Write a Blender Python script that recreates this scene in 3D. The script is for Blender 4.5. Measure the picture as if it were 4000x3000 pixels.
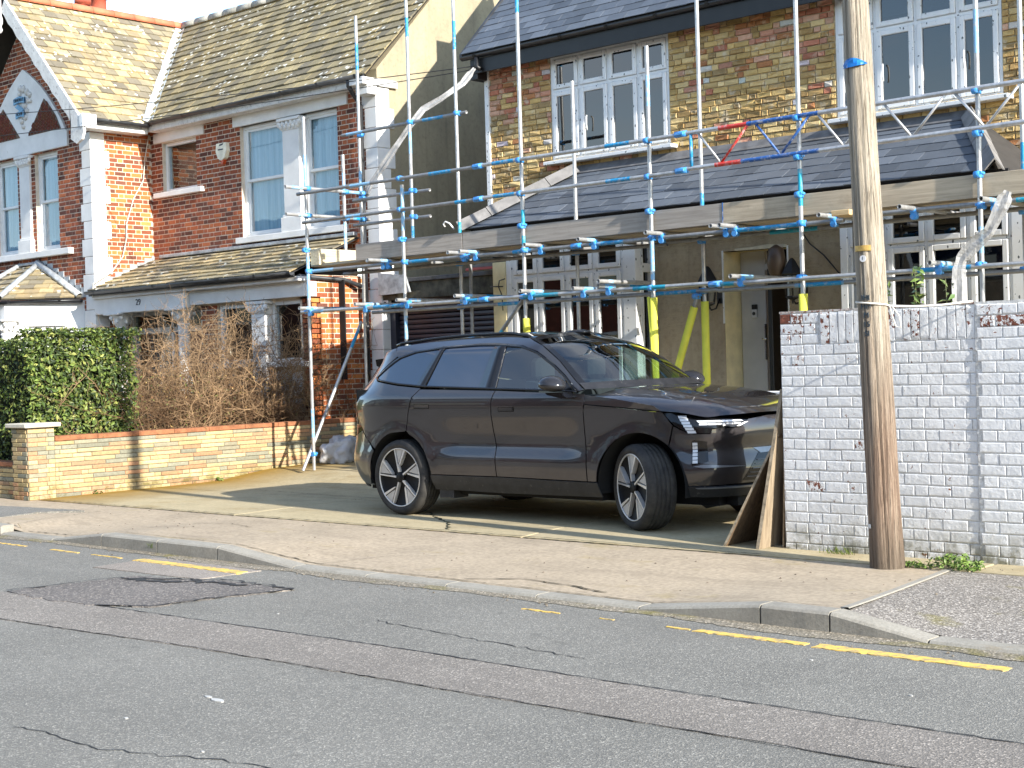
import bpy, bmesh, math, random
import numpy as np
from mathutils import Vector, Matrix
from mathutils.geometry import delaunay_2d_cdt

random.seed(7); RNG = np.random.RandomState(11)
SC = bpy.context.scene
COL = SC.collection
for o in list(bpy.data.objects): bpy.data.objects.remove(o)

# ------------------------------------------------------------------ camera
CAM_H = 1.6
RW = np.array([[0.73865314, 0.67345027, -0.02926207], [-0.0120931, -0.03016408, -0.9994718], [-0.67397722, 0.73861686, -0.0141367]])                    # rows: camera right, down, forward in world axes
FPX = 5808.0 / 4000.0                    # focal length / picture width
cam = bpy.data.cameras.new('camera'); cam.sensor_width = 36.0; cam.lens = 36.0 * FPX
cam.clip_start = 0.05; cam.clip_end = 3000
cam_o = bpy.data.objects.new('camera', cam); COL.objects.link(cam_o)
M = Matrix.Identity(4)
for i in range(3):
    M[i][0] = RW[0][i]; M[i][1] = -RW[1][i]; M[i][2] = -RW[2][i]
M[2][3] = CAM_H
cam_o.matrix_world = M
SC.camera = cam_o

# ------------------------------------------------------------------ light
SUN_AZ, SUN_EL = 7.2, 24.8               # sun stands to the right along the street, slightly on the camera's side
w = bpy.data.worlds.new('World'); SC.world = w; w.use_nodes = True
nt = w.node_tree; nt.nodes.clear()
sky = nt.nodes.new('ShaderNodeTexSky'); sky.sky_type = 'NISHITA'; sky.sun_disc = False
sky.sun_elevation = math.radians(SUN_EL); sky.sun_rotation = math.radians(90 + SUN_AZ)
sky.altitude = 20; sky.air_density = 1.0; sky.dust_density = 0.3; sky.ozone_density = 1.3
bg = nt.nodes.new('ShaderNodeBackground'); bg.inputs['Strength'].default_value = 0.15
wo = nt.nodes.new('ShaderNodeOutputWorld')
# thin broken cloud over the blue, the same all round the sky
tcw = nt.nodes.new('ShaderNodeTexCoord'); mpw = nt.nodes.new('ShaderNodeMapping')
mpw.inputs['Scale'].default_value = (1.0, 1.0, 2.6)
nzw = nt.nodes.new('ShaderNodeTexNoise'); nzw.inputs['Scale'].default_value = 2.6; nzw.inputs['Detail'].default_value = 7.0
nzw.inputs['Roughness'].default_value = 0.58
rpw = nt.nodes.new('ShaderNodeValToRGB'); rpw.color_ramp.elements[0].position = 0.48; rpw.color_ramp.elements[1].position = 0.80
rpw.color_ramp.elements[0].color = (0, 0, 0, 1); rpw.color_ramp.elements[1].color = (0.7, 0.7, 0.7, 1)
mxw = nt.nodes.new('ShaderNodeMix'); mxw.data_type = 'RGBA'
mxw.inputs[7].default_value = (4.4, 4.4, 4.4, 1)
nt.links.new(tcw.outputs['Generated'], mpw.inputs['Vector']); nt.links.new(mpw.outputs['Vector'], nzw.inputs['Vector'])
nt.links.new(nzw.outputs['Fac'], rpw.inputs['Fac']); nt.links.new(rpw.outputs['Color'], mxw.inputs[0])
nt.links.new(sky.outputs['Color'], mxw.inputs[6]); nt.links.new(mxw.outputs[2], bg.inputs['Color'])
nt.links.new(bg.outputs['Background'], wo.inputs['Surface'])
sl = bpy.data.lights.new('sun', 'SUN'); sl.energy = 3.8; sl.angle = math.radians(0.55); sl.color = (1.0, 0.95, 0.865)
so = bpy.data.objects.new('sun', sl); COL.objects.link(so)
ca, ce = math.radians(SUN_AZ), math.radians(SUN_EL)
SUND = Vector((-math.cos(ce) * math.cos(ca), math.cos(ce) * math.sin(ca), -math.sin(ce)))
so.rotation_euler = SUND.to_track_quat('-Z', 'Y').to_euler()
so.location = (10, -4, 20)
SC.view_settings.view_transform = 'Standard'; SC.view_settings.look = 'None'
SC.view_settings.exposure = 1.32; SC.view_settings.gamma = 1.0; SC.view_settings.use_curve_mapping = False
SC.render.engine = 'CYCLES'
SC.cycles.max_bounces = 6; SC.cycles.diffuse_bounces = 3; SC.cycles.glossy_bounces = 4
SC.cycles.transmission_bounces = 4; SC.cycles.transparent_max_bounces = 12
SC.cycles.caustics_reflective = False; SC.cycles.caustics_refractive = False
SC.cycles.sample_clamp_indirect = 6.0

def project(P):
    """world points (n,3) -> pixel x, y in a 1024 x 768 frame and depth"""
    v = (np.asarray(P, float) - np.array([0, 0, CAM_H])) @ RW.T
    d = np.maximum(v[:, 2], 1e-6)
    return 512 + 1024 * FPX * v[:, 0] / d, 384 + 1024 * FPX * v[:, 1] / d, v[:, 2]

# ------------------------------------------------------------------ mesh helpers
def srgb(r, g, b):
    f = lambda c: c / 12.92 if c <= 0.04045 else ((c + 0.055) / 1.055) ** 2.4
    return (f(r / 255), f(g / 255), f(b / 255))

def thing(name, label, cat, loc=(0, 0, 0), group=None):
    o = bpy.data.objects.new(name, None); COL.objects.link(o); o.location = loc
    o.empty_display_size = 0.2
    o['label'] = label; o['category'] = cat
    if group: o['group'] = group
    return o

def tag(o, label=None, cat=None, group=None, kind=None):
    if label: o['label'] = label
    if cat: o['category'] = cat
    if group: o['group'] = group
    if kind: o['kind'] = kind
    return o

def world_loc(o):
    v = Vector((0, 0, 0))
    while o is not None:
        v = v + o.location; o = o.parent
    return v

def link(name, mesh, parent=None):
    o = bpy.data.objects.new(name, mesh); COL.objects.link(o)
    if parent is not None:
        o.parent = parent; o.location = -world_loc(parent)
    return o

class MB:
    """collects geometry in world coordinates; build() links it as one mesh object"""
    def __init__(s): s.v = []; s.f = []; s.m = []; s.mi = 0; s.sm = []
    def add(s, vs, fs, smooth=False):
        b = len(s.v); s.v += [tuple(p) for p in vs]
        for f in fs: s.f.append([i + b for i in f]); s.m.append(s.mi); s.sm.append(smooth)
        return s
    def box(s, x0, x1, y0, y1, z0, z1):
        x0, x1 = sorted((x0, x1)); y0, y1 = sorted((y0, y1)); z0, z1 = sorted((z0, z1))
        vs = [(x0, y0, z0), (x1, y0, z0), (x1, y1, z0), (x0, y1, z0), (x0, y0, z1), (x1, y0, z1), (x1, y1, z1), (x0, y1, z1)]
        return s.add(vs, [(0, 3, 2, 1), (4, 5, 6, 7), (0, 1, 5, 4), (1, 2, 6, 5), (2, 3, 7, 6), (3, 0, 4, 7)])
    def bbox(s, x0, x1, y0, y1, z0, z1, b=0.006):
        """box with chamfered edges"""
        x0, x1 = sorted((x0, x1)); y0, y1 = sorted((y0, y1)); z0, z1 = sorted((z0, z1))
        b = min(b, (x1 - x0) / 2.2, (y1 - y0) / 2.2, (z1 - z0) / 2.2)
        bm = bmesh.new(); bmesh.ops.create_cube(bm, size=1.0)
        for v in bm.verts:
            v.co = Vector(((x0 + x1) / 2 + v.co.x * (x1 - x0), (y0 + y1) / 2 + v.co.y * (y1 - y0), (z0 + z1) / 2 + v.co.z * (z1 - z0)))
        bmesh.ops.bevel(bm, geom=bm.edges[:], offset=b, segments=1, affect='EDGES', profile=0.5)
        return s.bm(bm)
    def bm(s, bm, smooth=False):
        bm.verts.index_update()
        s.add([v.co.copy() for v in bm.verts], [[v.index for v in f.verts] for f in bm.faces], smooth); bm.free(); return s
    def prism(s, poly, axis, a, b):
        """poly: 2-D outline; axis 'x','y','z' = extrusion axis; a..b range on it"""
        def P(p, t):
            return {'x': (t, p[0], p[1]), 'y': (p[0], t, p[1]), 'z': (p[0], p[1], t)}[axis]
        n = len(poly); vs = [P(p, a) for p in poly] + [P(p, b) for p in poly]
        fs = [list(range(n))[::-1], list(range(n, 2 * n))] + [(i, (i + 1) % n, n + (i + 1) % n, n + i) for i in range(n)]
        bm = bmesh.new(); vv = [bm.verts.new(p) for p in vs]
        for f in fs: bm.faces.new([vv[i] for i in f])
        bmesh.ops.triangulate(bm, faces=[f for f in bm.faces if len(f.verts) > 4])
        bmesh.ops.recalc_face_normals(bm, faces=bm.faces[:])
        return s.bm(bm)
    def tube(s, pts, r, n=10, cap=True, bands=None):
        """round tube along pts; r number or list; bands: per-segment material index"""
        pts = [Vector(p) for p in pts]; k = len(pts)
        rs = r if isinstance(r, (list, tuple)) else [r] * k
        base = len(s.v); prev = None
        for i, p in enumerate(pts):
            t = (pts[min(i + 1, k - 1)] - pts[max(i - 1, 0)]).normalized()
            if prev is None:
                a = Vector((0, 0, 1)) if abs(t.z) < 0.9 else Vector((1, 0, 0))
                e1 = t.cross(a).normalized()
            else:
                e1 = (prev - t * prev.dot(t)).normalized()
            prev = e1; e2 = t.cross(e1)
            for j in range(n):
                q = 2 * math.pi * j / n
                s.v.append(tuple(p + (e1 * math.cos(q) + e2 * math.sin(q)) * rs[i]))
        for i in range(k - 1):
            mi = bands[i] if bands else s.mi
            for j in range(n):
                s.f.append([base + i * n + j, base + i * n + (j + 1) % n, base + (i + 1) * n + (j + 1) % n, base + (i + 1) * n + j])
                s.m.append(mi); s.sm.append(True)
        if cap:
            s.f.append([base + j for j in range(n)][::-1]); s.m.append(bands[0] if bands else s.mi); s.sm.append(False)
            s.f.append([base + (k - 1) * n + j for j in range(n)]); s.m.append(bands[-1] if bands else s.mi); s.sm.append(False)
        return s
    def pipe(s, p0, p1, r=0.024, n=12, bands=None, ri=None, cuts=None):
        """open scaffold tube with a visible wall thickness; bands [(t0,t1,mat)] paint along it"""
        p0 = Vector(p0); p1 = Vector(p1); ri = ri or r * 0.82
        ts = [0.0]; ms = []
        for (a, b, m) in sorted(bands or []):
            if a > ts[-1] + 1e-4: ts.append(a); ms.append(0)
            ts.append(b); ms.append(m)
        if ts[-1] < 0.9999: ts.append(1.0); ms.append(0)
        pts = [p0.lerp(p1, t) for t in ts]
        s.tube(pts, r, n, cap=False, bands=ms)
        d = (p1 - p0).normalized()
        for e, q, sg in ((p0, p0 + d * 0.12, 1), (p1, p1 - d * 0.12, -1)):
            b0 = len(s.v); a = Vector((0, 0, 1)) if abs(d.z) < 0.9 else Vector((1, 0, 0))
            e1 = d.cross(a).normalized(); e2 = d.cross(e1)
            for c, rr in ((e, r), (e, ri), (q, ri)):
                for j in range(n):
                    t = 2 * math.pi * j / n
                    s.v.append(tuple(c + (e1 * math.cos(t) + e2 * math.sin(t)) * rr))
            for k in range(2):
                for j in range(n):
                    f = [b0 + k * n + j, b0 + k * n + (j + 1) % n, b0 + (k + 1) * n + (j + 1) % n, b0 + (k + 1) * n + j]
                    s.f.append(f if sg < 0 else f[::-1]); s.m.append(0 if k == 0 else 1 if False else 0); s.sm.append(k > 0)
            f = [b0 + 2 * n + j for j in range(n)]; s.f.append(f); s.m.append(0); s.sm.append(False)
        return s
    def lathe(s, prof, c, n=16, axis='z', smooth=True):
        base = len(s.v); k = len(prof)
        for (r, h) in prof:
            for j in range(n):
                q = 2 * math.pi * j / n; a, b = r * math.cos(q), r * math.sin(q)
                s.v.append({'z': (c[0] + a, c[1] + b, c[2] + h), 'y': (c[0] + a, c[1] + h, c[2] + b), 'x': (c[0] + h, c[1] + a, c[2] + b)}[axis])
        for i in range(k - 1):
            for j in range(n):
                s.f.append([base + i * n + j, base + i * n + (j + 1) % n, base + (i + 1) * n + (j + 1) % n, base + (i + 1) * n + j]); s.m.append(s.mi); s.sm.append(smooth)
        s.f.append([base + j for j in range(n)][::-1]); s.m.append(s.mi); s.sm.append(False)
        s.f.append([base + (k - 1) * n + j for j in range(n)]); s.m.append(s.mi); s.sm.append(False)
        return s
    def build(s, name, mats, parent=None, fixn=False):
        me = bpy.data.meshes.new(name)
        me.from_pydata(s.v, [], s.f)
        if not isinstance(mats, (list, tuple)): mats = [mats]
        for m in mats: me.materials.append(m)
        me.polygons.foreach_set('material_index', [min(i, len(mats) - 1) for i in s.m])
        me.polygons.foreach_set('use_smooth', s.sm)
        me.update()
        if fixn:
            bm = bmesh.new(); bm.from_mesh(me); bmesh.ops.recalc_face_normals(bm, faces=bm.faces[:]); bm.to_mesh(me); bm.free()
        return link(name, me, parent)

def box(name, m, parent, *a): return MB().box(*a).build(name, m, parent)
def bbox(name, m, parent, *a, b=0.006): return MB().bbox(*a, b=b).build(name, m, parent)

# ------------------------------------------------------------------ node helpers
class N:
    def __init__(s, name):
        s.m = bpy.data.materials.new(name); s.m.use_nodes = True; s.t = s.m.node_tree; s.t.nodes.clear()
        s.out = s.n('ShaderNodeOutputMaterial'); s.b = s.n('ShaderNodeBsdfPrincipled')
        s.l(s.b.outputs[0], s.out.inputs[0])
    def n(s, k, **kw):
        x = s.t.nodes.new(k)
        for a, v in kw.items(): setattr(x, a, v)
        return x
    def l(s, a, b): s.t.links.new(a, b)
    def set(s, inp, v):
        if hasattr(v, 'is_linked'): s.l(v, inp)
        elif isinstance(v, (tuple, list)): inp.default_value = tuple(v) + ((1,) if len(v) == 3 and inp.type == 'RGBA' else ())
        else: inp.default_value = v
    def pos(s): return s.n('ShaderNodeNewGeometry').outputs['Position']
    def obj(s): return s.n('ShaderNodeTexCoord').outputs['Object']
    def gen(s): return s.n('ShaderNodeTexCoord').outputs['Generated']
    def map(s, vec, scale=(1, 1, 1), rot=(0, 0, 0), loc=(0, 0, 0)):
        m = s.n('ShaderNodeMapping'); s.l(vec, m.inputs[0]); m.inputs['Scale'].default_value = scale
        m.inputs['Rotation'].default_value = rot; m.inputs['Location'].default_value = loc; return m.outputs[0]
    def noise(s, vec, scale, detail=4, rough=0.55, dist=0.0, col=False):
        x = s.n('ShaderNodeTexNoise'); s.l(vec, x.inputs['Vector']); x.inputs['Scale'].default_value = scale
        x.inputs['Detail'].default_value = detail; x.inputs['Roughness'].default_value = rough; x.inputs['Distortion'].default_value = dist
        return x.outputs['Color' if col else 'Fac']
    def vor(s, vec, scale, feat='F1', out='Distance', rand=1.0):
        x = s.n('ShaderNodeTexVoronoi'); x.feature = feat; s.l(vec, x.inputs['Vector']); x.inputs['Scale'].default_value = scale
        x.inputs['Randomness'].default_value = rand; return x.outputs[out]
    def ramp(s, fac, stops):
        r = s.n('ShaderNodeValToRGB'); s.l(fac, r.inputs[0]); e = r.color_ramp.elements
        while len(e) < len(stops): e.new(0.5)
        for i, (p, c) in enumerate(stops):
            e[i].position = p; e[i].color = (c, c, c, 1) if isinstance(c, (int, float)) else tuple(c) + (1,)
        return r.outputs[0]
    def step(s, fac, a, b): return s.ramp(fac, [(a, 0.0), (b, 1.0)])
    def mix(s, fac, a, b, mode='MIX'):
        x = s.n('ShaderNodeMix'); x.data_type = 'RGBA'; x.blend_type = mode
        s.set(x.inputs[0], fac); s.set(x.inputs[6], a); s.set(x.inputs[7], b); return x.outputs[2]
    def math(s, op, a, b=0.0):
        x = s.n('ShaderNodeMath'); x.operation = op; s.set(x.inputs[0], a); s.set(x.inputs[1], b); return x.outputs[0]
    def bump(s, h, strength=0.4, dist=0.01):
        x = s.n('ShaderNodeBump'); s.l(h, x.inputs['Height']); x.inputs['Strength'].default_value = strength; x.inputs['Distance'].default_value = dist
        s.l(x.outputs[0], s.b.inputs['Normal']); return x.outputs[0]
    def sep(s, vec):
        x = s.n('ShaderNodeSeparateXYZ'); s.l(vec, x.inputs[0]); return x.outputs
    def objcol(s): return s.n('ShaderNodeObjectInfo').outputs['Color']
    def objrand(s): return s.n('ShaderNodeObjectInfo').outputs['Random']
    def attr(s, name='Col'):
        x = s.n('ShaderNodeAttribute'); x.attribute_name = name; return x.outputs['Color']
    def fin(s, color=None, rough=0.7, metal=0.0, spec=0.5, **kw):
        if color is not None: s.set(s.b.inputs['Base Color'], color)
        s.set(s.b.inputs['Roughness'], rough); s.set(s.b.inputs['Metallic'], metal); s.set(s.b.inputs['Specular IOR Level'], spec)
        for k, v in kw.items(): s.set(s.b.inputs[k.replace('_', ' ')], v)
        return s.m

def plain(name, c, rough=0.6, metal=0.0, var=0.12, scale=6.0, bump=0.0, bscale=40.0, spec=0.5, dirt=None):
    """one-colour surface with slow tonal variation, optional dirt colour and fine relief"""
    k = N(name); p = k.pos()
    nz = k.noise(p, scale, 5, 0.6)
    dark = tuple(x * (1 - 2.2 * var) for x in c); lite = tuple(min(1, x * (1 + 1.2 * var)) for x in c)
    col = k.ramp(nz, [(0.3, dark), (0.7, lite)])
    if dirt:
        d = k.step(k.noise(p, scale * 2.3, 6, 0.7), dirt[1], dirt[1] + 0.12); col = k.mix(d, col, dirt[0])
    if bump: k.bump(k.noise(p, bscale, 4, 0.6), bump, 0.01)
    return k.fin(col, rough, metal, spec)

# ------------------------------------------------------------------ pieces (bricks, tiles, slates ...)
def brick_variants(n=6, jit=0.02, cham=(0.03, 0.25, 0.09), seed=1, rough=0.0):
    """unit bricks: x,z in -0.5..0.5, y 0 (back) .. 1 (face); chamfered face, slightly uneven"""
    r = np.random.RandomState(seed); out = []
    cx, cy, cz = cham
    for k in range(n):
        P = []
        for (sx, sz) in ((-1, -1), (1, -1), (1, 1), (-1, 1)): P.append([sx * .5, 0, sz * .5])
        for (sx, sz) in ((-1, -1), (1, -1), (1, 1), (-1, 1)): P.append([sx * .5, 1 - cy, sz * .5])
        for (sx, sz) in ((-1, -1), (1, -1), (1, 1), (-1, 1)): P.append([sx * (.5 - cx), 1, sz * (.5 - cz)])
        P = np.array(P); P[4:, 0] += r.uniform(-jit, jit, 8) * 0.6; P[4:, 2] += r.uniform(-jit, jit, 8) * 2
        P[8:, 1] += r.uniform(-rough, rough * 0.4, 4)
        F = [(0, 4, 5, 1), (1, 5, 6, 2), (2, 6, 7, 3), (3, 7, 4, 0), (4, 8, 9, 5), (5, 9, 10, 6), (6, 10, 11, 7), (7, 11, 8, 4)]
        if rough > 0:      # broken face: a centre point
            P = np.vstack([P, [[r.uniform(-.25, .25), 1 + r.uniform(-rough, rough * .5), r.uniform(-.2, .2)]]])
            F += [(8, 12, 9), (9, 12, 10), (10, 12, 11), (11, 12, 8)]
        else: F += [(8, 11, 10, 9)]
        out.append((P, [tuple(f) if i < 8 else tuple(f) for i, f in enumerate(F)]))
    # fix orientation: u x n = w, outward normals
    res = []
    for P, F in out:
        c = P.mean(0); G = []
        for f in F:
            a, b, d = P[f[0]], P[f[1]], P[f[2]]; nn = np.cross(b - a, d - a); m = P[list(f)].mean(0) - c
            G.append(tuple(f) if nn @ m > 0 else tuple(f[::-1]))
        res.append((P, G))
    return res

def pieces(parent, name, items, variants, mat_obj, mat_attr, limit=300, stuff=None, smooth=False):
    """items: (4x4 numpy matrix world, variant, rgb). The ones that show largest become objects, the rest one stuff part."""
    if not items: return
    mats = np.array([i[0] for i in items])
    C = mats[:, :3, 3]; px, py, dp = project(C)
    inside = (px > -8) & (px < 1032) & (py > -8) & (py < 776) & (dp > 0)
    u = mats[:, :3, 0]; n_ = mats[:, :3, 1]; wv = mats[:, :3, 2]
    area = np.linalg.norm(np.cross(u, wv), axis=1)
    nn = np.cross(wv, u); nn /= np.maximum(np.linalg.norm(nn, axis=1, keepdims=True), 1e-9)
    view = np.array([0, 0, CAM_H]) - C; view /= np.linalg.norm(view, axis=1, keepdims=True)
    score = area * np.maximum((nn * view).sum(1), 0.02) / dp ** 2 * inside
    order = np.argsort(-score)
    keep = [i for i in order[:limit] if score[i] > 0]
    ks = set(keep)
    mes = []
    for k, (P, F) in enumerate(variants):
        me = bpy.data.meshes.new(name); me.from_pydata([tuple(p) for p in P], [], F); me.materials.append(mat_obj)
        if smooth: me.polygons.foreach_set('use_smooth', [True] * len(F))
        mes.append(me)
    pinv = Matrix.Translation(-world_loc(parent))
    for i in keep:
        Mx, v, c = items[i]
        o = bpy.data.objects.new(name, mes[v % len(mes)]); COL.objects.link(o); o.parent = parent
        o.matrix_local = pinv @ Matrix([list(r) for r in Mx]); o.color = tuple(c) + (1,)
    rest = [i for i in range(len(items)) if i not in ks]
    if rest:
        V = []; Fs = []; cols = []; b = 0
        for i in rest:
            Mx, v, c = items[i]; P, F = variants[v % len(variants)]
            V.append(P @ Mx[:3, :3].T + Mx[:3, 3])
            for f in F:
                Fs.append([b + q for q in f]); cols.append(c)
            b += len(P)
        me = bpy.data.meshes.new(stuff or name); me.from_pydata(np.vstack(V).tolist(), [], Fs); me.materials.append(mat_attr)
        at = me.attributes.new('Col', 'FLOAT_COLOR', 'FACE')
        at.data.foreach_set('color', np.array([tuple(c) + (1,) for c in cols], dtype=np.float32).ravel())
        if smooth: me.polygons.foreach_set('use_smooth', [True] * len(Fs))
        o = link(stuff or name, me, parent); o['kind'] = 'stuff'

def basis(u, n, wv, o, lu, ln, lw):
    Mx = np.eye(4); Mx[:3, 0] = np.array(u) * lu; Mx[:3, 1] = np.array(n) * ln; Mx[:3, 2] = np.array(wv) * lw; Mx[:3, 3] = o; return Mx

def sub_iv(ivs, a, b):
    out = []
    for (x, y) in ivs:
        if b <= x or a >= y: out.append((x, y)); continue
        if a > x: out.append((x, a))
        if b < y: out.append((b, y))
    return out

def courses(o, u, n, wv, L, H, course, joint, pitch, allow, colf, depth=0.02, seed=3, nv=6, zskew=0.0, proud=0.0):
    """lay courses of bricks on the face plane through o (lower corner), u along, wv up, n out.
    pitch(r,k) -> list of brick lengths cycling in course r; allow(zmid,z0,z1) -> free u intervals"""
    r = np.random.RandomState(seed); items = []
    o = np.array(o, float); u = np.array(u, float); n = np.array(n, float); wv = np.array(wv, float)
    uo = u
    if np.dot(np.cross(u, n), wv) < 0: uo = -u
    k = 0
    while k * course < H - 0.02:
        z0 = k * course; z1 = min(z0 + course, H); zm = (z0 + z1) / 2
        cyc, off = pitch(k, r)
        ivs = allow(zm, z0, z1)
        x = -off; j = 0
        while x < L:
            ln = cyc[j % len(cyc)]
            if callable(ln): ln = ln(r)
            a, b = x + joint / 2, x + ln - joint / 2; x += ln; j += 1
            for (p, q) in ivs:
                s0, s1 = max(a, p + joint * .3), min(b, q - joint * .3)
                if s1 - s0 > 0.03:
                    h = (z1 - z0) - joint
                    if h < 0.015: continue
                    dd = depth * (1 + r.uniform(-.25, .2)) + proud
                    c = o + u * ((s0 + s1) / 2) + wv * (zm + r.uniform(-1, 1) * 0.0015)
                    items.append((basis(uo, n, wv, c, s1 - s0, dd, h), r.randint(nv), colf(r, (s0 + s1) / 2, zm)))
        k += 1
    return items

def panel(mb, o, u, n, wv, us, ws, holes, thick):
    """slab face with rectangular holes: us=(u0,u1), ws=(w0,w1), holes [(u0,u1,w0,w1)], thickness behind the face"""
    o = np.array(o, float); u = np.array(u, float); n = np.array(n, float); wv = np.array(wv, float)
    ub = sorted({us[0], us[1], *[min(max(h[i], us[0]), us[1]) for h in holes for i in (0, 1)]})
    wb = sorted({ws[0], ws[1], *[min(max(h[i], ws[0]), ws[1]) for h in holes for i in (2, 3)]})
    def solid(i, j):
        if i < 0 or j < 0 or i >= len(ub) - 1 or j >= len(wb) - 1: return False
        a, b = (ub[i] + ub[i + 1]) / 2, (wb[j] + wb[j + 1]) / 2
        return not any(h[0] < a < h[1] and h[2] < b < h[3] for h in holes)
    P = lambda a, b, d: tuple(o + u * a + wv * b - n * d)
    flip = np.dot(np.cross(u, wv), n) < 0
    def q(vs):
        mb.add(vs, [(0, 1, 2, 3) if not flip else (3, 2, 1, 0)])
    for i in range(len(ub) - 1):
        for j in range(len(wb) - 1):
            if not solid(i, j): continue
            a, b, c, d = ub[i], ub[i + 1], wb[j], wb[j + 1]
            q([P(a, c, 0), P(b, c, 0), P(b, d, 0), P(a, d, 0)])
            q([P(a, c, thick), P(a, d, thick), P(b, d, thick), P(b, c, thick)])
            if not solid(i - 1, j): q([P(a, c, thick), P(a, c, 0), P(a, d, 0), P(a, d, thick)])
            if not solid(i + 1, j): q([P(b, c, 0), P(b, c, thick), P(b, d, thick), P(b, d, 0)])
            if not solid(i, j - 1): q([P(a, c, thick), P(b, c, thick), P(b, c, 0), P(a, c, 0)])
            if not solid(i, j + 1): q([P(a, d, 0), P(b, d, 0), P(b, d, thick), P(a, d, thick)])
    return mb

def flemish(course_off=0.17):
    def f(k, r):
        return ([0.225, 0.1125], (0.0 if k % 2 == 0 else 0.169) + r.uniform(-.006, .006) + 0.03)
    return f
# ================================================================== materials of the ground
def asphalt(name, c, c2, speck=0.35, scale=1.0, moss=0.0, stain=0.35, wheel=False):
    k = N(name); p = k.pos()
    v = k.vor(p, 130 * scale, out='Color'); vs = k.sep(v)[0]
    agg = k.ramp(vs, [(0.0, tuple(x * (1 - speck) for x in c)), (0.55, c), (0.86, c2), (1.0, tuple(min(1, x * 1.9) for x in c2))])
    slow = k.noise(p, 0.9, 5, 0.6); mid = k.noise(p, 7, 6, 0.7)
    col = k.mix(stain, agg, k.ramp(slow, [(0.3, tuple(x * 0.62 for x in c)), (0.7, tuple(x * 1.25 for x in c))]), 'MIX')
    col = k.mix(k.step(mid, 0.58, 0.72), col, tuple(x * 0.72 for x in c))
    trk = k.noise(k.map(p, (0.12, 1.3, 1)), 1.0, 4, 0.6); col = k.mix(k.math('MULTIPLY', k.step(trk, .50, .72), .30), col, tuple(x * .62 for x in c))
    oil = k.step(k.noise(p, 2.6, 6, .75), .66, .74); col = k.mix(k.math('MULTIPLY', oil, .45), col, tuple(x * .45 for x in c))
    fine = k.noise(p, 300, 2, 0.5)
    col = k.mix(0.35, col, k.ramp(fine, [(0.3, 0.25), (0.7, 0.8)]), 'OVERLAY')
    if moss:
        g = k.step(k.noise(p, 2.2, 6, 0.65), 0.62 - moss, 0.8 - moss); col = k.mix(g, col, srgb(118, 110, 52))
    k.bump(k.math('ADD', k.math('MULTIPLY', k.vor(p, 130 * scale), 0.8), k.noise(p, 30, 3)), 0.55, 0.006)
    return k.fin(col, 0.88, 0, 0.35)

def concrete(name, c, moss=0.0, mossdir=None, scale=1.0, bump=0.3, speck=0.2, mosscol=(118, 90, 14)):
    k = N(name); p = k.pos()
    a = k.noise(p, 1.6 * scale, 6, 0.65); b = k.noise(p, 26 * scale, 4, 0.65)
    col = k.ramp(a, [(0.25, tuple(x * 0.7 for x in c)), (0.5, c), (0.78, tuple(min(1, x * 1.18) for x in c))])
    col = k.mix(speck, col, k.ramp(b, [(0.3, tuple(x * 0.45 for x in c)), (0.7, tuple(min(1, x * 1.5) for x in c))]))
    st = k.step(k.noise(k.map(p, (0.7, 2.4, 1)), 1.1, 5, 0.6), 0.55, 0.75); col = k.mix(k.math('MULTIPLY', st, 0.5), col, tuple(x * 0.5 for x in c))
    sp_ = k.step(k.noise(p, 5.5, 7, .8), .60, .68); col = k.mix(k.math('MULTIPLY', sp_, .32), col, tuple(x * .42 for x in c))
    if moss:
        g = k.step(k.noise(k.map(p, (0.8, 1.3, 1)), 1.4, 7, 0.7), 0.66 - moss, 0.86 - moss)
        if mossdir is not None:      # growth along the damp foot of a wall: distance from the wall line
            ax, at, wd = mossdir
            d = k.math('ABSOLUTE', k.math('SUBTRACT', k.sep(p)[ax], at))
            near = k.ramp(k.math('ADD', k.math('DIVIDE', d, wd), k.math('MULTIPLY', k.noise(p, 1.7, 5), 0.4)), [(0.22, 1.0), (0.92, 0.0)])
            g = k.math('MAXIMUM', k.math('MULTIPLY', g, 0.5), near)
        col = k.mix(k.math('MULTIPLY', g, 0.95), col, k.mix(k.noise(p, 9, 4), srgb(*mosscol), srgb(mosscol[0] + 40, mosscol[1] + 34, mosscol[2] + 30)))
    k.bump(k.math('ADD', k.noise(p, 120, 4, 0.6), k.math('MULTIPLY', b, 0.8)), bump, 0.006)
    return k.fin(col, 0.9, 0, 0.3)

M_ROAD = asphalt('asphalt_grey', (0.192, 0.183, 0.160), (0.275, 0.258, 0.22), 0.24)
M_STRIP = asphalt('asphalt_pink_reinstatement', (0.215, 0.192, 0.165), (0.31, 0.275, 0.235), 0.3, 0.85)
M_PATCH = asphalt('asphalt_rough_patch', (0.15, 0.135, 0.122), (0.30, 0.26, 0.22), 0.6, 0.6, stain=0.5)
M_SQ = asphalt('asphalt_pale_patch', (0.27, 0.235, 0.20), (0.36, 0.31, 0.26), 0.25, 1.2, stain=0.4)
M_TAR = plain('tar_dark', (0.035, 0.034, 0.033), 0.8, var=0.3, scale=20, bump=0.5, bscale=80)
M_PAVE = concrete('pavement_beige', (0.415, 0.335, 0.238), 0.06, speck=0.42, mosscol=(132, 118, 66))
M_PAVE2 = asphalt('pavement_speckled_grey', (0.225, 0.20, 0.17), (0.43, 0.39, 0.34), 0.6, 0.75, moss=0.03)
M_KERB = concrete('kerb_concrete', (0.33, 0.305, 0.255), 0.03, scale=2.0, bump=0.35, speck=0.3)
M_DRIVE = concrete('driveway_concrete', (0.44, 0.365, 0.225), 0.12, mossdir=(0, -16.9, 2.2), speck=0.25)
M_EARTH = plain('earth', (0.10, 0.085, 0.05), 0.95, var=0.3, scale=3, bump=0.6, bscale=30)

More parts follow.
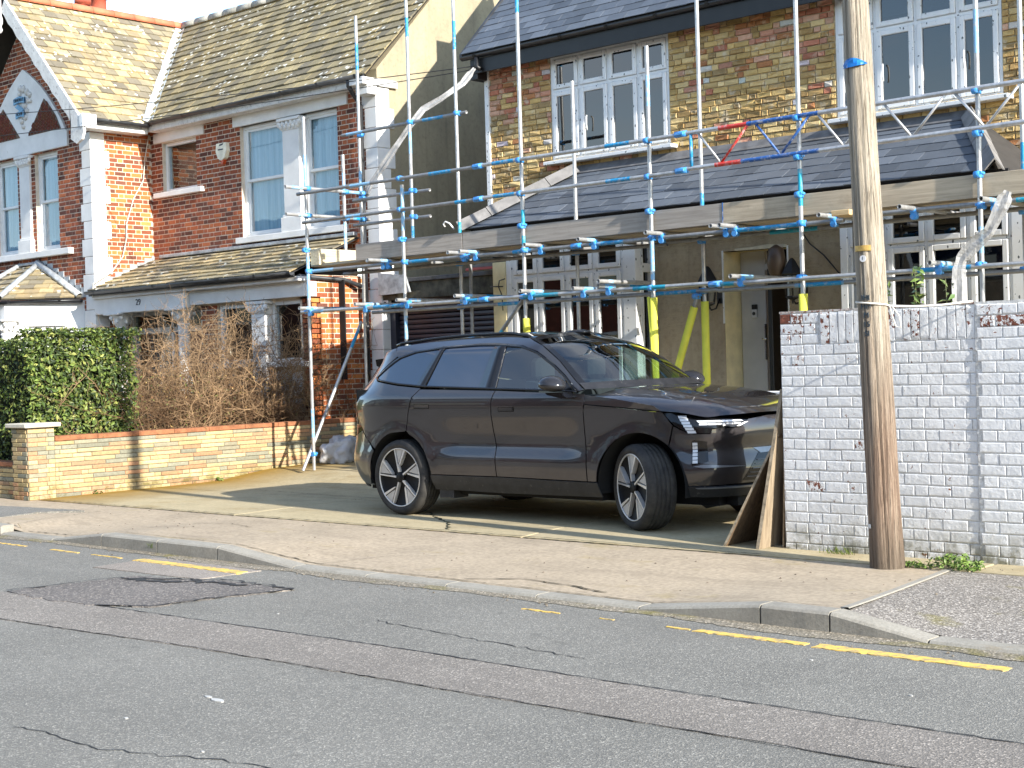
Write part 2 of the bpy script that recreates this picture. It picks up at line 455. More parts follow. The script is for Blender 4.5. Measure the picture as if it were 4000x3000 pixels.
def yellow_mat():
    k = N('yellow_line_paint'); p = k.pos()
    wear = k.step(k.noise(p, 14, 7, 0.75), 0.46, 0.60)
    col = k.mix(k.math('MULTIPLY', wear, 0.75), srgb(232, 192, 96), (0.24, 0.22, 0.17))
    return k.fin(col, 0.8, 0, 0.3)
M_YEL = yellow_mat()

# ================================================================== ground, road, kerb, pavement, driveway
gb = MB(); gb.add([(-1500, -1500, -0.35), (1500, -1500, -0.35), (1500, 1500, -0.35), (-1500, 1500, -0.35)], [(0, 1, 2, 3)])
tag(gb.build('ground', M_EARTH), kind='structure')

def ky(x): return 7.44 - 0.0165 * (x + 4)
def road_grid():
    mb = MB(); xs = np.concatenate([np.linspace(-160, -20, 15), np.linspace(-19, 3, 23), np.linspace(8, 120, 12)]); ys = [-12.0, -4, 0, 3, 5, 6.5, 1e9]
    V = []; 
    for x in xs:
        for y in ys:
            V.append((x, ky(max(min(x, 5), -30)) + 0.02 if y > 1e8 else y, 0.0))
    n = len(ys); F = []
    for i in range(len(xs) - 1):
        for j in range(n - 1): F.append((i * n + j, (i + 1) * n + j, (i + 1) * n + j + 1, i * n + j + 1))
    mb.add(V, F); return mb
tag(road_grid().build('road', M_ROAD), kind='structure')

def rag(poly, step=0.05, amp=0.02, seed=0):
    """roughen a polygon outline"""
    r = np.random.RandomState(seed); out = []
    n = len(poly)
    for i in range(n):
        a = np.array(poly[i], float); b = np.array(poly[(i + 1) % n], float); L = np.linalg.norm(b - a); k = max(1, int(L / step))
        for j in range(k):
            t = j / k; d = (b - a) / max(L, 1e-6); nn = np.array([-d[1], d[0]])
            out.append(tuple(a + (b - a) * t + nn * r.uniform(-amp, amp)))
    return out
def sheet(poly, z0, z1):
    mb = MB(); mb.prism(poly, 'z', z0, z1); return mb

st = [(-10.25, 5.60), (-9.2, 5.63), (-8.1, 5.67), (-6.3, 5.74), (-4.7, 5.74), (-2.6, 5.77), (0.5, 5.80), (5, 5.82),
      (5, 5.25), (0.5, 5.24), (-2.75, 5.20), (-3.7, 5.19), (-4.75, 5.15), (-6.4, 5.11), (-7.4, 5.08), (-8.2, 5.01), (-9.2, 4.95), (-11.5, 4.86), (-13, 4.80), (-13, 5.50)]
tag(sheet(rag(st, 0.12, 0.012, 1), -0.02, 0.004).build('road_trench_reinstatement', M_STRIP), kind='structure')
pt = [(-10.3, 5.62), (-10.17, 6.42), (-10.1, 6.62), (-9.24, 6.86), (-8.44, 6.84), (-8.64, 6.23), (-8.71, 5.80), (-9.1, 5.62), (-9.8, 5.55)]
tag(sheet(rag(pt, 0.06, 0.035, 2), -0.02, 0.008).build('road_worn_patch', M_PATCH), kind='structure')
sq = [(-10.93, 6.74), (-10.98, 7.40), (-9.48, 7.36), (-9.53, 6.80)]
tag(sheet(rag(sq, 0.1, 0.008, 3), -0.02, 0.006).build('road_square_patch', M_SQ), kind='structure')

def ribbon(pts, wd, z, seed=0, jit=0.02, step=0.05):
    """thin ragged crack lying on the ground"""
    r = np.random.RandomState(seed); P = []
    for i in range(len(pts) - 1):
        a, b = np.array(pts[i], float), np.array(pts[i + 1], float); k = max(1, int(np.linalg.norm(b - a) / step))
        for j in range(k): P.append(a + (b - a) * j / k)
    P.append(np.array(pts[-1], float)); P = np.array(P)
    d = np.gradient(P, axis=0); d /= np.maximum(np.linalg.norm(d, axis=1, keepdims=True), 1e-6); nn = np.c_[-d[:, 1], d[:, 0]]
    P = P + nn * r.uniform(-jit, jit, (len(P), 1)); wv = wd * r.uniform(0.25, 1.0, (len(P), 1))
    A, B = P + nn * wv, P - nn * wv; mb = MB(); n = len(P)
    vs = [(a[0], a[1], z) for a in A] + [(b[0], b[1], z) for b in B]
    mb.add(vs, [(i, n + i, n + i + 1, i + 1) for i in range(n - 1)]); return mb
cr = MB()
def crack(pts, wd, z=0.0035, seed=0, jit=0.02):
    b = ribbon(pts, wd, z, seed, jit); cr.add(b.v, b.f)
crack(st[:8], 0.011, 0.0065, 4, 0.006); crack([(-13, 4.80), (-9.2, 4.95), (-8.2, 5.01), (-7.4, 5.08), (-6.4, 5.11), (-4.75, 5.15), (-2.7, 5.2), (2, 5.24)], 0.005, 0.0065, 5, 0.006)
crack([(-6.98, 6.31), (-6.43, 6.24), (-6.1, 6.19), (-5.69, 6.17), (-5.1, 6.1)], 0.006, 0.0035, 6)
crack([(-6.3, 3.45), (-5.92, 3.48), (-5.76, 3.45), (-5.61, 3.47), (-5.29, 3.56), (-5.08, 3.65), (-4.91, 3.69), (-4.4, 3.75)], 0.006, 0.0035, 7)
crack([(-10.3, 5.62), (-10.17, 6.45), (-9.24, 6.88), (-8.44, 6.85)], 0.022, 0.0125, 8, 0.03)
crack([(-10.0, 6.50), (-9.7, 6.55), (-9.3, 6.72), (-8.9, 6.74)], 0.05, 0.0125, 9, 0.05)
crack([(-8.44, 6.84), (-8.64, 6.23), (-8.71, 5.80), (-9.1, 5.62)], 0.016, 0.0125, 10, 0.02)
def pcrack(pts, wd, seed):
    b = ribbon(pts, wd, 0.0, seed, .012)
    zz = lambda x, y: kh(x) + (.062 - kh(x)) * max(0, min(1, (y - ky(x) - .15) / (9.6 - ky(x) - .15))) ** .8 + .004
    pc.add([(x, y, zz(x, y)) for x, y, z in b.v], b.f)
tag(cr.build('road_cracks', M_TAR), kind='structure')

def dash(x0, x1, wd, seed):
    mb = sheet(rag([(x0, ky(x0) - 0.34 - wd / 2), (x1, ky(x1) - 0.34 - wd / 2), (x1, ky(x1) - 0.34 + wd / 2), (x0, ky(x0) - 0.34 + wd / 2)], 0.03, 0.009, seed), -0.01, 0.0105 if x0 < -9.4 and x0 > -11.1 else 0.0045)
    tag(mb.build('yellow_line', M_YEL), kind='structure')
for i, (a, b, wd) in enumerate([(-5.10, -4.34, .07), (-4.28, -3.18, .10), (-10.98, -9.5, .11), (-6.48, -6.16, .028), (-5.83, -5.72, .025), (-5.31, -5.14, .028),
                               (-12.42, -11.95, .04), (-11.72, -11.25, .025), (-13.5, -12.9, .035), (-14.6, -14.1, .04), (-2.9, -1.9, .07)]): dash(a, b, wd, 20 + i)
# small pale marks on the road
wm = MB()
for i, (x, y, s) in enumerate([(-6.05, 4.35, .02), (-5.95, 4.33, .035), (-7.72, 6.12, .012), (-6.0, 3.85, .014), (-5.2, 3.7, .01), (-3.3, 6.3, .01), (-4.1, 6.75, .012)]):
    pb = [(x + s * math.cos(t) * (1.6 if i < 2 else 1) * (0.7 + 0.5 * random.random()), y + s * 0.6 * math.sin(t)) for t in np.linspace(0, 6.28, 10)[:-1]]
    wm.prism(pb, 'z', -0.01, 0.0052)
tag(wm.build('road_paint_flecks', plain('pale_flecks', (0.5, 0.49, 0.46), 0.8)), kind='structure')

# kerb stones: (x0, x1, height at x0, height at x1)
D, Fh, Fr = 0.03, 0.125, 0.125
KS = []
KS = [(-14.02 - .92 * (i + 1), -14.02 - .92 * i, 0.1, 0.1) for i in range(9)][::-1] + [(-14.02, -13.02, D, D), (-13.02, -12.12, D, Fh), (-12.12, -11.21, Fh, Fh), (-11.21, -10.31, Fh, Fh), (-10.31, -9.30, Fh, D),
      (-9.30, -8.42, D, D), (-8.42, -7.55, D, D), (-7.55, -6.67, D, D), (-6.67, -5.79, D, D), (-5.79, -4.87, D, Fr), (-4.87, -4.40, Fr, Fr), (-4.40, -3.79, Fr, D), (-3.79, -2.9, D, D), (-2.9, -2.0, D, D), (-2.0, -1.1, D, D)]
def kh(x):
    for a, b, h0, h1 in KS:
        if a <= x <= b: return h0 + (h1 - h0) * (x - a) / (b - a)
    return 0.1 if x < -14 else D
kerb = bpy.data.objects.new('kerb', None); COL.objects.link(kerb); kerb['kind'] = 'structure'
def kerb_stone(a, b, h0, h1):
    a += 0.007; b -= 0.007; mb = MB(); W = 0.15; c = 0.018
    n = 6; V = []; F = []
    for i in range(n + 1):
        t = i / n; x = a + (b - a) * t; h = h0 + (h1 - h0) * t; y = ky(x) + random.uniform(-.0015, .0015)
        V += [(x, y, -0.1), (x, y + 0.004, h - c), (x, y + 0.008 + c * .5, h - c * .25), (x, y + 0.012 + c, h), (x, y + W, h + 0.001), (x, y + W, -0.1)]
    for i in range(n):
        for j in range(5): F.append((i * 6 + j, (i + 1) * 6 + j, (i + 1) * 6 + j + 1, i * 6 + j + 1))
    F += [tuple(range(6)), tuple(range(n * 6, n * 6 + 6))[::-1]]
    mb.add(V, F); return mb.build('kerb_stone', M_KERB, kerb, fixn=True)
for k_ in KS: kerb_stone(*k_)
kf = MB()                                     # silt lying in the channel against the kerb
rs = np.random.RandomState(5); xs = np.linspace(-15, 0, 220)
V = []; 
for i, x in enumerate(xs):
    wd = 0.05 + 0.10 * abs(math.sin(x * 1.7) * math.sin(x * 0.6 + 1)) + rs.uniform(0, .03)
    V += [(x, ky(x) + 0.004, 0.012), (x, ky(x) - wd, 0.0032)]
kf.add(V, [(2 * i, 2 * i + 1, 2 * i + 3, 2 * i + 2) for i in range(len(xs) - 1)])
tag(kf.build('gutter_silt', asphalt('gutter_silt', (0.22, 0.19, 0.14), (0.36, 0.31, 0.24), 0.5, 0.7, moss=0.08)), kind='stuff')

def ydrive(x): return 9.62 + 0.032 * max(0, min(1, (x + 12) / 6)) * 6 * 0.9 if x < -4 else 9.8
def zd(y): return float(np.interp(y, [9.3, 10.0, 12.4, 13.3, 15.9, 40], [0.058, 0.072, 0.085, 0.19, 0.26, 0.3]))
def edge_x(y): return -4.42 - 0.183 * (y - 7.75)
def pave_sheet(x0, x1, left, name, mat, edge):
    xs = np.arange(x0, x1 + 0.01, 0.23); nj = 9; V = []; F = []
    for i, x in enumerate(xs):
        for j in range(nj):
            t = j / (nj - 1); xx = x
            yk = ky(x) + 0.15; yb = 10.2 if not edge and x > -6 else 10.0
            y = yk + (yb - yk) * t
            if i == (len(xs) - 1 if left else 0) and edge_on: xx = edge_x(y) + (-0.02 if left else 0.02)
            kz = kh(xx) if xx > -22 else .1; kz = np.mean([kh(xx + d) for d in (-.1, 0, .1)])
            zb = zd(y) - 0.006 if y > 9.55 else None
            tt = min(1, (y - yk) / (9.6 - yk)); z = kz - 0.003 + (0.062 - kz) * (tt ** 0.8)
            V.append((xx, y, z))
    for i in range(len(xs) - 1):
        for j in range(nj - 1): F.append((i * nj + j, (i + 1) * nj + j, (i + 1) * nj + j + 1, i * nj + j + 1))
    mb = MB(); mb.add(V, F, True); return tag(mb.build(name, mat), kind='structure')
pc = MB()
pcrack([(-14.05, 7.75), (-14.38, 8.33), (-14.7, 9.2)], .006, 61); pcrack([(-12.6, 8.95), (-12.1, 9.05), (-11.6, 8.9)], .008, 62); pcrack([(-9.2, 7.75), (-9.0, 8.3), (-8.6, 8.5)], .004, 63)
pcrack([(-7.6, 7.75), (-7.2, 7.95), (-6.7, 7.9), (-6.3, 7.78)], .014, 64); pcrack([(-16, 7.78), (-13, 7.84), (-9.3, 7.74), (-5.8, 7.64), (-4.5, 7.62)], .009, 65)
tag(pc.build('pavement_cracks', plain('dirty_joint', (.14, .115, .07), .95, var=.3, scale=20)), kind='structure')
edge_on = True
pave_sheet(-40, -4.75, True, 'pavement', M_PAVE, False)
pave_sheet(-4.45, 8, False, 'pavement_asphalt', M_PAVE2, False)
es = MB()
ye = np.linspace(7.62, 9.72, 14)
V = []
for y in ye:
    tt = min(1, (y - 7.6) / 2.0); z = kh(edge_x(y)) + (0.062 - kh(edge_x(y))) * tt ** .8
    V += [(edge_x(y) - 0.03, y, z + 0.002), (edge_x(y) - .022, y, z + 0.008), (edge_x(y) + 0.022, y, z + 0.008), (edge_x(y) + 0.03, y, z + 0.002)]
es.add(V, [(4 * i + j, 4 * i + j + 1, 4 * i + j + 5, 4 * i + j + 4) for i in range(13) for j in range(3)])
tag(es.build('pavement_edging', M_KERB), kind='structure')
dpatch = MB().prism(rag([(-18.5, 8.75), (-16.4, 8.85), (-14.75, 9.02), (-15.1, 8.65), (-15.0, 8.3), (-14.95, 8.05), (-18.5, 7.9)], .1, .02, 12), 'z', 0.03, 0.0935)
tag(dpatch.build('pavement_dark_patch', M_ROAD), kind='structure')
# driveway slabs
drive = bpy.data.objects.new('driveway', None); COL.objects.link(drive); drive['kind'] = 'structure'
def slab(x0, x1, y0, y1, skew=0.0):
    g = 0.009; mb = MB(); ny = 8; V = []; F = []
    for j in range(ny + 1):
        y = y0 + g + (y1 - y0 - 2 * g) * j / ny
        for (x, dz) in ((x0 + g, -0.12), (x0 + g, -0.006), (x0 + g + .008, 0), (x1 - g - .008, 0), (x1 - g, -0.006), (x1 - g, -0.12)):
            V.append((x + (skew * (y - 9.7) if x > (x0 + x1) / 2 else skew0 * (y - 9.7)), y, zd(y) + dz))
    for j in range(ny):
        for i in range(5): F.append((j * 6 + i, j * 6 + i + 1, (j + 1) * 6 + i + 1, (j + 1) * 6 + i))
    F += [tuple(range(6))[::-1], tuple(range(ny * 6, ny * 6 + 6))]
    mb.add(V, F); return mb.build('slab', M_DRIVE, drive, fixn=True)
XS = [-16.93, -12.9, -8.78, -4.6, -0.6]; YS = [9.68, 11.42, 13.5, 15.92]
for j in range(3):
    for i in range(4):
        skew0 = -0.16 if i == 2 and j == 0 else 0.0
        slab(XS[i], XS[i + 1], YS[j], YS[j + 1], -0.16 if i == 1 and j == 0 else 0.0)
jm = MB(); jm.box(-16.9, -0.6, 9.66, 15.9, -0.05, 0.045)
jm.add([(-16.9, 9.7, .05), (-.6, 9.7, .05), (-.6, 12.4, .067), (-16.9, 12.4, .067)], [(0, 1, 2, 3)])
tag(jm.build('driveway_bed', M_TAR), kind='structure')
crk = ribbon([(-11.05, 10.76), (-10.6, 10.45), (-10.2, 10.2), (-9.79, 9.78)], 0.022, 0.0, 31, 0.02)
crk.v = [(x, y, zd(y) + 0.003) for x, y, z in crk.v]
b2 = ribbon([(-15.2, 11.75), (-13.5, 11.62), (-12.0, 11.6), (-10, 11.5)], 0.007, 0.0, 33, 0.015); o_ = len(crk.v)
crk.v += [(x, y, zd(y) + 0.003) for x, y, z in b2.v]; crk.f += [[i + o_ for i in f] for f in b2.f]; crk.m += [0] * len(b2.f); crk.sm += [False] * len(b2.f)
for b3 in (ribbon([(-16.8, 9.665), (-13, 9.675), (-9, 9.67), (-6.3, 9.68)], 0.016, 0.0, 35, 0.01),):
    o_ = len(crk.v); crk.v += [(x, y, 0.078) for x, y, z in b3.v]; crk.f += [[i + o_ for i in f] for f in b3.f]; crk.m += [0] * len(b3.f); crk.sm += [False] * len(b3.f)
tag(crk.build('driveway_cracks', plain('mossy_crack', (0.03, 0.032, 0.012), 0.9, var=0.3, scale=20)), kind='structure')
gd = MB().box(-40, -17.06, 9.75, 16, -0.2, 0.22); tag(gd.build('garden_soil', M_EARTH), kind='structure')
# ================================================================== materials of the red brick house
def brickmat(name, src, mottled=0.35, bump=0.5, bscale=70, wear=None, rough=0.88):
    k = N(name); p = k.pos(); c = k.objcol() if src == 'obj' else k.attr()
    a = k.noise(p, 22, 5, 0.65); b = k.noise(p, 90, 3, 0.6)
    col = k.mix(mottled, c, k.ramp(a, [(0.25, 0.25), (0.75, 0.78)]), 'SOFT_LIGHT')
    col = k.mix(k.math('MULTIPLY', k.step(k.noise(p, 11, 5, .7), .6, .75), .35), col, (0.05, 0.035, 0.028))
    if wear: col = k.mix(k.math('MULTIPLY', k.step(k.noise(p, wear[1], 6, 0.7), wear[2], wear[2] + 0.1), wear[3]), col, wear[0])
    k.bump(k.math('ADD', k.math('MULTIPLY', a, 1.2), b), bump, 0.008)
    return k.fin(col, rough, 0, 0.3)
def pair(fn, name, *a, **kw): return fn(name, 'obj', *a, **kw), fn(name + '_field', 'attr', *a, **kw)

BM29 = pair(brickmat, 'red_brick')
M_MORT = concrete('mortar_pale', (0.66, 0.56, 0.44), scale=3, speck=0.25)
M_WHITE = plain('white_painted_stucco', (0.80, 0.79, 0.76), 0.75, var=0.05, scale=3, bump=0.25, bscale=55, dirt=((0.50, 0.47, 0.42), 0.66))
M_WPAINT = plain('white_gloss_paint', (0.80, 0.80, 0.78), 0.4, var=0.04, scale=4, dirt=((0.55, 0.52, 0.46), 0.7))
M_OLDW = plain('weathered_white_timber', (0.70, 0.69, 0.66), 0.7, var=0.08, scale=8, bump=0.3, bscale=40, dirt=((0.30, 0.27, 0.25), 0.57))
M_BLACKPL = plain('black_gutter_plastic', (0.018, 0.018, 0.02), 0.35, var=0.2, scale=5)
M_GREYPL = plain('weathered_dark_gutter', (0.045, 0.047, 0.05), 0.5, var=0.25, scale=5)
M_LEAD = plain('lead_sheet', (0.42, 0.44, 0.45), 0.55, 0.1, var=0.2, scale=9, bump=0.3, bscale=14)
M_VALLEY = plain('pale_valley_lining', (0.62, 0.66, 0.66), 0.5, 0.1, var=0.12, scale=7, bump=0.5, bscale=12)
M_RIDGE = plain('terracotta_ridge', srgb(226, 122, 88), 0.8, var=0.12, scale=4, bump=0.2)
M_ROOFBASE = plain('roof_underlay', (0.05, 0.045, 0.04), 0.95)
M_DARK = plain('dark_room', (0.012, 0.012, 0.013), 0.9)  # near-black sheets stand in for the shade inside unlit rooms
M_NET = None

def tilemat(name, src):
    k = N(name); p = k.pos(); c = k.objcol() if src == 'obj' else k.attr()
    a = k.noise(p, 3.2, 6, 0.7); b = k.noise(p, 16, 6, 0.7)
    col = k.mix(k.math('MULTIPLY', k.step(a, 0.45, 0.62), 0.62), c, (0.20, 0.17, 0.12))
    col = k.mix(k.math('MULTIPLY', k.step(b, 0.52, 0.7), 0.45), col, (0.30, 0.25, 0.17))
    sp = k.math('LESS_THAN', k.vor(p, 7), 0.26); spn = k.math('MULTIPLY', sp, k.step(k.noise(p, 2.6, 4), 0.50, 0.56))
    col = k.mix(spn, col, (0.72, 0.70, 0.62))
    ms = k.math('MULTIPLY', k.step(k.noise(p, 7, 6, .7), 0.60, 0.68), k.attr_or(0.0) if False else 1.0)
    x = k.sep(p)[0]; damp = k.ramp(k.math('DIVIDE', k.math('ADD', x, 30.0), 16.0), [(0.30, 0.25), (0.52, 1.0)])
    col = k.mix(k.math('MULTIPLY', ms, damp), col, srgb(84, 78, 34))
    k.bump(k.math('ADD', a, k.noise(p, 70, 4)), 0.4, 0.01)
    return k.fin(col, 0.92, 0, 0.25)
TM29 = pair(tilemat, 'sandy_roof_tile')

def glassmat(name, tint=(0.75, 0.8, 0.8), refl=1.0, trans=0.9, rough=0.02, ior=1.65):
    k = N(name); k.t.nodes.remove(k.b)
    tr = k.n('ShaderNodeBsdfTransparent'); k.set(tr.inputs[0], tuple(t * trans for t in tint))
    gl = k.n('ShaderNodeBsdfGlossy'); gl.inputs['Roughness'].default_value = rough; k.set(gl.inputs['Color'], (refl, refl, refl))
    fr0 = k.n('ShaderNodeFresnel'); fr0.inputs['IOR'].default_value = ior; bk = k.n('ShaderNodeNewGeometry').outputs['Backfacing']
    class _F: pass
    fr = _F(); fr.outputs = [k.math('MULTIPLY', fr0.outputs[0], k.math('SUBTRACT', 1.0, bk))]
    mx = k.n('ShaderNodeMixShader'); k.l(fr.outputs[0], mx.inputs[0]); k.l(tr.outputs[0], mx.inputs[1]); k.l(gl.outputs[0], mx.inputs[2])
    nz = k.n('ShaderNodeBump'); nz.inputs['Strength'].default_value = 0.02; nz.inputs['Distance'].default_value = 0.05
    k.l(k.noise(k.pos(), 1.3, 2), nz.inputs['Height']); k.l(nz.outputs[0], gl.inputs['Normal'])
    k.l(mx.outputs[0], k.out.inputs[0]); return k.m
M_GLASS = glassmat('window_glass', (.86, .92, .95), 1.0, 0.97)
def curtain_mat():
    k = N('pale_blue_curtain'); p = k.pos()
    wv = k.noise(k.map(p, (9, 9, 0.25)), 1.5, 3, 0.5)
    return k.fin(k.ramp(wv, [(0.3, srgb(150, 184, 200)), (0.7, srgb(206, 226, 234))]), 0.9)
M_NET = curtain_mat()

# ================================================================== red brick house, number 29
H29 = thing('brick_house', 'red brick Victorian house with sandy tiled roof, white quoins and the number 29', 'house', (-20.0, 15.7, 0.2))
YF = 15.70; YW = 14.46; XI = -23.07; XR = -17.0; XC = -25.2
C29 = 0.0785
pal_front = [srgb(152, 86, 60), srgb(134, 76, 56), srgb(166, 96, 62), srgb(114, 68, 54), srgb(98, 62, 52), srgb(158, 88, 56), srgb(142, 78, 54)]  # darker, browner bricks: shade on the street fronts is put into the colour
pal_flank = [srgb(176, 98, 58), srgb(140, 82, 58), srgb(202, 118, 66), srgb(122, 76, 60), srgb(194, 106, 60), srgb(150, 84, 56), srgb(214, 134, 76)]
def pick(pal):
    def f(r, a, b):
        c = pal[r.randint(len(pal))]; k = r.uniform(0.8, 1.15); return tuple(min(1, x * k) for x in c)
    return f
VB29 = brick_variants(6, 0.012, (0.02, 0.3, 0.06), 1)
bricks29 = []
wallmb = MB()
def wall_with(o, u, n, L, H, holes, colf, seed, extra=None, course=C29, cut=None):
    """mortar slab + bricks standing proud of it"""
    panel(wallmb, np.array(o) - np.array(n) * 0.0, u, n, (0, 0, 1), (0, L), (0, H), holes, 0.22)
    def allow(zm, z0, z1):
        iv = [(0, L)]
        if cut: iv = cut(zm)
        for h in holes:
            if h[2] < zm < h[3]: iv = sub_iv(iv, h[0], h[1])
        for h in (extra or []):
            if h[2] < zm < h[3]: iv = sub_iv(iv, h[0], h[1])
        return iv
    return courses(o, u, n, (0, 0, 1), L, H, course, 0.0145, flemish(), allow, colf, 0.005, seed)
# main first floor front (u along +X from the inner corner)
Z0 = 3.40
sw = (-22.70, -21.68, 4.85, 5.74); bw = (-20.42, -17.92, 3.86, 5.75)
H = lambda r, x0, z0: (r[0] - x0, r[1] - x0, r[2] - z0, r[3] - z0)
bricks29 += wall_with((XI, YF, Z0), (1, 0, 0), (0, -1, 0), XR - XI, 6.05 - Z0, [H(sw, XI, Z0), H(bw, XI, Z0)], pick(pal_front), 2)
# wing front up to the eaves, then the gable
zg = 6.02
wr = (-24.95, -24.17, 3.90, 5.70); wl = (-26.42, -25.58, 3.90, 5.70); XWL = 2 * XC - XI
bricks29 += wall_with((XWL, YW, 2.7), (1, 0, 0), (0, -1, 0), XI - XWL, zg - 2.7, [H(wr, XWL, 2.7), H(wl, XWL, 2.7)], pick(pal_front), 3)
gm = [(XWL, zg), (XI, zg), (XC, zg + (XI - XC) * 1.02)]
wallmb.prism(gm, 'y', YW, YW + 0.22)
bricks29 += courses((XWL, YW, zg), (1, 0, 0), (0, -1, 0), (0, 0, 1), XI - XWL, 2.1, C29, 0.0145, flemish(),
                    lambda zm, a, b: [(zm / 1.02, XI - XWL - zm / 1.02)], pick(pal_front), 0.005, 4)
# wing flank facing the driveway side
bricks29 += wall_with((XI, YW, 0.2), (0, 1, 0), (1, 0, 0), YF - YW, 6.05 - 0.2, [], pick(pal_flank), 5)
# ground floor: return wall of the bay, strip beside it, ground floor front under the lean-to
bricks29 += wall_with((-17.45, 14.62, 0.25), (0, 1, 0), (1, 0, 0), YF - 14.62, 2.78, [], pick(pal_flank), 6)
bricks29 += wall_with((-17.45, YF, 0.25), (1, 0, 0), (0, -1, 0), 0.45, 3.2, [], pick(pal_front), 7)
bay = (-19.75, -17.62, 0.95, 2.66)
bricks29 += wall_with((-20.2, 14.62, 0.25), (1, 0, 0), (0, -1, 0), 2.75, 2.45, [H(bay, -20.2, .25)], pick(pal_front), 8)
bricks29 += wall_with((XI, 15.05, 0.25), (1, 0, 0), (0, -1, 0), 2.9, 2.6, [(0.15, 2.45, 0.0, 2.45)], pick(pal_front), 9)
wall29 = wallmb.build('wall', M_MORT, H29)
wallmb.__init__()
pieces(wall29, 'brick', bricks29, VB29, BM29[0], BM29[1], 300, 'bricks')
# rendered gable flank facing the driveway
def rendermat(name, c, c2, bumps=0.5, drag=False):
    k = N(name); p = k.pos()
    a = k.noise(k.map(p, (1, 1, .45)), 1.8, 7, 0.68); b = k.noise(p, 14, 6, 0.7); d = k.noise(k.map(p, (6, 6, .35)), 1.4, 4)
    col = k.ramp(a, [(0.28, c2), (0.52, c), (0.8, tuple(min(1, x * 1.25) for x in c))])
    col = k.mix(k.math('MULTIPLY', k.step(b, .5, .72), .4), col, tuple(x * 0.55 for x in c2))
    col = k.mix(k.math('MULTIPLY', k.step(d, .58, .8), .35), col, tuple(x * 0.4 for x in c2))
    h = k.math('ADD', b, k.noise(p, 60, 4, .6))
    if drag: h = k.math('ADD', h, k.math('MULTIPLY', k.noise(k.map(p, (1.2, 1.2, 26)), 2.2, 3), 1.2))
    k.bump(h, bumps, 0.012)
    return k.fin(col, 0.92, 0, 0.25)
M_FLANK = rendermat('old_cement_render', (0.38, 0.325, 0.215), (0.27, 0.235, 0.165), 0.4)
fl = MB(); fl.prism([(YF + .03, 0.2), (24, 0.2), (24, 4.5), (20.6, 6.0), (18.0, 8.56), (YF + .03, 6.22)], 'x', XR - 0.25, XR)
fl.build('rendered_gable', M_FLANK, H29)
# quoins
def quoins(xc, yc, z0, z1, a=(0.27, 0.34), b=(0.36, 0.27), h=0.313):
    z = z0; i = 0
    while z < z1 - 0.05:
        t = min(z + h, z1); k = i % 2
        bbox('quoin', M_WHITE, H29, xc - a[k], xc + 0.022, yc - 0.022, yc + b[k], z + 0.003, t - 0.003, b=0.008)
        z = t; i += 1
quoins(XI, YW, 0.25, 5.90); quoins(XR, YF, 0.3, 5.93, (0.25, 0.31), (0.36, 0.26))
bbox('quoin_cap', M_WHITE, H29, XI - .3, XI + .05, YW - .05, YW + .38, 5.90, 6.0)
bbox('quoin_cap', M_WHITE, H29, XR - .33, XR + .06, YF - .32, YF + .42, 5.94, 6.05)
# stepped corbel under the eave at the gable corner
bbox('eave_corbel', M_WHITE, H29, XR - .22, XR + .05, YF - .22, YF - .02, 5.80, 5.94)

box('dark_backing', M_DARK, H29, -23.0, -17.5, 15.62, 15.66, .2, 3.3)  # dark sheet added behind the ground-floor windows in place of room shade
# ---- roofs
tiles29 = []
pal_tile = [srgb(180, 162, 124), srgb(166, 150, 114), srgb(188, 170, 130), srgb(150, 140, 114), srgb(134, 126, 108), srgb(174, 154, 116), srgb(126, 118, 102)]
def tile_variants(seed=2, thick=1.0):
    r = np.random.RandomState(seed); out = []
    for k in range(6):
        j = lambda s: r.uniform(-s, s)
        P = np.array([[-.5, 0, -.5 + j(.03)], [.5, 0, -.5 + j(.03)], [.5, 0, .62], [-.5, 0, .62],
                      [-.495, 1 + j(.12), -.5 + j(.03)], [.495, 1 + j(.12), -.5 + j(.03)], [.495, 0.15, .62], [-.495, 0.15, .62]])
        F = [(4, 5, 6, 7), (0, 1, 5, 4), (1, 2, 6, 5), (3, 0, 4, 7), (0, 3, 2, 1)]
        c = P.mean(0); G = []
        for f in F:
            a, b, d = P[f[0]], P[f[1]], P[f[2]]; nn = np.cross(b - a, d - a)
            G.append(f if nn @ (P[list(f)].mean(0) - c) > 0 else f[::-1])
        out.append((P, G))
    return out
VT = tile_variants()
def roof(o, u, wv, L, S, gauge, width, allow, colf, seed, thick=0.032, joint=0.008):
    """tiles on a slope: o lower corner, u along the eave, wv up the slope"""
    u = np.array(u, float); wv = np.array(wv, float) / np.linalg.norm(wv); n = np.cross(u, wv)
    if n[2] < 0: n = -n
    r = np.random.RandomState(seed); items = []; k = 0
    uo = u if np.dot(np.cross(u, n), wv) > 0 else -u
    while k * gauge < S - 0.03:
        s0 = k * gauge; s1 = min(s0 + gauge, S); x = -width * (0.5 if k % 2 else 0.0) + r.uniform(-.01, .01)
        iv = allow((s0 + s1) / 2)
        while x < L:
            a, b = x + joint / 2, x + width - joint / 2; x += width
            for (p, q) in iv:
                c0, c1 = max(a, p), min(b, q)
                if c1 - c0 > 0.03:
                    c = np.array(o, float) + u * (c0 + c1) / 2 + wv * (s0 + s1) / 2 + n * r.uniform(0, .003)
                    items.append((basis(uo, n, wv, c, c1 - c0, thick * r.uniform(.85, 1.2), s1 - s0), r.randint(6), colf(r, c0, s0)))
        k += 1
    return items
EY, EZ, RY, RZ = 15.44, 6.09, 18.0, 8.60          # main eave / ridge
WX, WZ = -22.72, 6.05                             # wing eave
su = np.array([0, RY - EY, RZ - EZ]); S = np.linalg.norm(su)
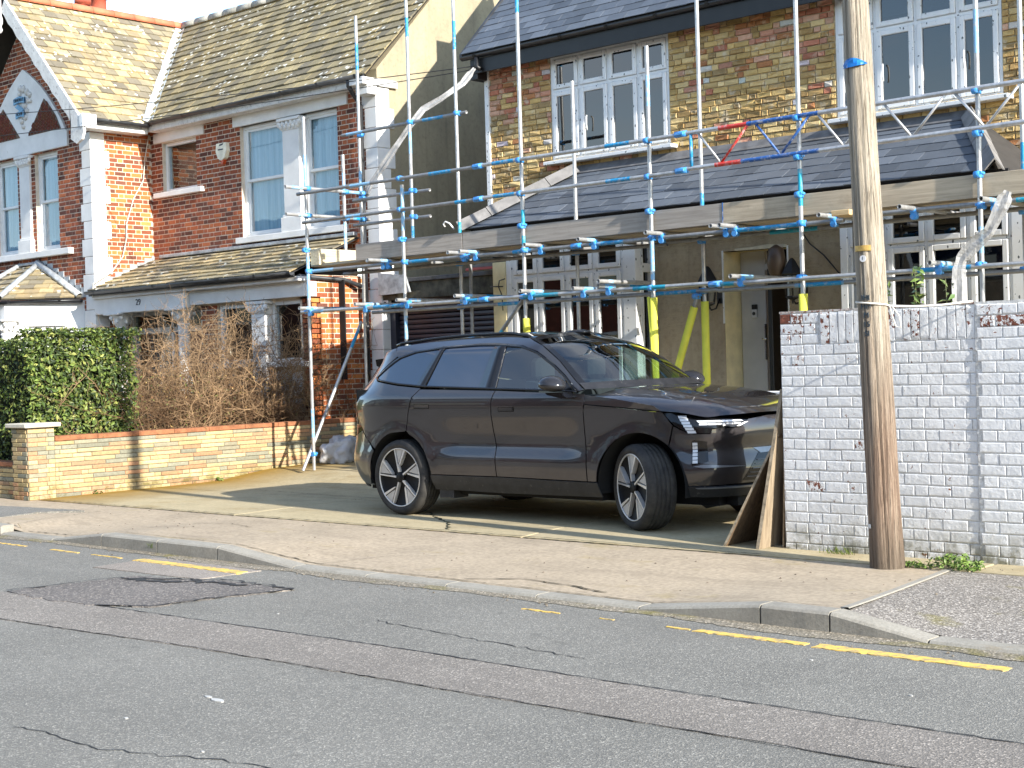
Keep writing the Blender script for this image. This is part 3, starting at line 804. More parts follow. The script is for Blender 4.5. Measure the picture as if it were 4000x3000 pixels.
# valley runs from (WX,EY) to (XC,RY)
def main_allow(s):
    t = s / S; xv = WX + (XC - WX) * t
    return [(xv - XC + 0.04, XR + 0.06 - XC)]
tiles29 += roof((XC, EY, EZ), (1, 0, 0), su, XR + 0.06 - XC, S, 0.205, 0.262, main_allow, pick([srgb(150, 138, 106), srgb(138, 128, 100), srgb(162, 148, 112), srgb(124, 116, 94), srgb(112, 106, 90), srgb(146, 132, 98)]), 12)
swv = np.array([XC - WX, 0, RZ - WZ]); SW = np.linalg.norm(swv); YB = 14.06
def wing_allow(s):
    yv = EY + (RY - EY) * s / SW; return [(0, yv - YB - 0.05)]
tiles29 += roof((WX, YB, WZ), (0, 1, 0), swv, RY - YB, SW, 0.205, 0.262, wing_allow, pick(pal_tile), 13)
base = MB()
base.add([(WX, EY, EZ - .03), (XR + .05, EY, EZ - .03), (XR + .05, RY, RZ - .03), (XC, RY, RZ - .03)], [(0, 1, 2, 3)])
base.add([(WX, YB, WZ - .03), (WX, EY, WZ - .03), (XC, RY, RZ - .03), (XC, YB, RZ - .03)], [(0, 1, 2, 3)])
base.add([(2 * XC - WX, YB, WZ - .02), (XC, YB, RZ - .02), (XC, 20, RZ - .02), (2 * XC - WX, 20, WZ - .02)], [(0, 1, 2, 3)])
base.add([(-40, RY, RZ - .03), (XR + .05, RY, RZ - .03), (XR + .05, 20.7, 6.0), (-40, 20.7, 6.0)], [(0, 1, 2, 3)])
# lean-to roof over porch and bay
LY, LZ, LT = 14.30, 3.06, 3.66
sl_ = np.array([0, YF - LY, LT - LZ]); SL = np.linalg.norm(sl_)
tiles29 += roof((XI + .02, LY, LZ), (1, 0, 0), sl_, 5.6, SL, 0.19, 0.262, lambda s: [(0, 5.55)], pick(pal_tile), 14)
base.add([(XI, LY, LZ - .02), (-17.45, LY, LZ - .02), (-17.45, YF, LT - .02), (XI, YF, LT - .02)], [(0, 1, 2, 3)])
# canted bay roof of the wing
A = np.array([-23.42, YW, 2.99]); B = np.array([-24.47, 13.40, 2.99]); T = np.array([-24.9, YW, 3.66]); B2 = np.array([-26.0, 13.40, 2.99]); T2 = np.array([-25.55, YW, 3.66])
uu = (A - B) / np.linalg.norm(A - B); Lb = np.linalg.norm(A - B)
foot = B + uu * np.dot(T - B, uu); wvb = T - foot; Sb = np.linalg.norm(wvb); ft = np.dot(T - B, uu)
tiles29 += roof(B, uu, wvb, Lb, Sb, 0.165, 0.262, lambda s: [(ft * s / Sb, Lb + (ft - Lb) * s / Sb)], pick(pal_tile), 15)
uf = np.array([1., 0, 0]); wvf = np.array([0, YW - 13.40, .67]); Sf = np.linalg.norm(wvf)
tiles29 += roof(B2, uf, wvf, B[0] - B2[0], Sf, 0.19, 0.262, lambda s: [((T2[0] - B2[0]) * s / Sf, (B[0] - B2[0]) + (T[0] - B[0]) * s / Sf)], pick(pal_tile), 16)
base.add([tuple(B - [0, 0, .02]), tuple(A - [0, 0, .02]), tuple(T - [0, 0, .02])], [(0, 1, 2)]); base.add([tuple(B2 - [0, 0, .02]), tuple(B - [0, 0, .02]), tuple(T - [0, 0, .02]), tuple(T2 - [0, 0, .02])], [(0, 1, 2, 3)])
roof29 = base.build('roof', M_ROOFBASE, H29)
pieces(roof29, 'tile', tiles29, VT, TM29[0], TM29[1], 300, 'tiles')
# ridge tiles, valley, hips
def half_round(p0, p1, r, name, mat, parent, lift=0.0, n=7, r2=None, sm_=True):
    p0, p1 = Vector(p0), Vector(p1); d = (p1 - p0).normalized(); s = d.cross(Vector((0, 0, 1))).normalized(); up = s.cross(d)
    mb = MB(); V = []
    for (p, rr) in ((p0, r), (p1, r2 or r)):
        for t in (1.0, .8):
            for j in range(n):
                q = math.pi * (-.08 + 1.16 * j / (n - 1)); V.append(p + s * math.cos(q) * rr * t + up * (math.sin(q) * rr * t + lift))
    F = []
    for j in range(n - 1): F += [(j, j + 1, 2 * n + j + 1, 2 * n + j), (n + j + 1, n + j, 3 * n + j, 3 * n + j + 1), (j, n + j, n + j + 1, j + 1), (2 * n + j, 2 * n + j + 1, 3 * n + j + 1, 3 * n + j)]
    F += [(0, 2 * n, 3 * n, n), (n - 1, 2 * n - 1, 4 * n - 1, 3 * n - 1)]
    mb.add(V, F, sm_); return mb.build(name, mat, parent, fixn=True)
y = YB
while y < 17.75:
    half_round((XC, y, RZ - .02), (XC, min(y + .455, 17.95), RZ - .02), .125, 'ridge_tile', M_RIDGE, roof29, r2=.118); y += .46
x = XC + .1
M_RIDGE2 = plain('grey_ridge', (0.36, 0.35, 0.31), 0.85, var=0.2, scale=5, bump=0.3)
while x < XR:
    half_round((x, RY, RZ - .02), (min(x + .455, XR + .06), RY, RZ - .02), .12, 'ridge_tile', M_RIDGE2, roof29); x += .46
vl = MB(); va, vb = Vector((WX, EY, EZ)), Vector((XC, RY, RZ)); n_ = 14; V = []
for i in range(n_ + 1):
    p = va.lerp(vb, i / n_); wob = 0.01 * math.sin(i * 2.1)
    V += [p + Vector((.0, -.13 + wob, 0.045 + .0)), p + Vector((0.02, 0, .012)), p + Vector((.13 - wob, 0, 0.045))]
vl.add(V, [(3 * i + j, 3 * i + j + 1, 3 * i + j + 4, 3 * i + j + 3) for i in range(n_) for j in (0, 1)])
vl.build('valley_lining', M_VALLEY, roof29)
for (p, q, r_, nm) in ((B + [0, 0, .03], T + [0, 0, .03], .06, 'lead_hip'), (A + [-.06, -.06, .02], T + [0, -.05, .03], .07, 'lead_flashing'), (B2 + [0, 0, .03], T2 + [0, 0, .03], .06, 'lead_hip'), (T + [0, -.03, .02], T2 + [0, -.03, .02], .05, 'lead_flashing')):
    half_round(p, q, r_, nm, M_LEAD, roof29)
for i in range(8):       # stepped flashing climbing the wall beside the bay roof
    t = i / 8; p = A + (T - A) * t
    bbox('lead_step', M_LEAD, roof29, p[0] - .12, p[0] + .10, YW - .018, YW + .001, p[2] + .0, p[2] + .17 - .02 * (i % 2), b=.004)
for i in range(9):       # the same beside the lean-to roof
    t = i / 9; yy = LY + .1 + (YF - LY) * t; zz = LZ + (LT - LZ) * t
    bbox('lead_step', M_LEAD, roof29, XI - .001, XI + .018, yy, yy + .17, zz + .03, zz + .15 + .02 * (i % 2), b=.004)
bbox('lead_flashing', M_LEAD, roof29, XI + .3, -17.5, YF - .1, YF - .012, LT + .01, LT + .07, b=.01)

# ---- gutters, fascias, downpipe
def gutter(p0, p1, r, mat, parent, name='gutter', brackets=0.9):
    p0, p1 = Vector(p0), Vector(p1); d = (p1 - p0).normalized(); s = d.cross(Vector((0, 0, 1))).normalized(); mb = MB(); n = 9; V = []
    L = (p1 - p0).length
    for p in (p0, p1):
        for rr in (r, r * .86):
            for j in range(n):
                q = math.pi + math.pi * j / (n - 1); V.append(p + s * math.cos(q) * rr + Vector((0, 0, math.sin(q) * rr)))
    F = []
    for j in range(n - 1): F += [(j, j + 1, 2 * n + j + 1, 2 * n + j), (n + j, 3 * n + j, 3 * n + j + 1, n + j + 1), (j, n + j, n + j + 1, j + 1), (2 * n + j, 2 * n + j + 1, 3 * n + j + 1, 3 * n + j)]
    F += [(0, n, 3 * n, 2 * n), (n - 1, 3 * n - 1, 4 * n - 1, 2 * n - 1) if False else (n - 1, 2 * n - 1, 4 * n - 1, 3 * n - 1)]
    mb.add(V, F, True)
    t = 0.25
    while t < L:
        q0 = p0 + d * t; q1 = q0 + d * .05; b0 = len(mb.v); W = []
        for p in (q0, q1):
            for j in range(n):
                q = math.pi + math.pi * j / (n - 1); W.append(p + s * math.cos(q) * r * 1.1 + Vector((0, 0, math.sin(q) * r * 1.1 + .004)))
        mb.add(W, [(j, j + 1, n + j + 1, n + j) for j in range(n - 1)], True)
        t += brackets
    return mb.build(name, mat, parent, fixn=True)
gutter((WX - .03, EY - .05, EZ - .0), (XR + .02, EY - .05, EZ - .0), .06, M_GREYPL, H29)
gutter((WX + .05, YB + .25, WZ), (WX + .05, EY - .03, WZ), .06, M_GREYPL, H29)
bbox('fascia', M_OLDW, H29, WX - .05, XR - .3, EY + .012, EY + .04, EZ - .16, EZ - .02)
bbox('soffit', M_OLDW, H29, WX - .05, XR - .3, EY + .06, YF - .012, EZ - .16, EZ - .13)
bbox('fascia', M_OLDW, H29, WX - .06, WX - .03, YB + .2, EY, WZ - .16, WZ - .02)
bbox('soffit', M_OLDW, H29, XI + .012, WX - .06, YB + .2, EY, WZ - .16, WZ - .13)
gutter((XI + .05, LY - .05, LZ - .0), (-17.4, LY - .05, LZ - .0), .055, M_GREYPL, H29)
gb_ = MB(); gutter(tuple(B + [-.05, -.08, -.04]), tuple(A + [.05, -.08, -.04]), .055, M_BLACKPL, H29); gutter(tuple(B2 + [0, -.08, -.04]), tuple(B + [0, -.08, -.04]), .055, M_BLACKPL, H29)
dp = MB(); dp.tube([(-17.28, EY - .05, EZ - .05), (-17.28, EY - .05, EZ - .14), (-17.28, YF - .22, EZ - .26), (-17.27, YF - .08, EZ - .42), (-17.27, YF - .08, 3.9), (-17.27, YF - .08, .3)], .036, 10)
for z in (5.2, 4.2, 3.2, 2.2, 1.2): dp.tube([(-17.27, YF - .08, z), (-17.27, YF - .08, z + .06)], .046, 10)
dp.build('downpipe', M_BLACKPL, H29)
dp = MB(); dp.tube([(-17.42, 14.4, LZ - .06), (-17.40, 15.3, LZ - .10), (-17.32, YF - .12, LZ - .2)], .034, 8); dp.build('gutter_outlet_pipe', M_GREYPL, H29)

# ---- sash windows
def sash(x0, x1, z0, z1, y, parent, curtain=True, mid=0.5, name='window'):
    f = MB(); t = .055
    f.box(x0, x0 + t, y - .01, y + .08, z0, z1); f.box(x1 - t, x1, y - .01, y + .08, z0, z1); f.box(x0 + t, x1 - t, y - .01, y + .08, z1 - t, z1); f.box(x0 + t, x1 - t, y - .02, y + .08, z0, z0 + .06)
    wd = f.build(name, M_WPAINT, parent)
    zm = z0 + (z1 - z0) * mid; s = .045
    if mid > 0:
        for (a, b, yy) in ((zm, z1 - t, y + .012), (z0 + .06, zm + .035, y + .035)):
            m = MB(); m.box(x0 + t, x0 + t + s, yy, yy + .03, a, b); m.box(x1 - t - s, x1 - t, yy, yy + .03, a, b); m.box(x0 + t + s, x1 - t - s, yy, yy + .03, b - s, b); m.box(x0 + t + s, x1 - t - s, yy, yy + .03, a, a + s)
            m.build('sash_frame', M_WPAINT, wd)
            box('pane', M_GLASS, wd, x0 + t + s, x1 - t - s, yy + .012, yy + .016, a + s, b - s)
    else:
        box('pane', M_GLASS, wd, x0 + t, x1 - t, y + .03, y + .034, z0 + .06, z1 - t)
    if curtain:
        c = MB(); n = 60; V = []
        for i in range(n + 1):
            x = x0 + t + (x1 - x0 - 2 * t) * i / n; yy = y + .085 + .008 * math.sin(i * 0.9) + .008 * math.sin(i * 2.3 + 1)
            V += [(x, yy, z0), (x, yy, z1)]
        c.add(V, [(2 * i, 2 * i + 2, 2 * i + 3, 2 * i + 1) for i in range(n)], True); c.build('curtain', M_NET, wd)
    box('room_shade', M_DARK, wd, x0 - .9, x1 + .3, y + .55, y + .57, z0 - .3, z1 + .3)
    return wd
yw = YF + .08
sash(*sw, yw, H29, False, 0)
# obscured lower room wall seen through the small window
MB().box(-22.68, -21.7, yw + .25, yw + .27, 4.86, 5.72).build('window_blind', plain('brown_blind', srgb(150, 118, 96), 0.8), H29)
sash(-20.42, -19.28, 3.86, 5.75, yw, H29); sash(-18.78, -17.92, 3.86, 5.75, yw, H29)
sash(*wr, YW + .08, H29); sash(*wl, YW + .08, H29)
bbox('lintel', M_WHITE, H29, -22.94, -21.43, YF - .03, YF + .1, 5.76, 5.93)
bbox('window_sill', M_WHITE, H29, -22.90, -21.46, YF - .09, YF + .1, 4.76, 4.85)
bbox('lintel', M_WHITE, H29, -20.58, -17.64, YF - .04, YF + .1, 5.75, 5.93)
bbox('window_sill', M_WHITE, H29, -20.5, -17.72, YF - .11, YF + .1, 3.76, 3.86)
def pillar(xc, y, z0, z1, parent, w_=.4, cap=.2, name='window_pillar', dep=.2):
    p = MB(); p.bbox(xc - w_ / 2, xc + w_ / 2, y, y + dep, z0 + .28, z1 - cap); p.bbox(xc - w_ / 2 - .05, xc + w_ / 2 + .05, y - .04, y + dep, z0, z0 + .24); p.bbox(xc - w_ / 2 - .02, xc + w_ / 2 + .02, y - .02, y + dep, z0 + .24, z0 + .28)
    p.bbox(xc - w_ / 2 - .08, xc + w_ / 2 + .08, y - .06, y + dep, z1 - .05, z1)
    o = p.build(name, M_WHITE, parent)
    c = MB()
    c.bbox(xc - w_ / 2 - .01, xc + w_ / 2 + .01, y - .01, y + dep, z1 - cap, z1 - .05); r = random.Random(3)
    for i in range(9):           # carved leaves of the capital
        a = xc - w_ / 2 + w_ * i / 8; zz = z1 - cap + .04 + .05 * (i % 2)
        c.lathe([(.001, -.05), (.03, -.03), (.042, 0), (.03, .035), (.001, .05)], (a, y - .015, zz + .02), 7)
    for i in (-1, 1): c.lathe([(.001, -.03), (.05, -.02), (.055, 0), (.05, .02), (.001, .03)], (xc + i * (w_ / 2 + .04), y - .02, z1 - .09), 10, 'y')
    c.build('capital', M_WHITE, o)
    return o
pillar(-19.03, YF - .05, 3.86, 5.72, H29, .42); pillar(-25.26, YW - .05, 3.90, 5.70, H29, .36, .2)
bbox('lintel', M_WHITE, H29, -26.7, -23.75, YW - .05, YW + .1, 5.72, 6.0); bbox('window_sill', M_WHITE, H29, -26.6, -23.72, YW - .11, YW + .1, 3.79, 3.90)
# ---- gable dressings: pointed stucco panel, herringbone spandrels, plaque
def arch_pts(x0, x1, z0, apex, n=12, bul=.10):
    out = []
    for i in range(n + 1):
        t = i / n; out.append((x0 + (x1 - x0) * t, z0 + (apex - z0) * (t ** 0.85) + bul * math.sin(math.pi * t)))
    return out
ap = MB(); L_ = arch_pts(-26.62, XC, 6.0, 7.30); R_ = [(2 * XC - x, z) for x, z in L_[::-1][1:]]
ap.prism(L_ + R_, 'y', YW - .05, YW); ap.build('stucco_panel', M_WHITE, H29)
M_HB = brickmat('dark_brick', 'obj', 0.3)
hbm = MB()
for sgn in (1, -1):
    tri = [(-25.05, 6.05), (-23.93, 6.05), (-24.08, 6.30), (-24.25, 6.48), (-24.47, 6.66)]
    if sgn < 0: tri = [(2 * XC - x, z) for x, z in tri][::-1]
    hbm.prism(tri, 'y', YW - .06, YW - .045)
hp = hbm.build('herringbone_panel', plain('dark_joint', (0.16, 0.11, 0.08), 0.9), H29)
def in_poly(x, z, poly):
    c = False; n = len(poly); j = n - 1
    for i in range(n):
        if (poly[i][1] > z) != (poly[j][1] > z) and x < (poly[j][0] - poly[i][0]) * (z - poly[i][1]) / (poly[j][1] - poly[i][1]) + poly[i][0]: c = not c
        j = i
    return c
hb_it = []; rr = np.random.RandomState(8)
for sgn in (1, -1):
    tri = [(-25.05, 6.05), (-23.93, 6.05), (-24.08, 6.30), (-24.25, 6.48), (-24.47, 6.66)]
    if sgn < 0: tri = [(2 * XC - x, z) for x, z in tri][::-1]
    for i in range(40):
        for j in range(40):
            for d in (1, -1):
                cx = -27 + i * .115 + (0.0575 if d > 0 else 0); cz = 5.9 + j * .066
                if in_poly(cx, cz, tri) and in_poly(cx + .03, cz + .03 * d, tri) and in_poly(cx - .03, cz - .03 * d, tri):
                    a = math.radians(45 * d); u_ = np.array([math.cos(a), 0, math.sin(a)]); w2 = np.array([-math.sin(a), 0, math.cos(a)]); n2 = np.array([0, -1., 0])
                    uo = u_ if np.dot(np.cross(u_, n2), w2) > 0 else -u_
                    hb_it.append((basis(uo, n2, w2, (cx, YW - .058, cz), .085, .012, .038), rr.randint(6), tuple(x * rr.uniform(.7, 1.1) for x in srgb(112, 62, 44))))
pieces(hp, 'brick', hb_it, VB29, BM29[0], BM29[1], 0, 'herringbone_bricks')
M_BLUE = plain('blue_ribbon_paint', srgb(120, 168, 200), 0.6, var=0.1, scale=12)
pq = MB(); r = random.Random(5)
M_PLQ = plain('plaster_relief', (0.66, 0.64, 0.60), 0.8, var=0.1, scale=15)
for (x, z, s) in [(-25.28, 6.95, .07), (-25.18, 6.93, .08), (-25.05, 6.86, .07), (-24.95, 6.80, .06), (-25.0, 6.70, .06), (-25.12, 6.62, .06), (-25.2, 6.50, .07), (-25.12, 6.40, .06), (-25.25, 6.34, .06), (-25.2, 6.24, .05), (-25.3, 6.86, .05), (-25.05, 6.52, .05), (-24.92, 6.68, .04)]:
    pq.lathe([(.001, -.04), (s * .7, -.03), (s, 0), (s * .6, .03), (.001, .04)], (x, YW - .055, z), 9, 'y')
plq = pq.build('plaque_relief', M_PLQ, H29)
def ribbon_band(x0, x1, z, h, bow, y, name):
    mb = MB(); n = 12; V = []
    for i in range(n + 1):
        t = i / n; x = x0 + (x1 - x0) * t; zz = z + bow * math.sin(math.pi * t); V += [(x, y, zz), (x, y, zz + h), (x, y + .03, zz + h), (x, y + .03, zz)]
    F = [(4 * i + j, 4 * i + (j + 1) % 4, 4 * i + 4 + (j + 1) % 4, 4 * i + 4 + j) for i in range(n) for j in range(4)]
    mb.add(V, F); mb.build(name, M_BLUE, plq, fixn=True)
ribbon_band(-25.46, -25.08, 6.66, .11, .03, YW - .105, 'ribbon'); ribbon_band(-25.40, -25.10, 6.40, .10, .03, YW - .105, 'ribbon')
MB().prism([(-25.42, 6.62), (-25.32, 6.66), (-25.12, 6.54), (-25.2, 6.50)], 'y', YW - .1, YW - .07).build('ribbon', M_BLUE, plq)
def text(s, name, mat, parent, loc, size, rot=(math.pi / 2, 0, 0), ext=0.004, sx=1.0):
    cu = bpy.data.curves.new(name, 'FONT'); cu.body = s; cu.size = size; cu.align_x = 'CENTER'; cu.align_y = 'CENTER'; cu.extrude = ext
    t = bpy.data.objects.new(name, cu); COL.objects.link(t); t.location = loc; t.rotation_euler = rot; t.scale = (sx, 1, 1)
    bpy.context.view_layer.update()
    me = bpy.data.meshes.new_from_object(t.evaluated_get(bpy.context.evaluated_depsgraph_get())); mw = t.matrix_world.copy(); me.transform(mw)
    bpy.data.objects.remove(t); bpy.data.curves.remove(cu); me.materials.clear(); me.materials.append(mat)
    return link(name, me, parent)
M_INK = plain('dark_lettering', (0.03, 0.05, 0.07), 0.6)
text('ORNEVILLE', 'lettering', M_INK, plq, (-25.27, YW - .108, 6.735), .085, sx=.8); text('HOUSE', 'lettering', M_INK, plq, (-25.25, YW - .108, 6.475), .085, sx=.8)
# bargeboards with cut edge
def barge(sgn):
    n = 36; top = []; bot = []
    x0, z0, x1, z1 = XC, RZ + .06, -22.62, 6.00
    d = np.array([x1 - x0, z1 - z0]); Lg = np.linalg.norm(d); d /= Lg; nn = np.array([d[1], -d[0]])
    if nn[1] > 0: nn = -nn
    for i in range(n + 1):
        t = i / n; p = np.array([x0, z0]) + d * Lg * t; top.append(p)
        sc = .20 + .045 * abs(math.sin(t * math.pi * 9)) + (.02 if i % 4 == 0 else 0); bot.append(p + nn * sc)
    foot = [(x1 + .03, z1 - .06), (x1 + .07, z1 - .2), (x1 + .0, z1 - .34), (x1 - .16, z1 - .40), (x1 - .34, z1 - .30)]
    poly = [tuple(p) for p in top] + foot + [tuple(p) for p in bot[::-1][2:]]
    if sgn < 0: poly = [(2 * XC - x, z) for x, z in poly][::-1]
    return MB().prism(poly, 'y', YB - .05, YB).build('bargeboard', M_OLDW, H29)
barge(1); barge(-1)
bbox('barge_return', M_WPAINT, H29, -22.66, -22.56, YB - .06, YB + .22, 5.86, 6.10)
fi = MB(); fi.lathe([(.001, -.6), (.03, -.57), (.045, -.53), (.03, -.49), (.022, -.46), (.05, -.42), (.06, -.36), (.05, -.3), (.03, -.26), (.04, -.2), (.045, 0), (.045, .3), (.001, .3)], (XC, YB - .06, 8.50), 12); fi.build('drop_finial', M_WPAINT, H29)
# alarm box
al = MB(); al.prism([(-20.98, 5.52), (-20.72, 5.52), (-20.70, 5.38), (-20.76, 5.26), (-20.85, 5.22), (-20.94, 5.26), (-21.0, 5.38)], 'y', YF - .09, YF - .009)
ab = al.build('alarm_box', plain('cream_plastic', srgb(238, 234, 212), 0.45), H29)
MB().prism([(-20.90, 5.235), (-20.80, 5.235), (-20.83, 5.16), (-20.87, 5.16)], 'y', YF - .075, YF - .012).build('strobe_lens', plain('orange_lens', srgb(200, 82, 44), 0.3), ab)
MB().box(-20.93, -20.79, YF - .094, YF - .09, 5.40, 5.42).build('printed_stripe', M_INK, ab); MB().prism([(-20.90, 5.47), (-20.80, 5.48), (-20.77, 5.51), (-20.88, 5.50)], 'y', YF - .094, YF - .09).build('printed_mark', M_INK, ab)
# ---- porch and ground-floor bay
bbox('porch_beam', M_WHITE, H29, XI + .02, -20.36, 14.42, 14.75, 2.66, 2.93); bbox('porch_beam', M_WHITE, H29, -20.34, -17.42, 14.50, 14.75, 2.70, 2.93)
bbox('porch_cornice', M_WHITE, H29, XI + .02, -17.38, 14.36, 14.56, 2.93, 3.0)
bbox('fascia', M_GREYPL, H29, XI + .03, -17.42, LY + .0, LY + .03, 2.98, 3.06)
def column(x, y, z0, z1, parent, r=.115):
    c = MB(); c.lathe([(r * 1.5, 0), (r * 1.5, .08), (r * 1.25, .1), (r * 1.3, .16), (r * 1.05, .2), (r, .26), (r * .86, z1 - z0 - .32), (r * .9, z1 - z0 - .28), (r * 1.05, z1 - z0 - .26), (r * .9, z1 - z0 - .24)], (x, y, z0), 18)
    o = c.build('column', M_WHITE, parent)
    k = MB(); k.lathe([(r * .9, -.24), (r * 1.25, -.12), (r * 1.7, -.04), (r * 1.8, -.02)], (x, y, z1), 12); k.bbox(x - r * 2, x + r * 2, y - r * 2, y + r * 2, z1 - .03, z1)
    for i in range(10):
        a = 2 * math.pi * i / 10; rr_ = r * (1.25 + .35 * (i % 2)); k.lathe([(.001, -.05), (.03, -.02), (.035, .02), (.001, .05)], (x + rr_ * math.cos(a), y + rr_ * math.sin(a), z1 - .15 + .07 * (i % 2)), 6)
    k.build('capital', M_WHITE, o); return o
column(-22.45, 14.58, .3, 2.66, H29); column(-20.62, 14.58, .3, 2.66, H29)
pillar(-18.58, 14.52, 1.0, 2.68, H29, .34, .2); 
for (a, b) in ((-19.72, -18.78), (-18.38, -17.62)): sash(a, b, 1.72, 2.66, 14.66, H29, False, 0)
bbox('window_sill', M_WHITE, H29, -19.8, -17.5, 14.53, 14.75, 1.64, 1.72)
bbox('window_apron', M_WHITE, H29, -19.75, -17.62, 14.64, 14.7, .95, 1.64)
text('29', 'house_number', plain('grey_numeral', (0.06, 0.065, 0.075), 0.5), H29, (-21.69, 14.415, 2.815), .15)
# entrance screen set back in the porch
es_ = MB()
for (a, b, c, d) in ((-22.95, -20.55, 2.62, 2.70), (-22.95, -20.55, 2.30, 2.40), (-22.95, -22.87, .3, 2.7), (-21.75, -21.67, .3, 2.7), (-20.63, -20.55, .3, 2.7)): es_.bbox(a, b, 15.1, 15.2, c, d)
esc = es_.build('entrance_screen', M_WPAINT, H29)
for (a, b, c, d) in ((-22.87, -21.75, 2.40, 2.62), (-21.67, -20.63, 2.40, 2.62), (-22.87, -21.75, .9, 2.30)): box('pane', M_GLASS, esc, a, b, 15.14, 15.145, c, d)
bbox('front_door', plain('door_brown', srgb(110, 58, 40), 0.5), H29, -21.65, -20.65, 15.12, 15.17, .32, 2.29)
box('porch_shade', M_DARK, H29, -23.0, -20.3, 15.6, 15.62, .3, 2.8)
bbox('panel_white', M_WHITE, H29, -22.9, -20.6, 15.18, 15.2, .3, 0.9)
# canted bay under the small roof of the wing
cb = MB()
pl = [(-23.42, YW), (-24.42, 13.46), (-26.0, 13.46), (-27.0, YW)]
cb.prism(pl, 'z', .25, 1.35); cb.prism(pl, 'z', 2.62, 2.93); o_ = cb.build('bay', M_WHITE, H29)
u3 = Vector((1, 1, 0)).normalized(); 
def on_face(s, d=0): return (-24.42 + s * .7071 + d * .7071, 13.46 + s * .7071 - d * .7071)
def face_box(mb, s0, s1, z0, z1, d0, d1):
    P = [on_face(s0, d0), on_face(s1, d0), on_face(s1, d1), on_face(s0, d1)]; mb.prism(P, 'z', z0, z1)
bf = MB(); face_box(bf, 0.0, .42, 1.35, 2.62, -.12, 0.0); face_box(bf, 1.05, 1.41, 1.35, 2.62, -.12, 0.0); face_box(bf, .42, 1.05, 2.45, 2.62, -.12, -.02); face_box(bf, .36, 1.10, 2.50, 2.56, -.05, .03)
bf.build('bay_face', M_WHITE, H29)
wf = MB(); face_box(wf, .42, .49, 1.35, 2.45, -.1, -.03); face_box(wf, .98, 1.05, 1.35, 2.45, -.1, -.03); face_box(wf, .49, .98, 2.38, 2.45, -.1, -.03); wfo = wf.build('window', M_WPAINT, H29)
gp = MB(); face_box(gp, .49, .98, 1.35, 2.38, -.07, -.066); gp.build('pane', M_GLASS, wfo)
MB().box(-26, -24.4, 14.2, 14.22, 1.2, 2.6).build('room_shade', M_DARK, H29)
column(*on_face(.05, .1), 1.2, 2.62, H29, .10)
# chimney pots beyond the ridge
chs = MB().bbox(-31.2, -29.3, 18.6, 19.3, 6.5, 9.75).build('chimney_stack', BM29[1] if False else plain('chimney_brick', srgb(140, 80, 56), 0.9, var=.2, scale=12), H29)
for x in (-30.4, -29.77):
    MB().lathe([(.20, 0), (.2, .1), (.17, .15), (.17, .42), (.21, .44), (.21, .52), (.16, .53)], (x, 19.0, 9.75), 16).build('chimney_pot', plain('red_clay_pot', srgb(176, 84, 60), 0.8, var=.15), chs)
# loose cable down the wing flank
cbp = [(-23.0, 15.62, 5.9), (-23.03, 15.55, 5.5), (-23.03, 15.5, 5.1), (-23.03, 15.28, 4.75), (-23.03, 15.12, 4.3), (-23.03, 15.1, 4.0), (-23.0, 15.0, 3.7), (-22.98, 14.75, 3.42), (-22.95, 14.35, 3.2), (-22.9, 14.3, 2.95)]
MB().tube(cbp, .011, 6).build('cable', plain('pale_cable', (0.72, 0.66, 0.54), 0.6), H29)
# ================================================================== yellow brick house being renovated
def upvc_mat():
    k = N('white_upvc_with_film_marks'); p = k.pos()
    q = k.n('ShaderNodeVectorMath'); q.operation = 'MULTIPLY'; k.l(p, q.inputs[0]); q.inputs[1].default_value = (17, 17, 11)
    d = k.vor(q.outputs[0], 1.0, rand=0.75); e = k.noise(p, 34, 2)
    mk = k.math('MULTIPLY', k.math('LESS_THAN', d, 0.20), k.math('GREATER_THAN', e, 0.50))
    col = k.mix(mk, k.ramp(k.noise(p, 3, 4), [(0.3, (0.74, 0.74, 0.72)), (0.7, (0.84, 0.84, 0.82))]), (0.09, 0.10, 0.10))
    col = k.mix(k.math('MULTIPLY', k.step(k.noise(p, 13, 5), 0.63, 0.72), .35), col, (0.45, 0.42, 0.37))
    return k.fin(col, 0.35)
M_UPVC = upvc_mat()
M_GLASS2 = glassmat('new_window_glass', (0.32, 0.38, 0.46), 0.95, 0.8, 0.01, 2.0)
def slatemat(name, src):
    k = N(name); p = k.pos(); c = k.objcol() if src == 'obj' else k.attr()
    a = k.noise(k.map(p, (1, 1, 1)), 5, 6, 0.7); b = k.noise(k.map(p, (20, 5, 5)), 3, 4)
    col = k.mix(0.3, c, k.ramp(a, [(0.3, 0.25), (0.75, 0.75)]), 'SOFT_LIGHT')
    sc = k.step(k.noise(k.map(p, (30, 6, 6), (0, 0, .5)), 1.6, 3), 0.70, 0.78); col = k.mix(k.math('MULTIPLY', sc, .3), col, (0.26, 0.27, 0.28))
    k.bump(k.math('ADD', b, k.noise(p, 60, 3)), 0.3, 0.005)
    return k.fin(col, 0.52, 0, 0.45)
SMAT = pair(slatemat, 'blue_grey_slate')
BMRH = pair(brickmat, 'yellow_stock_brick', 0.5, 0.9, 42, ((0.66, 0.56, 0.40), 6, 0.56, 0.7))
M_MORT2 = plain('sandy_mortar', (0.46, 0.37, 0.23), 0.95, var=0.25, scale=14, bump=0.9, bscale=45)
M_SCRATCH = rendermat('brown_scratch_coat', (0.43, 0.35, 0.235), (0.29, 0.225, 0.15), 0.9, True)
M_CREAM = plain('cream_plaster', srgb(232, 216, 170), 0.85, var=0.08, scale=5, bump=0.2)
M_BLACKG = plain('black_gloss_fascia', (0.010, 0.010, 0.011), 0.45, var=0.2)
M_CAPT = plain('grey_cement_hip', (0.23, 0.22, 0.21), 0.85, var=0.15, scale=6, bump=0.3)

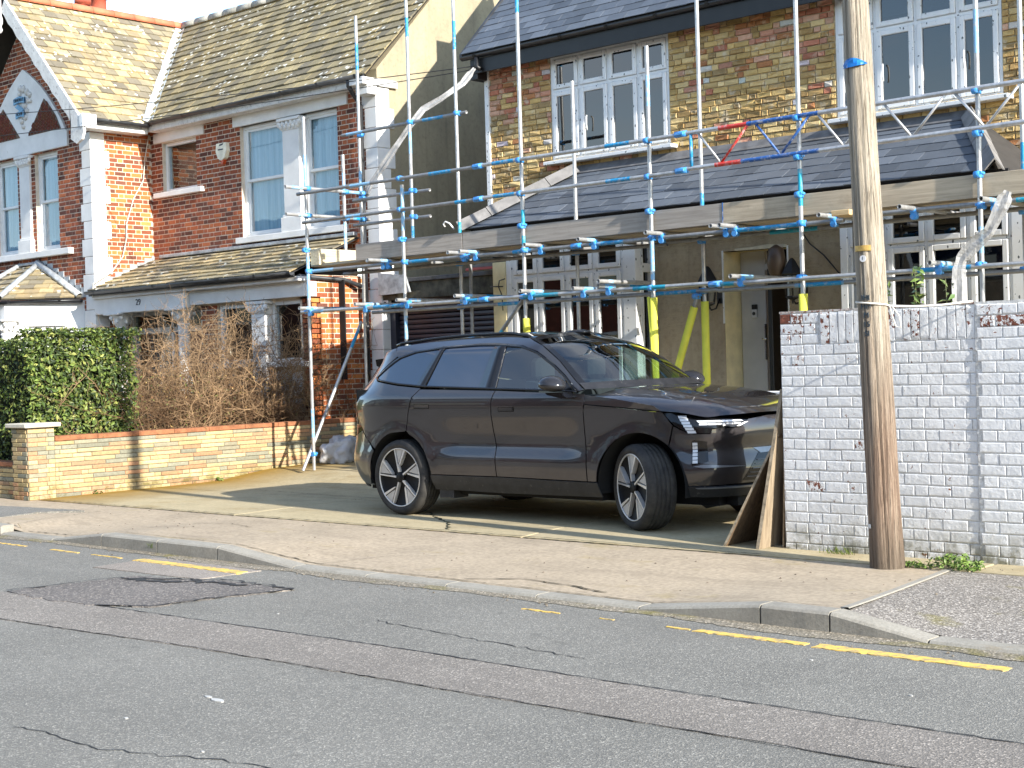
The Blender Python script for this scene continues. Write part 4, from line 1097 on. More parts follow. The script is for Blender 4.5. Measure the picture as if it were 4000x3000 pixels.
RH = thing('renovated_house', 'yellow stock brick house under renovation with slate roofs and new white windows', 'house', (-10.2, 15.7, 0.2))
RX0, RX1 = -14.59, -4.2
w1 = (-13.43, -11.42, 4.37, 5.80); w2 = (-8.98, -6.94, 4.37, 5.80)
pal_y = [srgb(206, 174, 114), srgb(188, 156, 100), srgb(220, 192, 136), srgb(174, 142, 92), srgb(198, 166, 106), srgb(164, 138, 96), srgb(212, 180, 122)]
pal_p = [srgb(196, 142, 116), srgb(182, 118, 92), srgb(204, 160, 132), srgb(186, 128, 84)]
def rhcol(r, a, zm):
    z = zm + 3.35; pr = 0.75 * max(0, min(1, (z - 5.0) / .6)) * (0.5 + .5 * math.sin(a * 1.3 + 1)) + .06
    if r.rand() < .03: return tuple(x * r.uniform(.9, 1.1) for x in (0.62, 0.58, 0.52))
    pal = pal_p if r.rand() < pr else pal_y; c = pal[r.randint(len(pal))]; k = r.uniform(.75, 1.15)
    return tuple(min(1, x * k) for x in c)
VBR = brick_variants(10, 0.05, (0.04, 0.45, 0.12), 5, rough=0.5)
holes = [H(w1, RX0, 3.35), H(w2, RX0, 3.35)]
panel(wallmb, (RX0, 15.70, 3.35), (1, 0, 0), (0, -1, 0), (0, 0, 1), (0, RX1 - RX0), (0, 2.6), holes, .22)
wallRH = wallmb.build('wall', M_MORT2, RH); wallmb.__init__()
def allowRH(zm, a, b):
    iv = [(0.0, RX1 - RX0)]
    for h in holes:
        if h[2] < zm < h[3]: iv = sub_iv(iv, h[0] - .01, h[1] + .01)
    return iv
def rough_bond(k, r): return ([lambda r: r.uniform(.19, .235), lambda r: r.uniform(.09, .12), lambda r: r.uniform(.2, .23)] if k % 2 else [lambda r: r.uniform(.09, .115), lambda r: r.uniform(.205, .235)], r.uniform(0, .2))
bRH = courses((RX0, 15.70, 3.35), (1, 0, 0), (0, -1, 0), (0, 0, 1), RX1 - RX0, 2.58, .0745, .012, rough_bond, allowRH, rhcol, .022, 21, 10)
pieces(wallRH, 'brick', bRH, VBR, BMRH[0], BMRH[1], 300, 'bricks')
MB().box(-14.66, -14.585, 15.66, 15.72, 3.5, 5.82).build('corner_bead', M_UPVC, RH)
MB().box(RX0 - .0, RX0 + .25, 15.95, 22, .2, 6.3).box(RX0 + .25, RX1, 16.6, 16.8, .2, 6).build('side_wall', plain('side_brick', srgb(150, 120, 80), .9, var=.2, scale=9), RH)

def upvc(x0, x1, z0, z1, cols, zt, y, parent, dep=.08, fr=.035, cs=.062, room=True, glass=None, outer=True):
    """fixed frame, mullions and transom, then a casement frame and a pane for each light"""
    f = MB(); f.box(x0, x1, y, y + dep, z1 - fr, z1); f.box(x0, x1, y, y + dep, z0, z0 + fr)
    xs = np.linspace(x0, x1, cols + 1)
    for i, x in enumerate(xs):
        a, b = (x, x + fr) if i == 0 else (x - fr, x) if i == cols else (x - fr / 2, x + fr / 2); f.box(a, b, y + .002, y + dep, z0 + fr, z1 - fr)
    f.box(x0 + fr, x1 - fr, y + .004, y + dep, zt - fr / 2, zt + fr / 2)
    wd = f.build('window', M_UPVC, parent)
    for i in range(cols):
        for (a, b) in ((z0 + fr, zt - fr / 2), (zt + fr / 2, z1 - fr)):
            p, q = xs[i] + (fr if i == 0 else fr / 2) + .004, xs[i + 1] - (fr if i == cols - 1 else fr / 2) - .004; a_, b_ = a + .004, b - .004
            m = MB(); yy = y - .018
            for (u0, u1, v0, v1) in ((p, p + cs, a_, b_), (q - cs, q, a_, b_), (p + cs, q - cs, a_, a_ + cs), (p + cs, q - cs, b_ - cs, b_)): m.bbox(u0, u1, yy, yy + .06, v0, v1, b=.008)
            c = m.build('casement', M_UPVC, wd)
            box('pane', glass or M_GLASS2, wd, p + cs - .003, q - cs + .003, yy + .028, yy + .034, a_ + cs - .003, b_ - cs + .003)
    if room: box('room_shade', M_DARK, wd, x0 - .2, x1 + .2, y + .6, y + .62, z0 - .2, z1 + .2); box('room_shade_side', M_DARK, wd, x0 - .9, x0 - .2, y + .6, y + .62, z0 - .2, z1 + .2)
    return wd
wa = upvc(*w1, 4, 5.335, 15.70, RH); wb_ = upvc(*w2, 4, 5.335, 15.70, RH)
for (w_, o_) in ((w1, wa), (w2, wb_)):
    bbox('window_sill', M_UPVC, RH, w_[0] - .05, w_[1] + .12, 15.54, 15.72, w_[2] - .06, w_[2] - .012)
for x in (-12.78, -8.36, -6.99 - .38): MB().tube([(x, 15.665, 4.92), (x + .01, 15.64, 4.9), (x + .012, 15.635, 4.8), (x + .01, 15.65, 4.72)], .011, 6).build('window_handle', M_WPAINT, wa if x < -10 else wb_)
for i in range(4): box('roller_blind', plain('blind_white', (.78, .8, .84), .8), wb_, w2[0] + .03 + i * .51, w2[0] + .47 + i * .51, 15.80, 15.81, 5.45 + .04 * (i % 2), 5.78)
# eaves
bbox('fascia', M_BLACKG, RH, -14.72, RX1, 15.45, 15.475, 5.74, 5.95); bbox('soffit', M_BLACKG, RH, -14.7, RX1, 15.475, 15.71, 5.80, 5.83)
bbox('eave_box_end', M_BLACKG, RH, -14.74, -14.60, 15.46, 15.75, 5.66, 5.95)
gutter((-14.86, 15.425, 6.0), (RX1, 15.425, 6.0), .055, M_BLACKG, RH, brackets=.8)
MB().tube([(-14.55, 15.40, 5.95), (-14.55, 15.40, 5.82), (-14.5, 15.42, 5.78)], .034, 10).build('gutter_outlet', M_BLACKG, RH)
# main slate roof
pal_s = [srgb(92, 98, 106), srgb(87, 93, 101), srgb(97, 103, 111), srgb(82, 88, 96)]
slates = []
S2 = 3.9; sv = np.array([0, 1.0, 1.0])
slates += roof((-14.84, 15.38, 6.03), (1, 0, 0), sv, RX1 + 14.84, S2, 0.165, .33, lambda s: [(0, RX1 + 14.84)], pick(pal_s), 31, .009, .004)
# lean-to slate roof with hips
LE, LEZ, LTZ = 14.28, 3.40, 4.16
lv = np.array([0, 15.62 - LE, LTZ - LEZ]); SLr = np.linalg.norm(lv)
hx0, hx1, tx0, tx1 = -13.82, -6.42, -12.92, -7.28
slates += roof((hx0, LE, LEZ), (1, 0, 0), lv, hx1 - hx0, SLr, .225, .335, lambda s: [((tx0 - hx0) * s / SLr, hx1 - hx0 + (tx1 - hx1) * s / SLr)], pick(pal_s), 32, .01, .005)
# right hip face
pb, pt_ = np.array([hx1, LE, LEZ]), np.array([tx1, 15.62, LTZ])
rb_ = MB()
e = .012
rb_.add([(-14.8, 15.39, 6.0), (RX1, 15.39, 6.0), (RX1, 18, 8.70), (-14.8, 18, 8.70)], [(0, 1, 2, 3)])
rb_.add([(-14.8, 20.8, 5.9), (RX1, 20.8, 5.9), (RX1, 18, 8.70), (-14.8, 18, 8.70)], [(3, 2, 1, 0)])
rb_.add([(hx0, LE, LEZ - e), (hx1, LE, LEZ - e), (tx1, 15.69, LTZ - e + .04), (tx0, 15.69, LTZ - e + .04)], [(0, 1, 2, 3)])
rb_.add([(hx1, LE, LEZ - e), (hx1 + .1, 15.69, LEZ - e), (tx1, 15.69, LTZ - e + .04)], [(0, 1, 2)]); rb_.add([(hx0, LE, LEZ - e), (tx0, 15.69, LTZ - e + .04), (hx0 - .1, 15.69, LEZ - e)], [(0, 1, 2)])
roofRH = rb_.build('roof', M_ROOFBASE, RH)
pieces(roofRH, 'slate', slates, VT, SMAT[0], SMAT[1], 300, 'slates')
MB().prism([(15.38, 5.97), (15.38, 6.04), (18, 8.76), (18, 8.6)], 'x', -14.87, -14.82).build('verge_strip', M_GREYPL, RH)
MB().prism([(15.75, 3.2), (15.75, 6.30), (18, 8.65), (20.3, 6.4), (20.3, 3.2)], 'x', RX0 + .02, RX0 + .2).build('gable_wall', plain('side_render', (.3, .27, .2), .9, var=.15), RH)
# unseen box on the roof slope, added to cast a notched gable shadow
MB().box(-14.55, -12.8, 16.75, 18.3, 7.0, 7.98).build('shadow_caster', M_GREYPL, RH)
def hip_run(p, q, n, parent):
    p, q = Vector(p), Vector(q)
    for i in range(n):
        half_round(p.lerp(q, i / n), p.lerp(q, (i + .98) / n), .11, 'hip_tile', M_CAPT, parent, r2=.105, n=3, sm_=False)
hip_run((hx0 - .02, LE - .06, LEZ + .0), (tx0, 15.6, LTZ + .03), 4, roofRH); hip_run((hx1 + .02, LE - .06, LEZ), (tx1, 15.6, LTZ + .03), 4, roofRH)
MB().prism([(15.685, LTZ - .02), (15.56, LTZ - .05), (15.54, LTZ - .02), (15.60, LTZ + .015), (15.67, LTZ + .10), (15.685, LTZ + .10)], 'x', tx0 - .05, tx1 + .05).build('lead_flashing', plain('dark_lead', (0.15, 0.15, 0.155), .55, var=.2, scale=7, bump=.2, bscale=10), roofRH)
MB().tube([(-14.02, 14.3, 3.42), (-14.08, 14.28, 3.50), (-14.14, 14.26, 3.53), (-14.18, 14.26, 3.50), (-14.16, 14.27, 3.46)], .012, 6).build('hip_iron', M_WPAINT, roofRH)
# ground floor: scratch-coat wall with door recess
dr = (-10.13, -9.23, .3, 2.86)
panel(wallmb, (-11.15, 14.92, .2), (1, 0, 0), (0, -1, 0), (0, 0, 1), (0, 2.8), (0, 3.1), [H(dr, -11.15, .2)], .2)
wallmb.build('scratch_coat_wall', M_SCRATCH, RH); wallmb.__init__()
box('door_reveal', M_CREAM, RH, -10.16, -10.128, 14.93, 15.32, .3, 2.86); box('door_reveal', M_CREAM, RH, -9.232, -9.2, 14.93, 15.32, .3, 2.86); box('door_reveal', M_CREAM, RH, -10.16, -9.2, 14.93, 15.32, 2.86, 2.9)
for (a, b, c, d) in ((-10.14, -10.125, 2.0, 2.87), (-9.238, -9.222, 1.6, 2.87)): box('plaster_bead', M_UPVC, RH, a, b, 14.905, 14.925, c, d)
MB().prism([(-9.95, 2.855), (-9.24, 2.85), (-9.24, 2.885), (-9.5, 2.90), (-9.7, 2.885), (-9.95, 2.88)], 'y', 14.90, 14.93).build('foam_seal', plain('expanding_foam', (.62, .55, .40), .9, bump=.6), RH)
M_GREYD = plain('grey_door_panel', (0.52, 0.51, 0.49), 0.6, var=0.06, scale=3)
bbox('door_side_panel', M_GREYD, RH, -10.12, -9.77, 15.27, 15.33, .3, 2.86)
bbox('fanlight_frame', M_GREYD, RH, -9.77, -9.24, 15.27, 15.33, 2.62, 2.70)
dd_ = bbox('front_door', M_BLACKG, RH, -9.56, -9.50, 14.98, 15.34, .3, 2.62); 
MB().bbox(-9.775, -9.755, 15.22, 15.26, 1.55, 1.98).tube([(-9.765, 15.22, 1.80), (-9.765, 15.17, 1.80), (-9.70, 15.16, 1.80)], .012, 8).build('door_handle', plain('chrome', (.6, .6, .6), .25, 1.0), RH)
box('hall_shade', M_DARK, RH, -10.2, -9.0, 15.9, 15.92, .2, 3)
db = bbox('door_bell', plain('bell_white', (.7, .7, .7), .4), RH, -9.955, -9.885, 15.235, 15.27, 2.06, 2.16); bbox('bell_camera', M_BLACKG, db, -9.955, -9.885, 15.235, 15.27, 2.161, 2.22); MB().lathe([(.022, 0), (.022, .006), (.012, .006)], (-9.92, 15.229, 2.11), 12, 'y').build('bell_button', M_GREYPL, db)
def lantern(x, y, z):
    p = MB(); n = 6
    p.lathe([(.012, .18), (.03, .165), (.05, .14), (.115, .03), (.13, 0), (.12, -.015)], (x, y, z), n, smooth=False)
    for i in range(n):
        a = 2 * math.pi * i / n; p.tube([(x + .12 * math.cos(a), y + .12 * math.sin(a), z - .02), (x + .08 * math.cos(a), y + .08 * math.sin(a), z - .25)], .008, 5)
    p.lathe([(.09, -.25), (.09, -.27), (.02, -.30), (.008, -.34)], (x, y, z), n, smooth=False)
    p.tube([(x, y, z - .28), (x, y + .06, z - .34), (x, y + .16, z - .32), (x, y + .24, z - .2)], .011, 6)
    p.bbox(x - .04, x + .04, 14.895, 14.925, z - .26, z - .1)
    o = p.build('wall_lantern', M_BLACKG, RH); MB().lathe([(.07, -.24), (.105, -.02), (.02, -.0)], (x, y, z), 6, smooth=False).build('lantern_glass', M_GLASS, o)
lantern(-10.18, 14.66, 2.50); lantern(-9.02, 14.66, 2.52)
MB().lathe([(.02, .2), (.09, .15), (.11, .0), (.085, -.12), (.03, -.2), (.01, -.22)], (-9.2, 14.62, 2.66), 12).build('hanging_shade', plain('brown_shade', (.09, .06, .04), .4), RH)
# bays
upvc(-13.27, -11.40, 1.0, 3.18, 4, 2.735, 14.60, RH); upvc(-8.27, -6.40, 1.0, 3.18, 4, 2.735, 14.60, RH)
for (a, b) in ((-11.40, -11.20), (-13.36, -13.27), (-8.36, -8.27), (-6.40, -6.2)): bbox('bay_post', M_UPVC, RH, a + .001, b, 14.585, 14.70, .4, 3.2)
bp = MB()
for (y0, y1, z0, z1) in ((14.70, 14.74, .4, 3.2), (14.88, 14.92, .4, 3.2), (14.74, 14.88, 3.12, 3.2), (14.74, 14.88, 2.68, 2.79), (14.74, 14.88, .9, 1.06)): bp.box(-11.27, -11.195, y0, y1, z0, z1)
rw = bp.build('window', M_UPVC, RH); box('pane', M_GLASS2, rw, -11.24, -11.235, 14.74, 14.88, 1.06, 3.12)
bbox('bay_apron', M_SCRATCH, RH, -13.36, -11.2, 14.62, 14.8, .3, 1.0); bbox('bay_apron', M_SCRATCH, RH, -8.36, -6.2, 14.62, 14.8, .3, 1.0)
bbox('cream_pillar', M_CREAM, RH, -13.6, -13.365, 14.58, 15.7, .25, 2.95)
bbox('eave_beam', plain('rough_soffit', (.16, .13, .10), .9, var=.2, scale=8), RH, -13.7, -6.2, 14.40, 15.6, 3.2, 3.36); bbox('fascia', M_BLACKG, RH, -13.75, -6.3, 14.34, 14.37, 3.24, 3.40)
MB().tube([(-13.36, 14.56, 2.72), (-13.45, 14.55, 2.70), (-13.47, 14.55, 2.62), (-13.40, 14.54, 2.5), (-13.40, 14.55, 2.3)], .008, 5).tube([(-13.4, 14.56, 2.62), (-13.62, 14.55, 2.63)], .008, 5).build('loose_cable', M_BLACKPL, RH)
MB().tube([(-9.02, 14.9, 3.0), (-8.9, 14.86, 2.86), (-8.72, 14.85, 2.72), (-8.55, 14.86, 2.52), (-8.36, 14.8, 2.38)], .009, 5).build('loose_cable', M_BLACKPL, RH)
# ---- garage between the houses
GA = thing('garage', 'flat-roofed garage with black roller shutter between the two houses', 'garage', (-15.8, 15.9, .25))
M_SHUT = plain('black_shutter', (0.028, 0.03, 0.045), 0.38, var=.15, scale=4)
fr = MB(); fr.bbox(-16.98, -16.86, 15.84, 16.0, .22, 2.50); fr.bbox(-14.72, -14.62, 15.84, 16.0, .22, 2.50); fr.bbox(-16.98, -14.62, 15.80, 16.05, 2.47, 2.66); fr.build('shutter_frame', M_SHUT, GA)
sm_ = None
sp_ = [(0, 0), (.012, .006), (.016, .03), (.012, .062), (0, .068)]
for i in range(29):
    z = .24 + i * .077
    if sm_ is None:
        mb = MB(); P = [(15.93 - a, b) for a, b in sp_] + [(15.95, .068), (15.95, 0)]; mb.prism([(y, zz) for y, zz in P], 'x', -16.85, -14.73); so_ = mb.build('slat', M_SHUT, GA); sm_ = so_.data; l0 = so_.location.copy(); so_.location = l0 + Vector((0, 0, z))
    else:
        so_ = bpy.data.objects.new('slat', sm_); COL.objects.link(so_); so_.parent = GA; so_.location = l0 + Vector((0, 0, z))
fb = MB(); fb.bbox(-16.99, -14.6, 15.70, 15.80, 2.62, 2.88); fb.build('roof_fascia', plain('rotten_timber', (.09, .085, .06), .9, var=.35, scale=6, bump=.5), GA)
MB().bbox(-16.99, -14.6, 15.66, 22, 2.88, 2.94).build('roof_felt', plain('roof_felt', (.10, .10, .10), .9, var=.25, scale=5, bump=.4), GA)
MB().prism([(-16.99, 2.70), (-16.99, 3.05), (-16.4, 2.98), (-16.3, 2.72)], 'y', 15.62, 15.66).build('lead_flashing', M_LEAD, GA)
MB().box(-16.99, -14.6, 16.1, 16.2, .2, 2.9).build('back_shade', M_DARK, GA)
cbx = bbox('alarm_sensor', M_WPAINT, GA, -17.0 + .02, -16.87, 15.70, 15.78, 2.50, 2.63); MB().lathe([(.025, 0), (.025, -.01), (.012, -.014)], (-16.93, 15.70, 2.58), 10, 'y').build('sensor_lens', M_BLACKG, cbx)
MB().prism([(-14.75, 2.98), (-14.2, 3.10), (-13.7, 3.05), (-13.7, 2.96)], 'y', 15.3, 15.8).build('side_canopy', plain('felt_canopy', (.2, .19, .18), .9), GA)
MB().bbox(-14.78, -13.68, 15.28, 15.31, 2.93, 2.97).build('canopy_edge', plain('red_canopy_edge', srgb(172, 88, 84), .7), GA)
# ================================================================== scaffold
def tubemat(name, c, rough=.42, metal=.55, blotch=.3):
    k = N(name); p = k.pos(); a = k.noise(k.map(p, (6, 6, 6)), 1.5, 6, .7); b = k.noise(p, 40, 4, .7)
    col = k.ramp(a, [(.3, tuple(x * .6 for x in c)), (.6, c), (.8, tuple(min(1, x * 1.15) for x in c))])
    col = k.mix(k.math('MULTIPLY', k.step(b, .58, .7), blotch), col, (.30, .27, .23))
    k.bump(b, .15, .004); return k.fin(col, rough, metal, .5)
M_GALV = tubemat('galvanised_tube', (.56, .555, .54)); M_OLDT = tubemat('dull_steel_tube', (.34, .34, .335), .55, .5, .5)
def paintmat(name, c, wear=.5):
    k = N(name); p = k.pos(); col = k.mix(k.math('MULTIPLY', k.step(k.noise(p, 17, 6, .72), .50, .60), wear), c, (.50, .49, .47)); return k.fin(col, .45)
M_BLU = paintmat('blue_tube_paint', srgb(30, 140, 190)); M_BLU2 = paintmat('pale_worn_blue_paint', srgb(134, 182, 214), .95); M_CPL = paintmat('blue_coupler_paint', srgb(64, 150, 222), .25)
M_TEAL = paintmat('teal_tube_paint', srgb(22, 150, 178), .3); M_RED = paintmat('red_beam_paint', srgb(206, 60, 50), .45); M_NAVY = paintmat('navy_beam_paint', srgb(44, 92, 158), .6)
M_ALU = tubemat('aluminium_beam', (.66, .655, .65), .38, .6, .2)
TM = [M_GALV, M_BLU, M_BLU2, M_TEAL, M_OLDT]
SCF = thing('scaffold', 'tube and board scaffold with blue couplers standing before the yellow brick house', 'scaffold', (-11, 13.3, .2))
YA, YZ = 13.30, 14.10
def std(x, y, z0, z1, bands=(), old=False, name='standard'):
    L = z1 - z0; bb = [((a - z0) / L, (b - z0) / L, m) for a, b, m in sorted((min(p, q), max(p, q), m) for p, q, m in bands)]
    mats = TM if not old else [M_OLDT] + TM[1:]
    return MB().pipe((x, y, z0), (x, y, z1), bands=bb).build(name, mats, SCF)
def run(x0, x1, y, z0, z1=None, bands=(), name='ledger', old=False):
    z1 = z0 if z1 is None else z1; L = x1 - x0
    bb = [((a - x0) / L, (b - x0) / L, m) for a, b, m in sorted(bands)]
    return MB().pipe((x0, y, z0), (x1, y, z1), bands=bb).build(name, TM if not old else [M_OLDT] + TM[1:], SCF)
std(-15.88, YA, .2, 5.07, [(.2 + .45, 1.05, 2), (2.55, 3.15, 2), (4.0, 4.55, 2)]); std(-13.96, YA, .15, 3.94, [(1.95, 2.25, 2), (3.35, 3.9, 2)])
std(-11.88, YA, .12, 7.2, [(5.78, 6.1, 1), (3.21, 3.43, 3), (3.0, 3.12, 3)]); std(-9.97, YA, .12, 5.07, [(4.4, 4.75, 2), (2.48, 2.93, 2)])
std(-8.06, YA, .12, 7.2, [(3.12, 3.50, 3)]); std(-6.13, YA, .12, 7.0, [(4.37, 4.78, 2), (2.5, 2.75, 2)])
std(-15.88, 14.0, 3.0, 4.61, [(3.3, 3.65, 2), (4.1, 4.35, 2)]); std(-15.88, 14.32, .22, 6.61, [(5.84, 6.23, 1), (3.17, 3.33, 2), (4.0, 4.4, 2)])
std(-14.61, YZ, 3.0, 7.2, [(6.07, 6.33, 1), (4.48, 4.78, 2), (3.34, 3.5, 1)]); std(-13.72, YZ, .22, 7.2, [(5.75, 6.13, 1), (3.33, 3.48, 3)])
std(-13.6, 14.16, .22, 3.0, (), True); std(-11.72, YZ, .22, 5.04, (), False); std(-9.84, YZ, .22, 7.2, [(3.33, 3.48, 1)]); std(-6.05, YZ, .22, 7.0, [(3.2, 3.6, 1)]); std(-7.9, YZ, .22, 3.0, (), True)
# ledgers and rails
run(-15.98, -12.9, YA + .055, 2.945, bands=[(-15.9, -15.4, 2), (-13.9, -13.55, 1)], old=True); run(-12.9, -7.6, YA + .055, 2.94, bands=[(-12.1, -11.8, 1), (-10.9, -10.4, 1), (-8.9, -8.1, 1)], old=True); run(-7.6, -4.2, YA + .055, 2.97, bands=[(-5.8, -4.9, 3)], old=True)
run(-15.98, -10.3, YZ - .06, 2.93, old=True); run(-10.3, -4.2, YZ - .06, 2.95, bands=[(-8.9, -8.3, 3)], old=True)
run(-15.98, -12.5, YA - .055, 2.385, bands=[(-15.75, -15.5, 2), (-14.5, -13.9, 1), (-12.9, -12.6, 1)]); run(-12.5, -9.1, YA - .055, 2.39, bands=[(-11.85, -11.3, 3), (-10.2, -9.75, 3)]); run(-9.1, -4.2, YA - .055, 2.375, bands=[(-9.1, -8.85, 3), (-6.75, -6.2, 1), (-5.6, -5.0, 1)])
run(-15.4, -9.6, YZ - .06, 2.36, bands=[(-13.0, -12.6, 1), (-10.5, -9.9, 1)], old=True); run(-9.6, -4.2, YZ - .06, 2.35, bands=[(-8.6, -8.0, 1)], old=True)
for z in (4.015, 3.615): run(-16.0 if z > 4 else -15.9, -12.55, YA - .05, z, bands=[(-14.9, -14.5, 2), (-13.4, -13.0, 1)] if z > 4 else [(-15.0, -14.7, 2), (-12.95, -12.75, 1)], name='guard_rail', old=True); run(-12.55, -9.5, YA - .05, z + .01, bands=[(-12.3, -11.95, 1), (-10.55, -10.2, 1)], name='guard_rail')
run(-16.05, -13.58, YZ + .05, 4.915, bands=[(-15.95, -15.6, 2), (-14.4, -14.0, 1)], name='guard_rail', old=True)
run(-15.98, -14.42, YZ + .16, 3.985, bands=[(-15.0, -14.7, 1)], name='guard_rail', old=True); run(-15.98, -14.42, YZ + .16, 3.63, name='guard_rail', old=True)
def yrun(x, y0, y1, z, bands=(), name='transom', old=False):
    L = y1 - y0; bb = [((a - y0) / L, (b - y0) / L, m) for a, b, m in sorted(bands)]
    return MB().pipe((x, y0, z), (x, y1, z), bands=bb).build(name, TM if not old else [M_OLDT] + TM[1:], SCF)
yrun(-15.83, 12.9, 14.42, 4.08, [(13.0, 13.2, 2), (13.9, 14.3, 2)], 'end_rail'); yrun(-15.83, 12.9, 14.42, 3.71, [(13.1, 13.35, 2), (14.1, 14.3, 1)], 'end_rail')
CPX = []
for i, (x, z) in enumerate([(-15.78, 2.43), (-14.65, 2.43), (-13.85, 2.445), (-12.81, 2.445), (-11.73, 2.445), (-10.92, 2.43), (-10.55, 2.44), (-8.77, 2.44), (-6.53, 2.43)]):
    yrun(x, 13.04, 14.3, z, [(13.2 + .02 * (i % 3), 13.45, 2)] if i % 3 else [(13.15, 13.34, 2), (13.6, 13.9, 1)]); CPX.append((x, z, YA - .055))
yrun(-10.47, 12.95, 14.0, 2.485, [(13.12, 13.2, 2)]);
for i, (x, z) in enumerate([(-14.40, 2.955), (-14.31, 3.0), (-12.92, 2.965), (-12.72, 2.975), (-11.65, 2.965), (-10.83, 2.96), (-9.87, 2.96), (-9.01, 2.96), (-8.90, 2.975), (-7.71, 2.975), (-6.83, 2.975), (-6.01, 3.0)]):
    yrun(x, 13.05 if i not in (1,) else 12.98, 14.35, 2.985 if z > 2.9 else z, [(13.2, 13.34, 2)] if i % 2 else (), old=False); CPX.append((x, 2.985, YA + .055))
# couplers: two collars and a bolt, one mesh for all
def coupler_mesh():
    mb = MB()
    for (a, b) in (((0, 0, -.03), (0, 0, .03)), ):
        mb.tube([a, b], .034, 10)
    mb.tube([(-.03, -.045, 0), (.03, -.045, 0)], .034, 10)
    mb.bbox(-.02, .02, -.062, .0, -.022, .022, b=.004); mb.tube([(.036, .02, .012), (.036, -.06, .012)], .008, 6); mb.tube([(.036, -.05, .012), (.036, -.068, .012)], .014, 6); mb.bbox(.02, .046, -.02, .02, .0, .024, b=.003)
    me = bpy.data.meshes.new('coupler'); me.from_pydata(mb.v, [], mb.f); me.materials.append(M_CPL); me.polygons.foreach_set('use_smooth', mb.sm); return me
CM = coupler_mesh()
def coupler(x, y, z, rz=0.0, rx=0.0):
    o = bpy.data.objects.new('coupler', CM); COL.objects.link(o); o.parent = SCF; o.matrix_local = Matrix.Translation(Vector((x, y, z)) - world_loc(SCF)) @ Matrix.Rotation(rz, 4, 'Z') @ Matrix.Rotation(rx, 4, 'X')
for x in (-15.88, -13.96, -11.88, -9.97, -8.06, -6.13):
    for z in (2.388, 4.02 if x > -15 else None, 3.62 if x > -15 else None):
        if z: coupler(x, YA, z)
    coupler(x, YA, 2.945, math.pi); coupler(x, YA, 3.235)
for x in (-13.72, -11.72, -9.84, -6.05): coupler(x, YZ, 2.93); coupler(x, YZ, 2.36)
for (x, y, z) in ((-15.88, 14.0, 4.08), (-15.88, 14.0, 3.71), (-15.88, 14.32, 4.08), (-15.88, 14.32, 3.71), (-15.88, YA, 4.08), (-15.88, YA, 3.71), (-15.88, 14.32, 4.915), (-15.88, 14.32, 4.01)): coupler(x, y, z, math.pi / 2)
for (x, z) in ((-14.61, 4.915), (-13.72, 4.915), (-14.61, 3.985), (-14.61, 3.63)): coupler(x, YZ, z, math.pi)
for (x, z, y) in CPX: coupler(x, y, z - .03, math.pi / 2, math.pi / 2)
SLV = MB().tube([(-.075, 0, 0), (.075, 0, 0)], .034, 10).bbox(-.055, .055, -.05, -.02, -.014, .014, b=.004); sme = bpy.data.meshes.new('sleeve_coupler'); sme.from_pydata(SLV.v, [], SLV.f); sme.materials.append(M_CPL); sme.polygons.foreach_set('use_smooth', SLV.sm)
for (x, y, z) in ((-12.55, YA - .05, 4.02), (-12.55, YA - .05, 3.62), (-9.5, YA - .05, 4.03), (-9.5, YA - .05, 3.635), (-12.5, YA - .055, 2.388), (-9.1, YA - .055, 2.38), (-12.9, YA + .055, 2.94), (-11.1, YA + .055, 2.94)):
    o = bpy.data.objects.new('sleeve_coupler', sme); COL.objects.link(o); o.parent = SCF; o.location = Vector((x, y, z)) - world_loc(SCF)
# lattice beam
lb = MB(); yb = YA - .05
LM = [M_ALU, M_RED, M_NAVY, M_BLU]
lb.pipe((-9.5, yb, 4.03), (-4.0, yb, 4.04), .024, bands=[(.09, .155, 1), (.155, .31, 2)]); lb.pipe((-9.5, yb, 3.645), (-4.0, yb, 3.675), .024, bands=[(.08, .14, 1), (.14, .31, 2)])
lbo = lb.build('lattice_beam', LM, SCF)
MB().tube([(-9.37, yb, 3.65), (-9.37, yb, 4.03)], .019, 8).build('beam_post', M_BLU, lbo)
x = -9.28; k = 0
while x < -4.2:
    for (a, za, b, zb_) in ((x, 4.02, x + .29, 3.66), (x + .37 - .08, 3.66, x + .64, 4.02)):
        i = k; m = M_ALU if k not in (1, 2, 3) else (M_RED if k == 1 else M_NAVY)
        MB().tube([(a, yb, za), (b, yb, zb_)], .014, 8).build('beam_diagonal', m, lbo); k += 1
    x += .737
# boards
def woodmat(name, c, c2, ax=0):
    k = N(name); p = k.pos(); sc = [22, 22, 22]; sc[ax] = .9
    g = k.noise(k.map(p, tuple(sc)), 1.6, 6, .65, .6); kn = k.step(k.noise(p, 4.2, 3), .70, .76)
    col = k.ramp(g, [(.3, c2), (.55, c), (.8, tuple(min(1, x * 1.25) for x in c))]); col = k.mix(k.math('MULTIPLY', kn, .55), col, tuple(x * .4 for x in c2))
    col = k.mix(k.math('MULTIPLY', k.step(k.noise(p, 2.4, 6, .7), .56, .7), .35), col, tuple(x * .7 for x in c2)); k.bump(g, .35, .004); return k.fin(col, .85, 0, .3)
M_BRD = woodmat('grey_weathered_board', (.42, .37, .315), (.28, .245, .205)); M_BRD2 = woodmat('tan_board', (.52, .43, .31), (.36, .29, .205)); M_BRDY = woodmat('pale_end_board', (.60, .52, .36), (.42, .35, .23), 1)
for j in range(3):
    for (a, b) in ((-15.95, -12.2), (-12.18, -8.3), (-8.28, -4.2)):
        bbox('scaffold_board', M_BRD2 if j != 1 else M_BRD, SCF, a, b, YA + .11 + j * .232, YA + .11 + j * .232 + .225, 3.012, 3.05, b=.004)
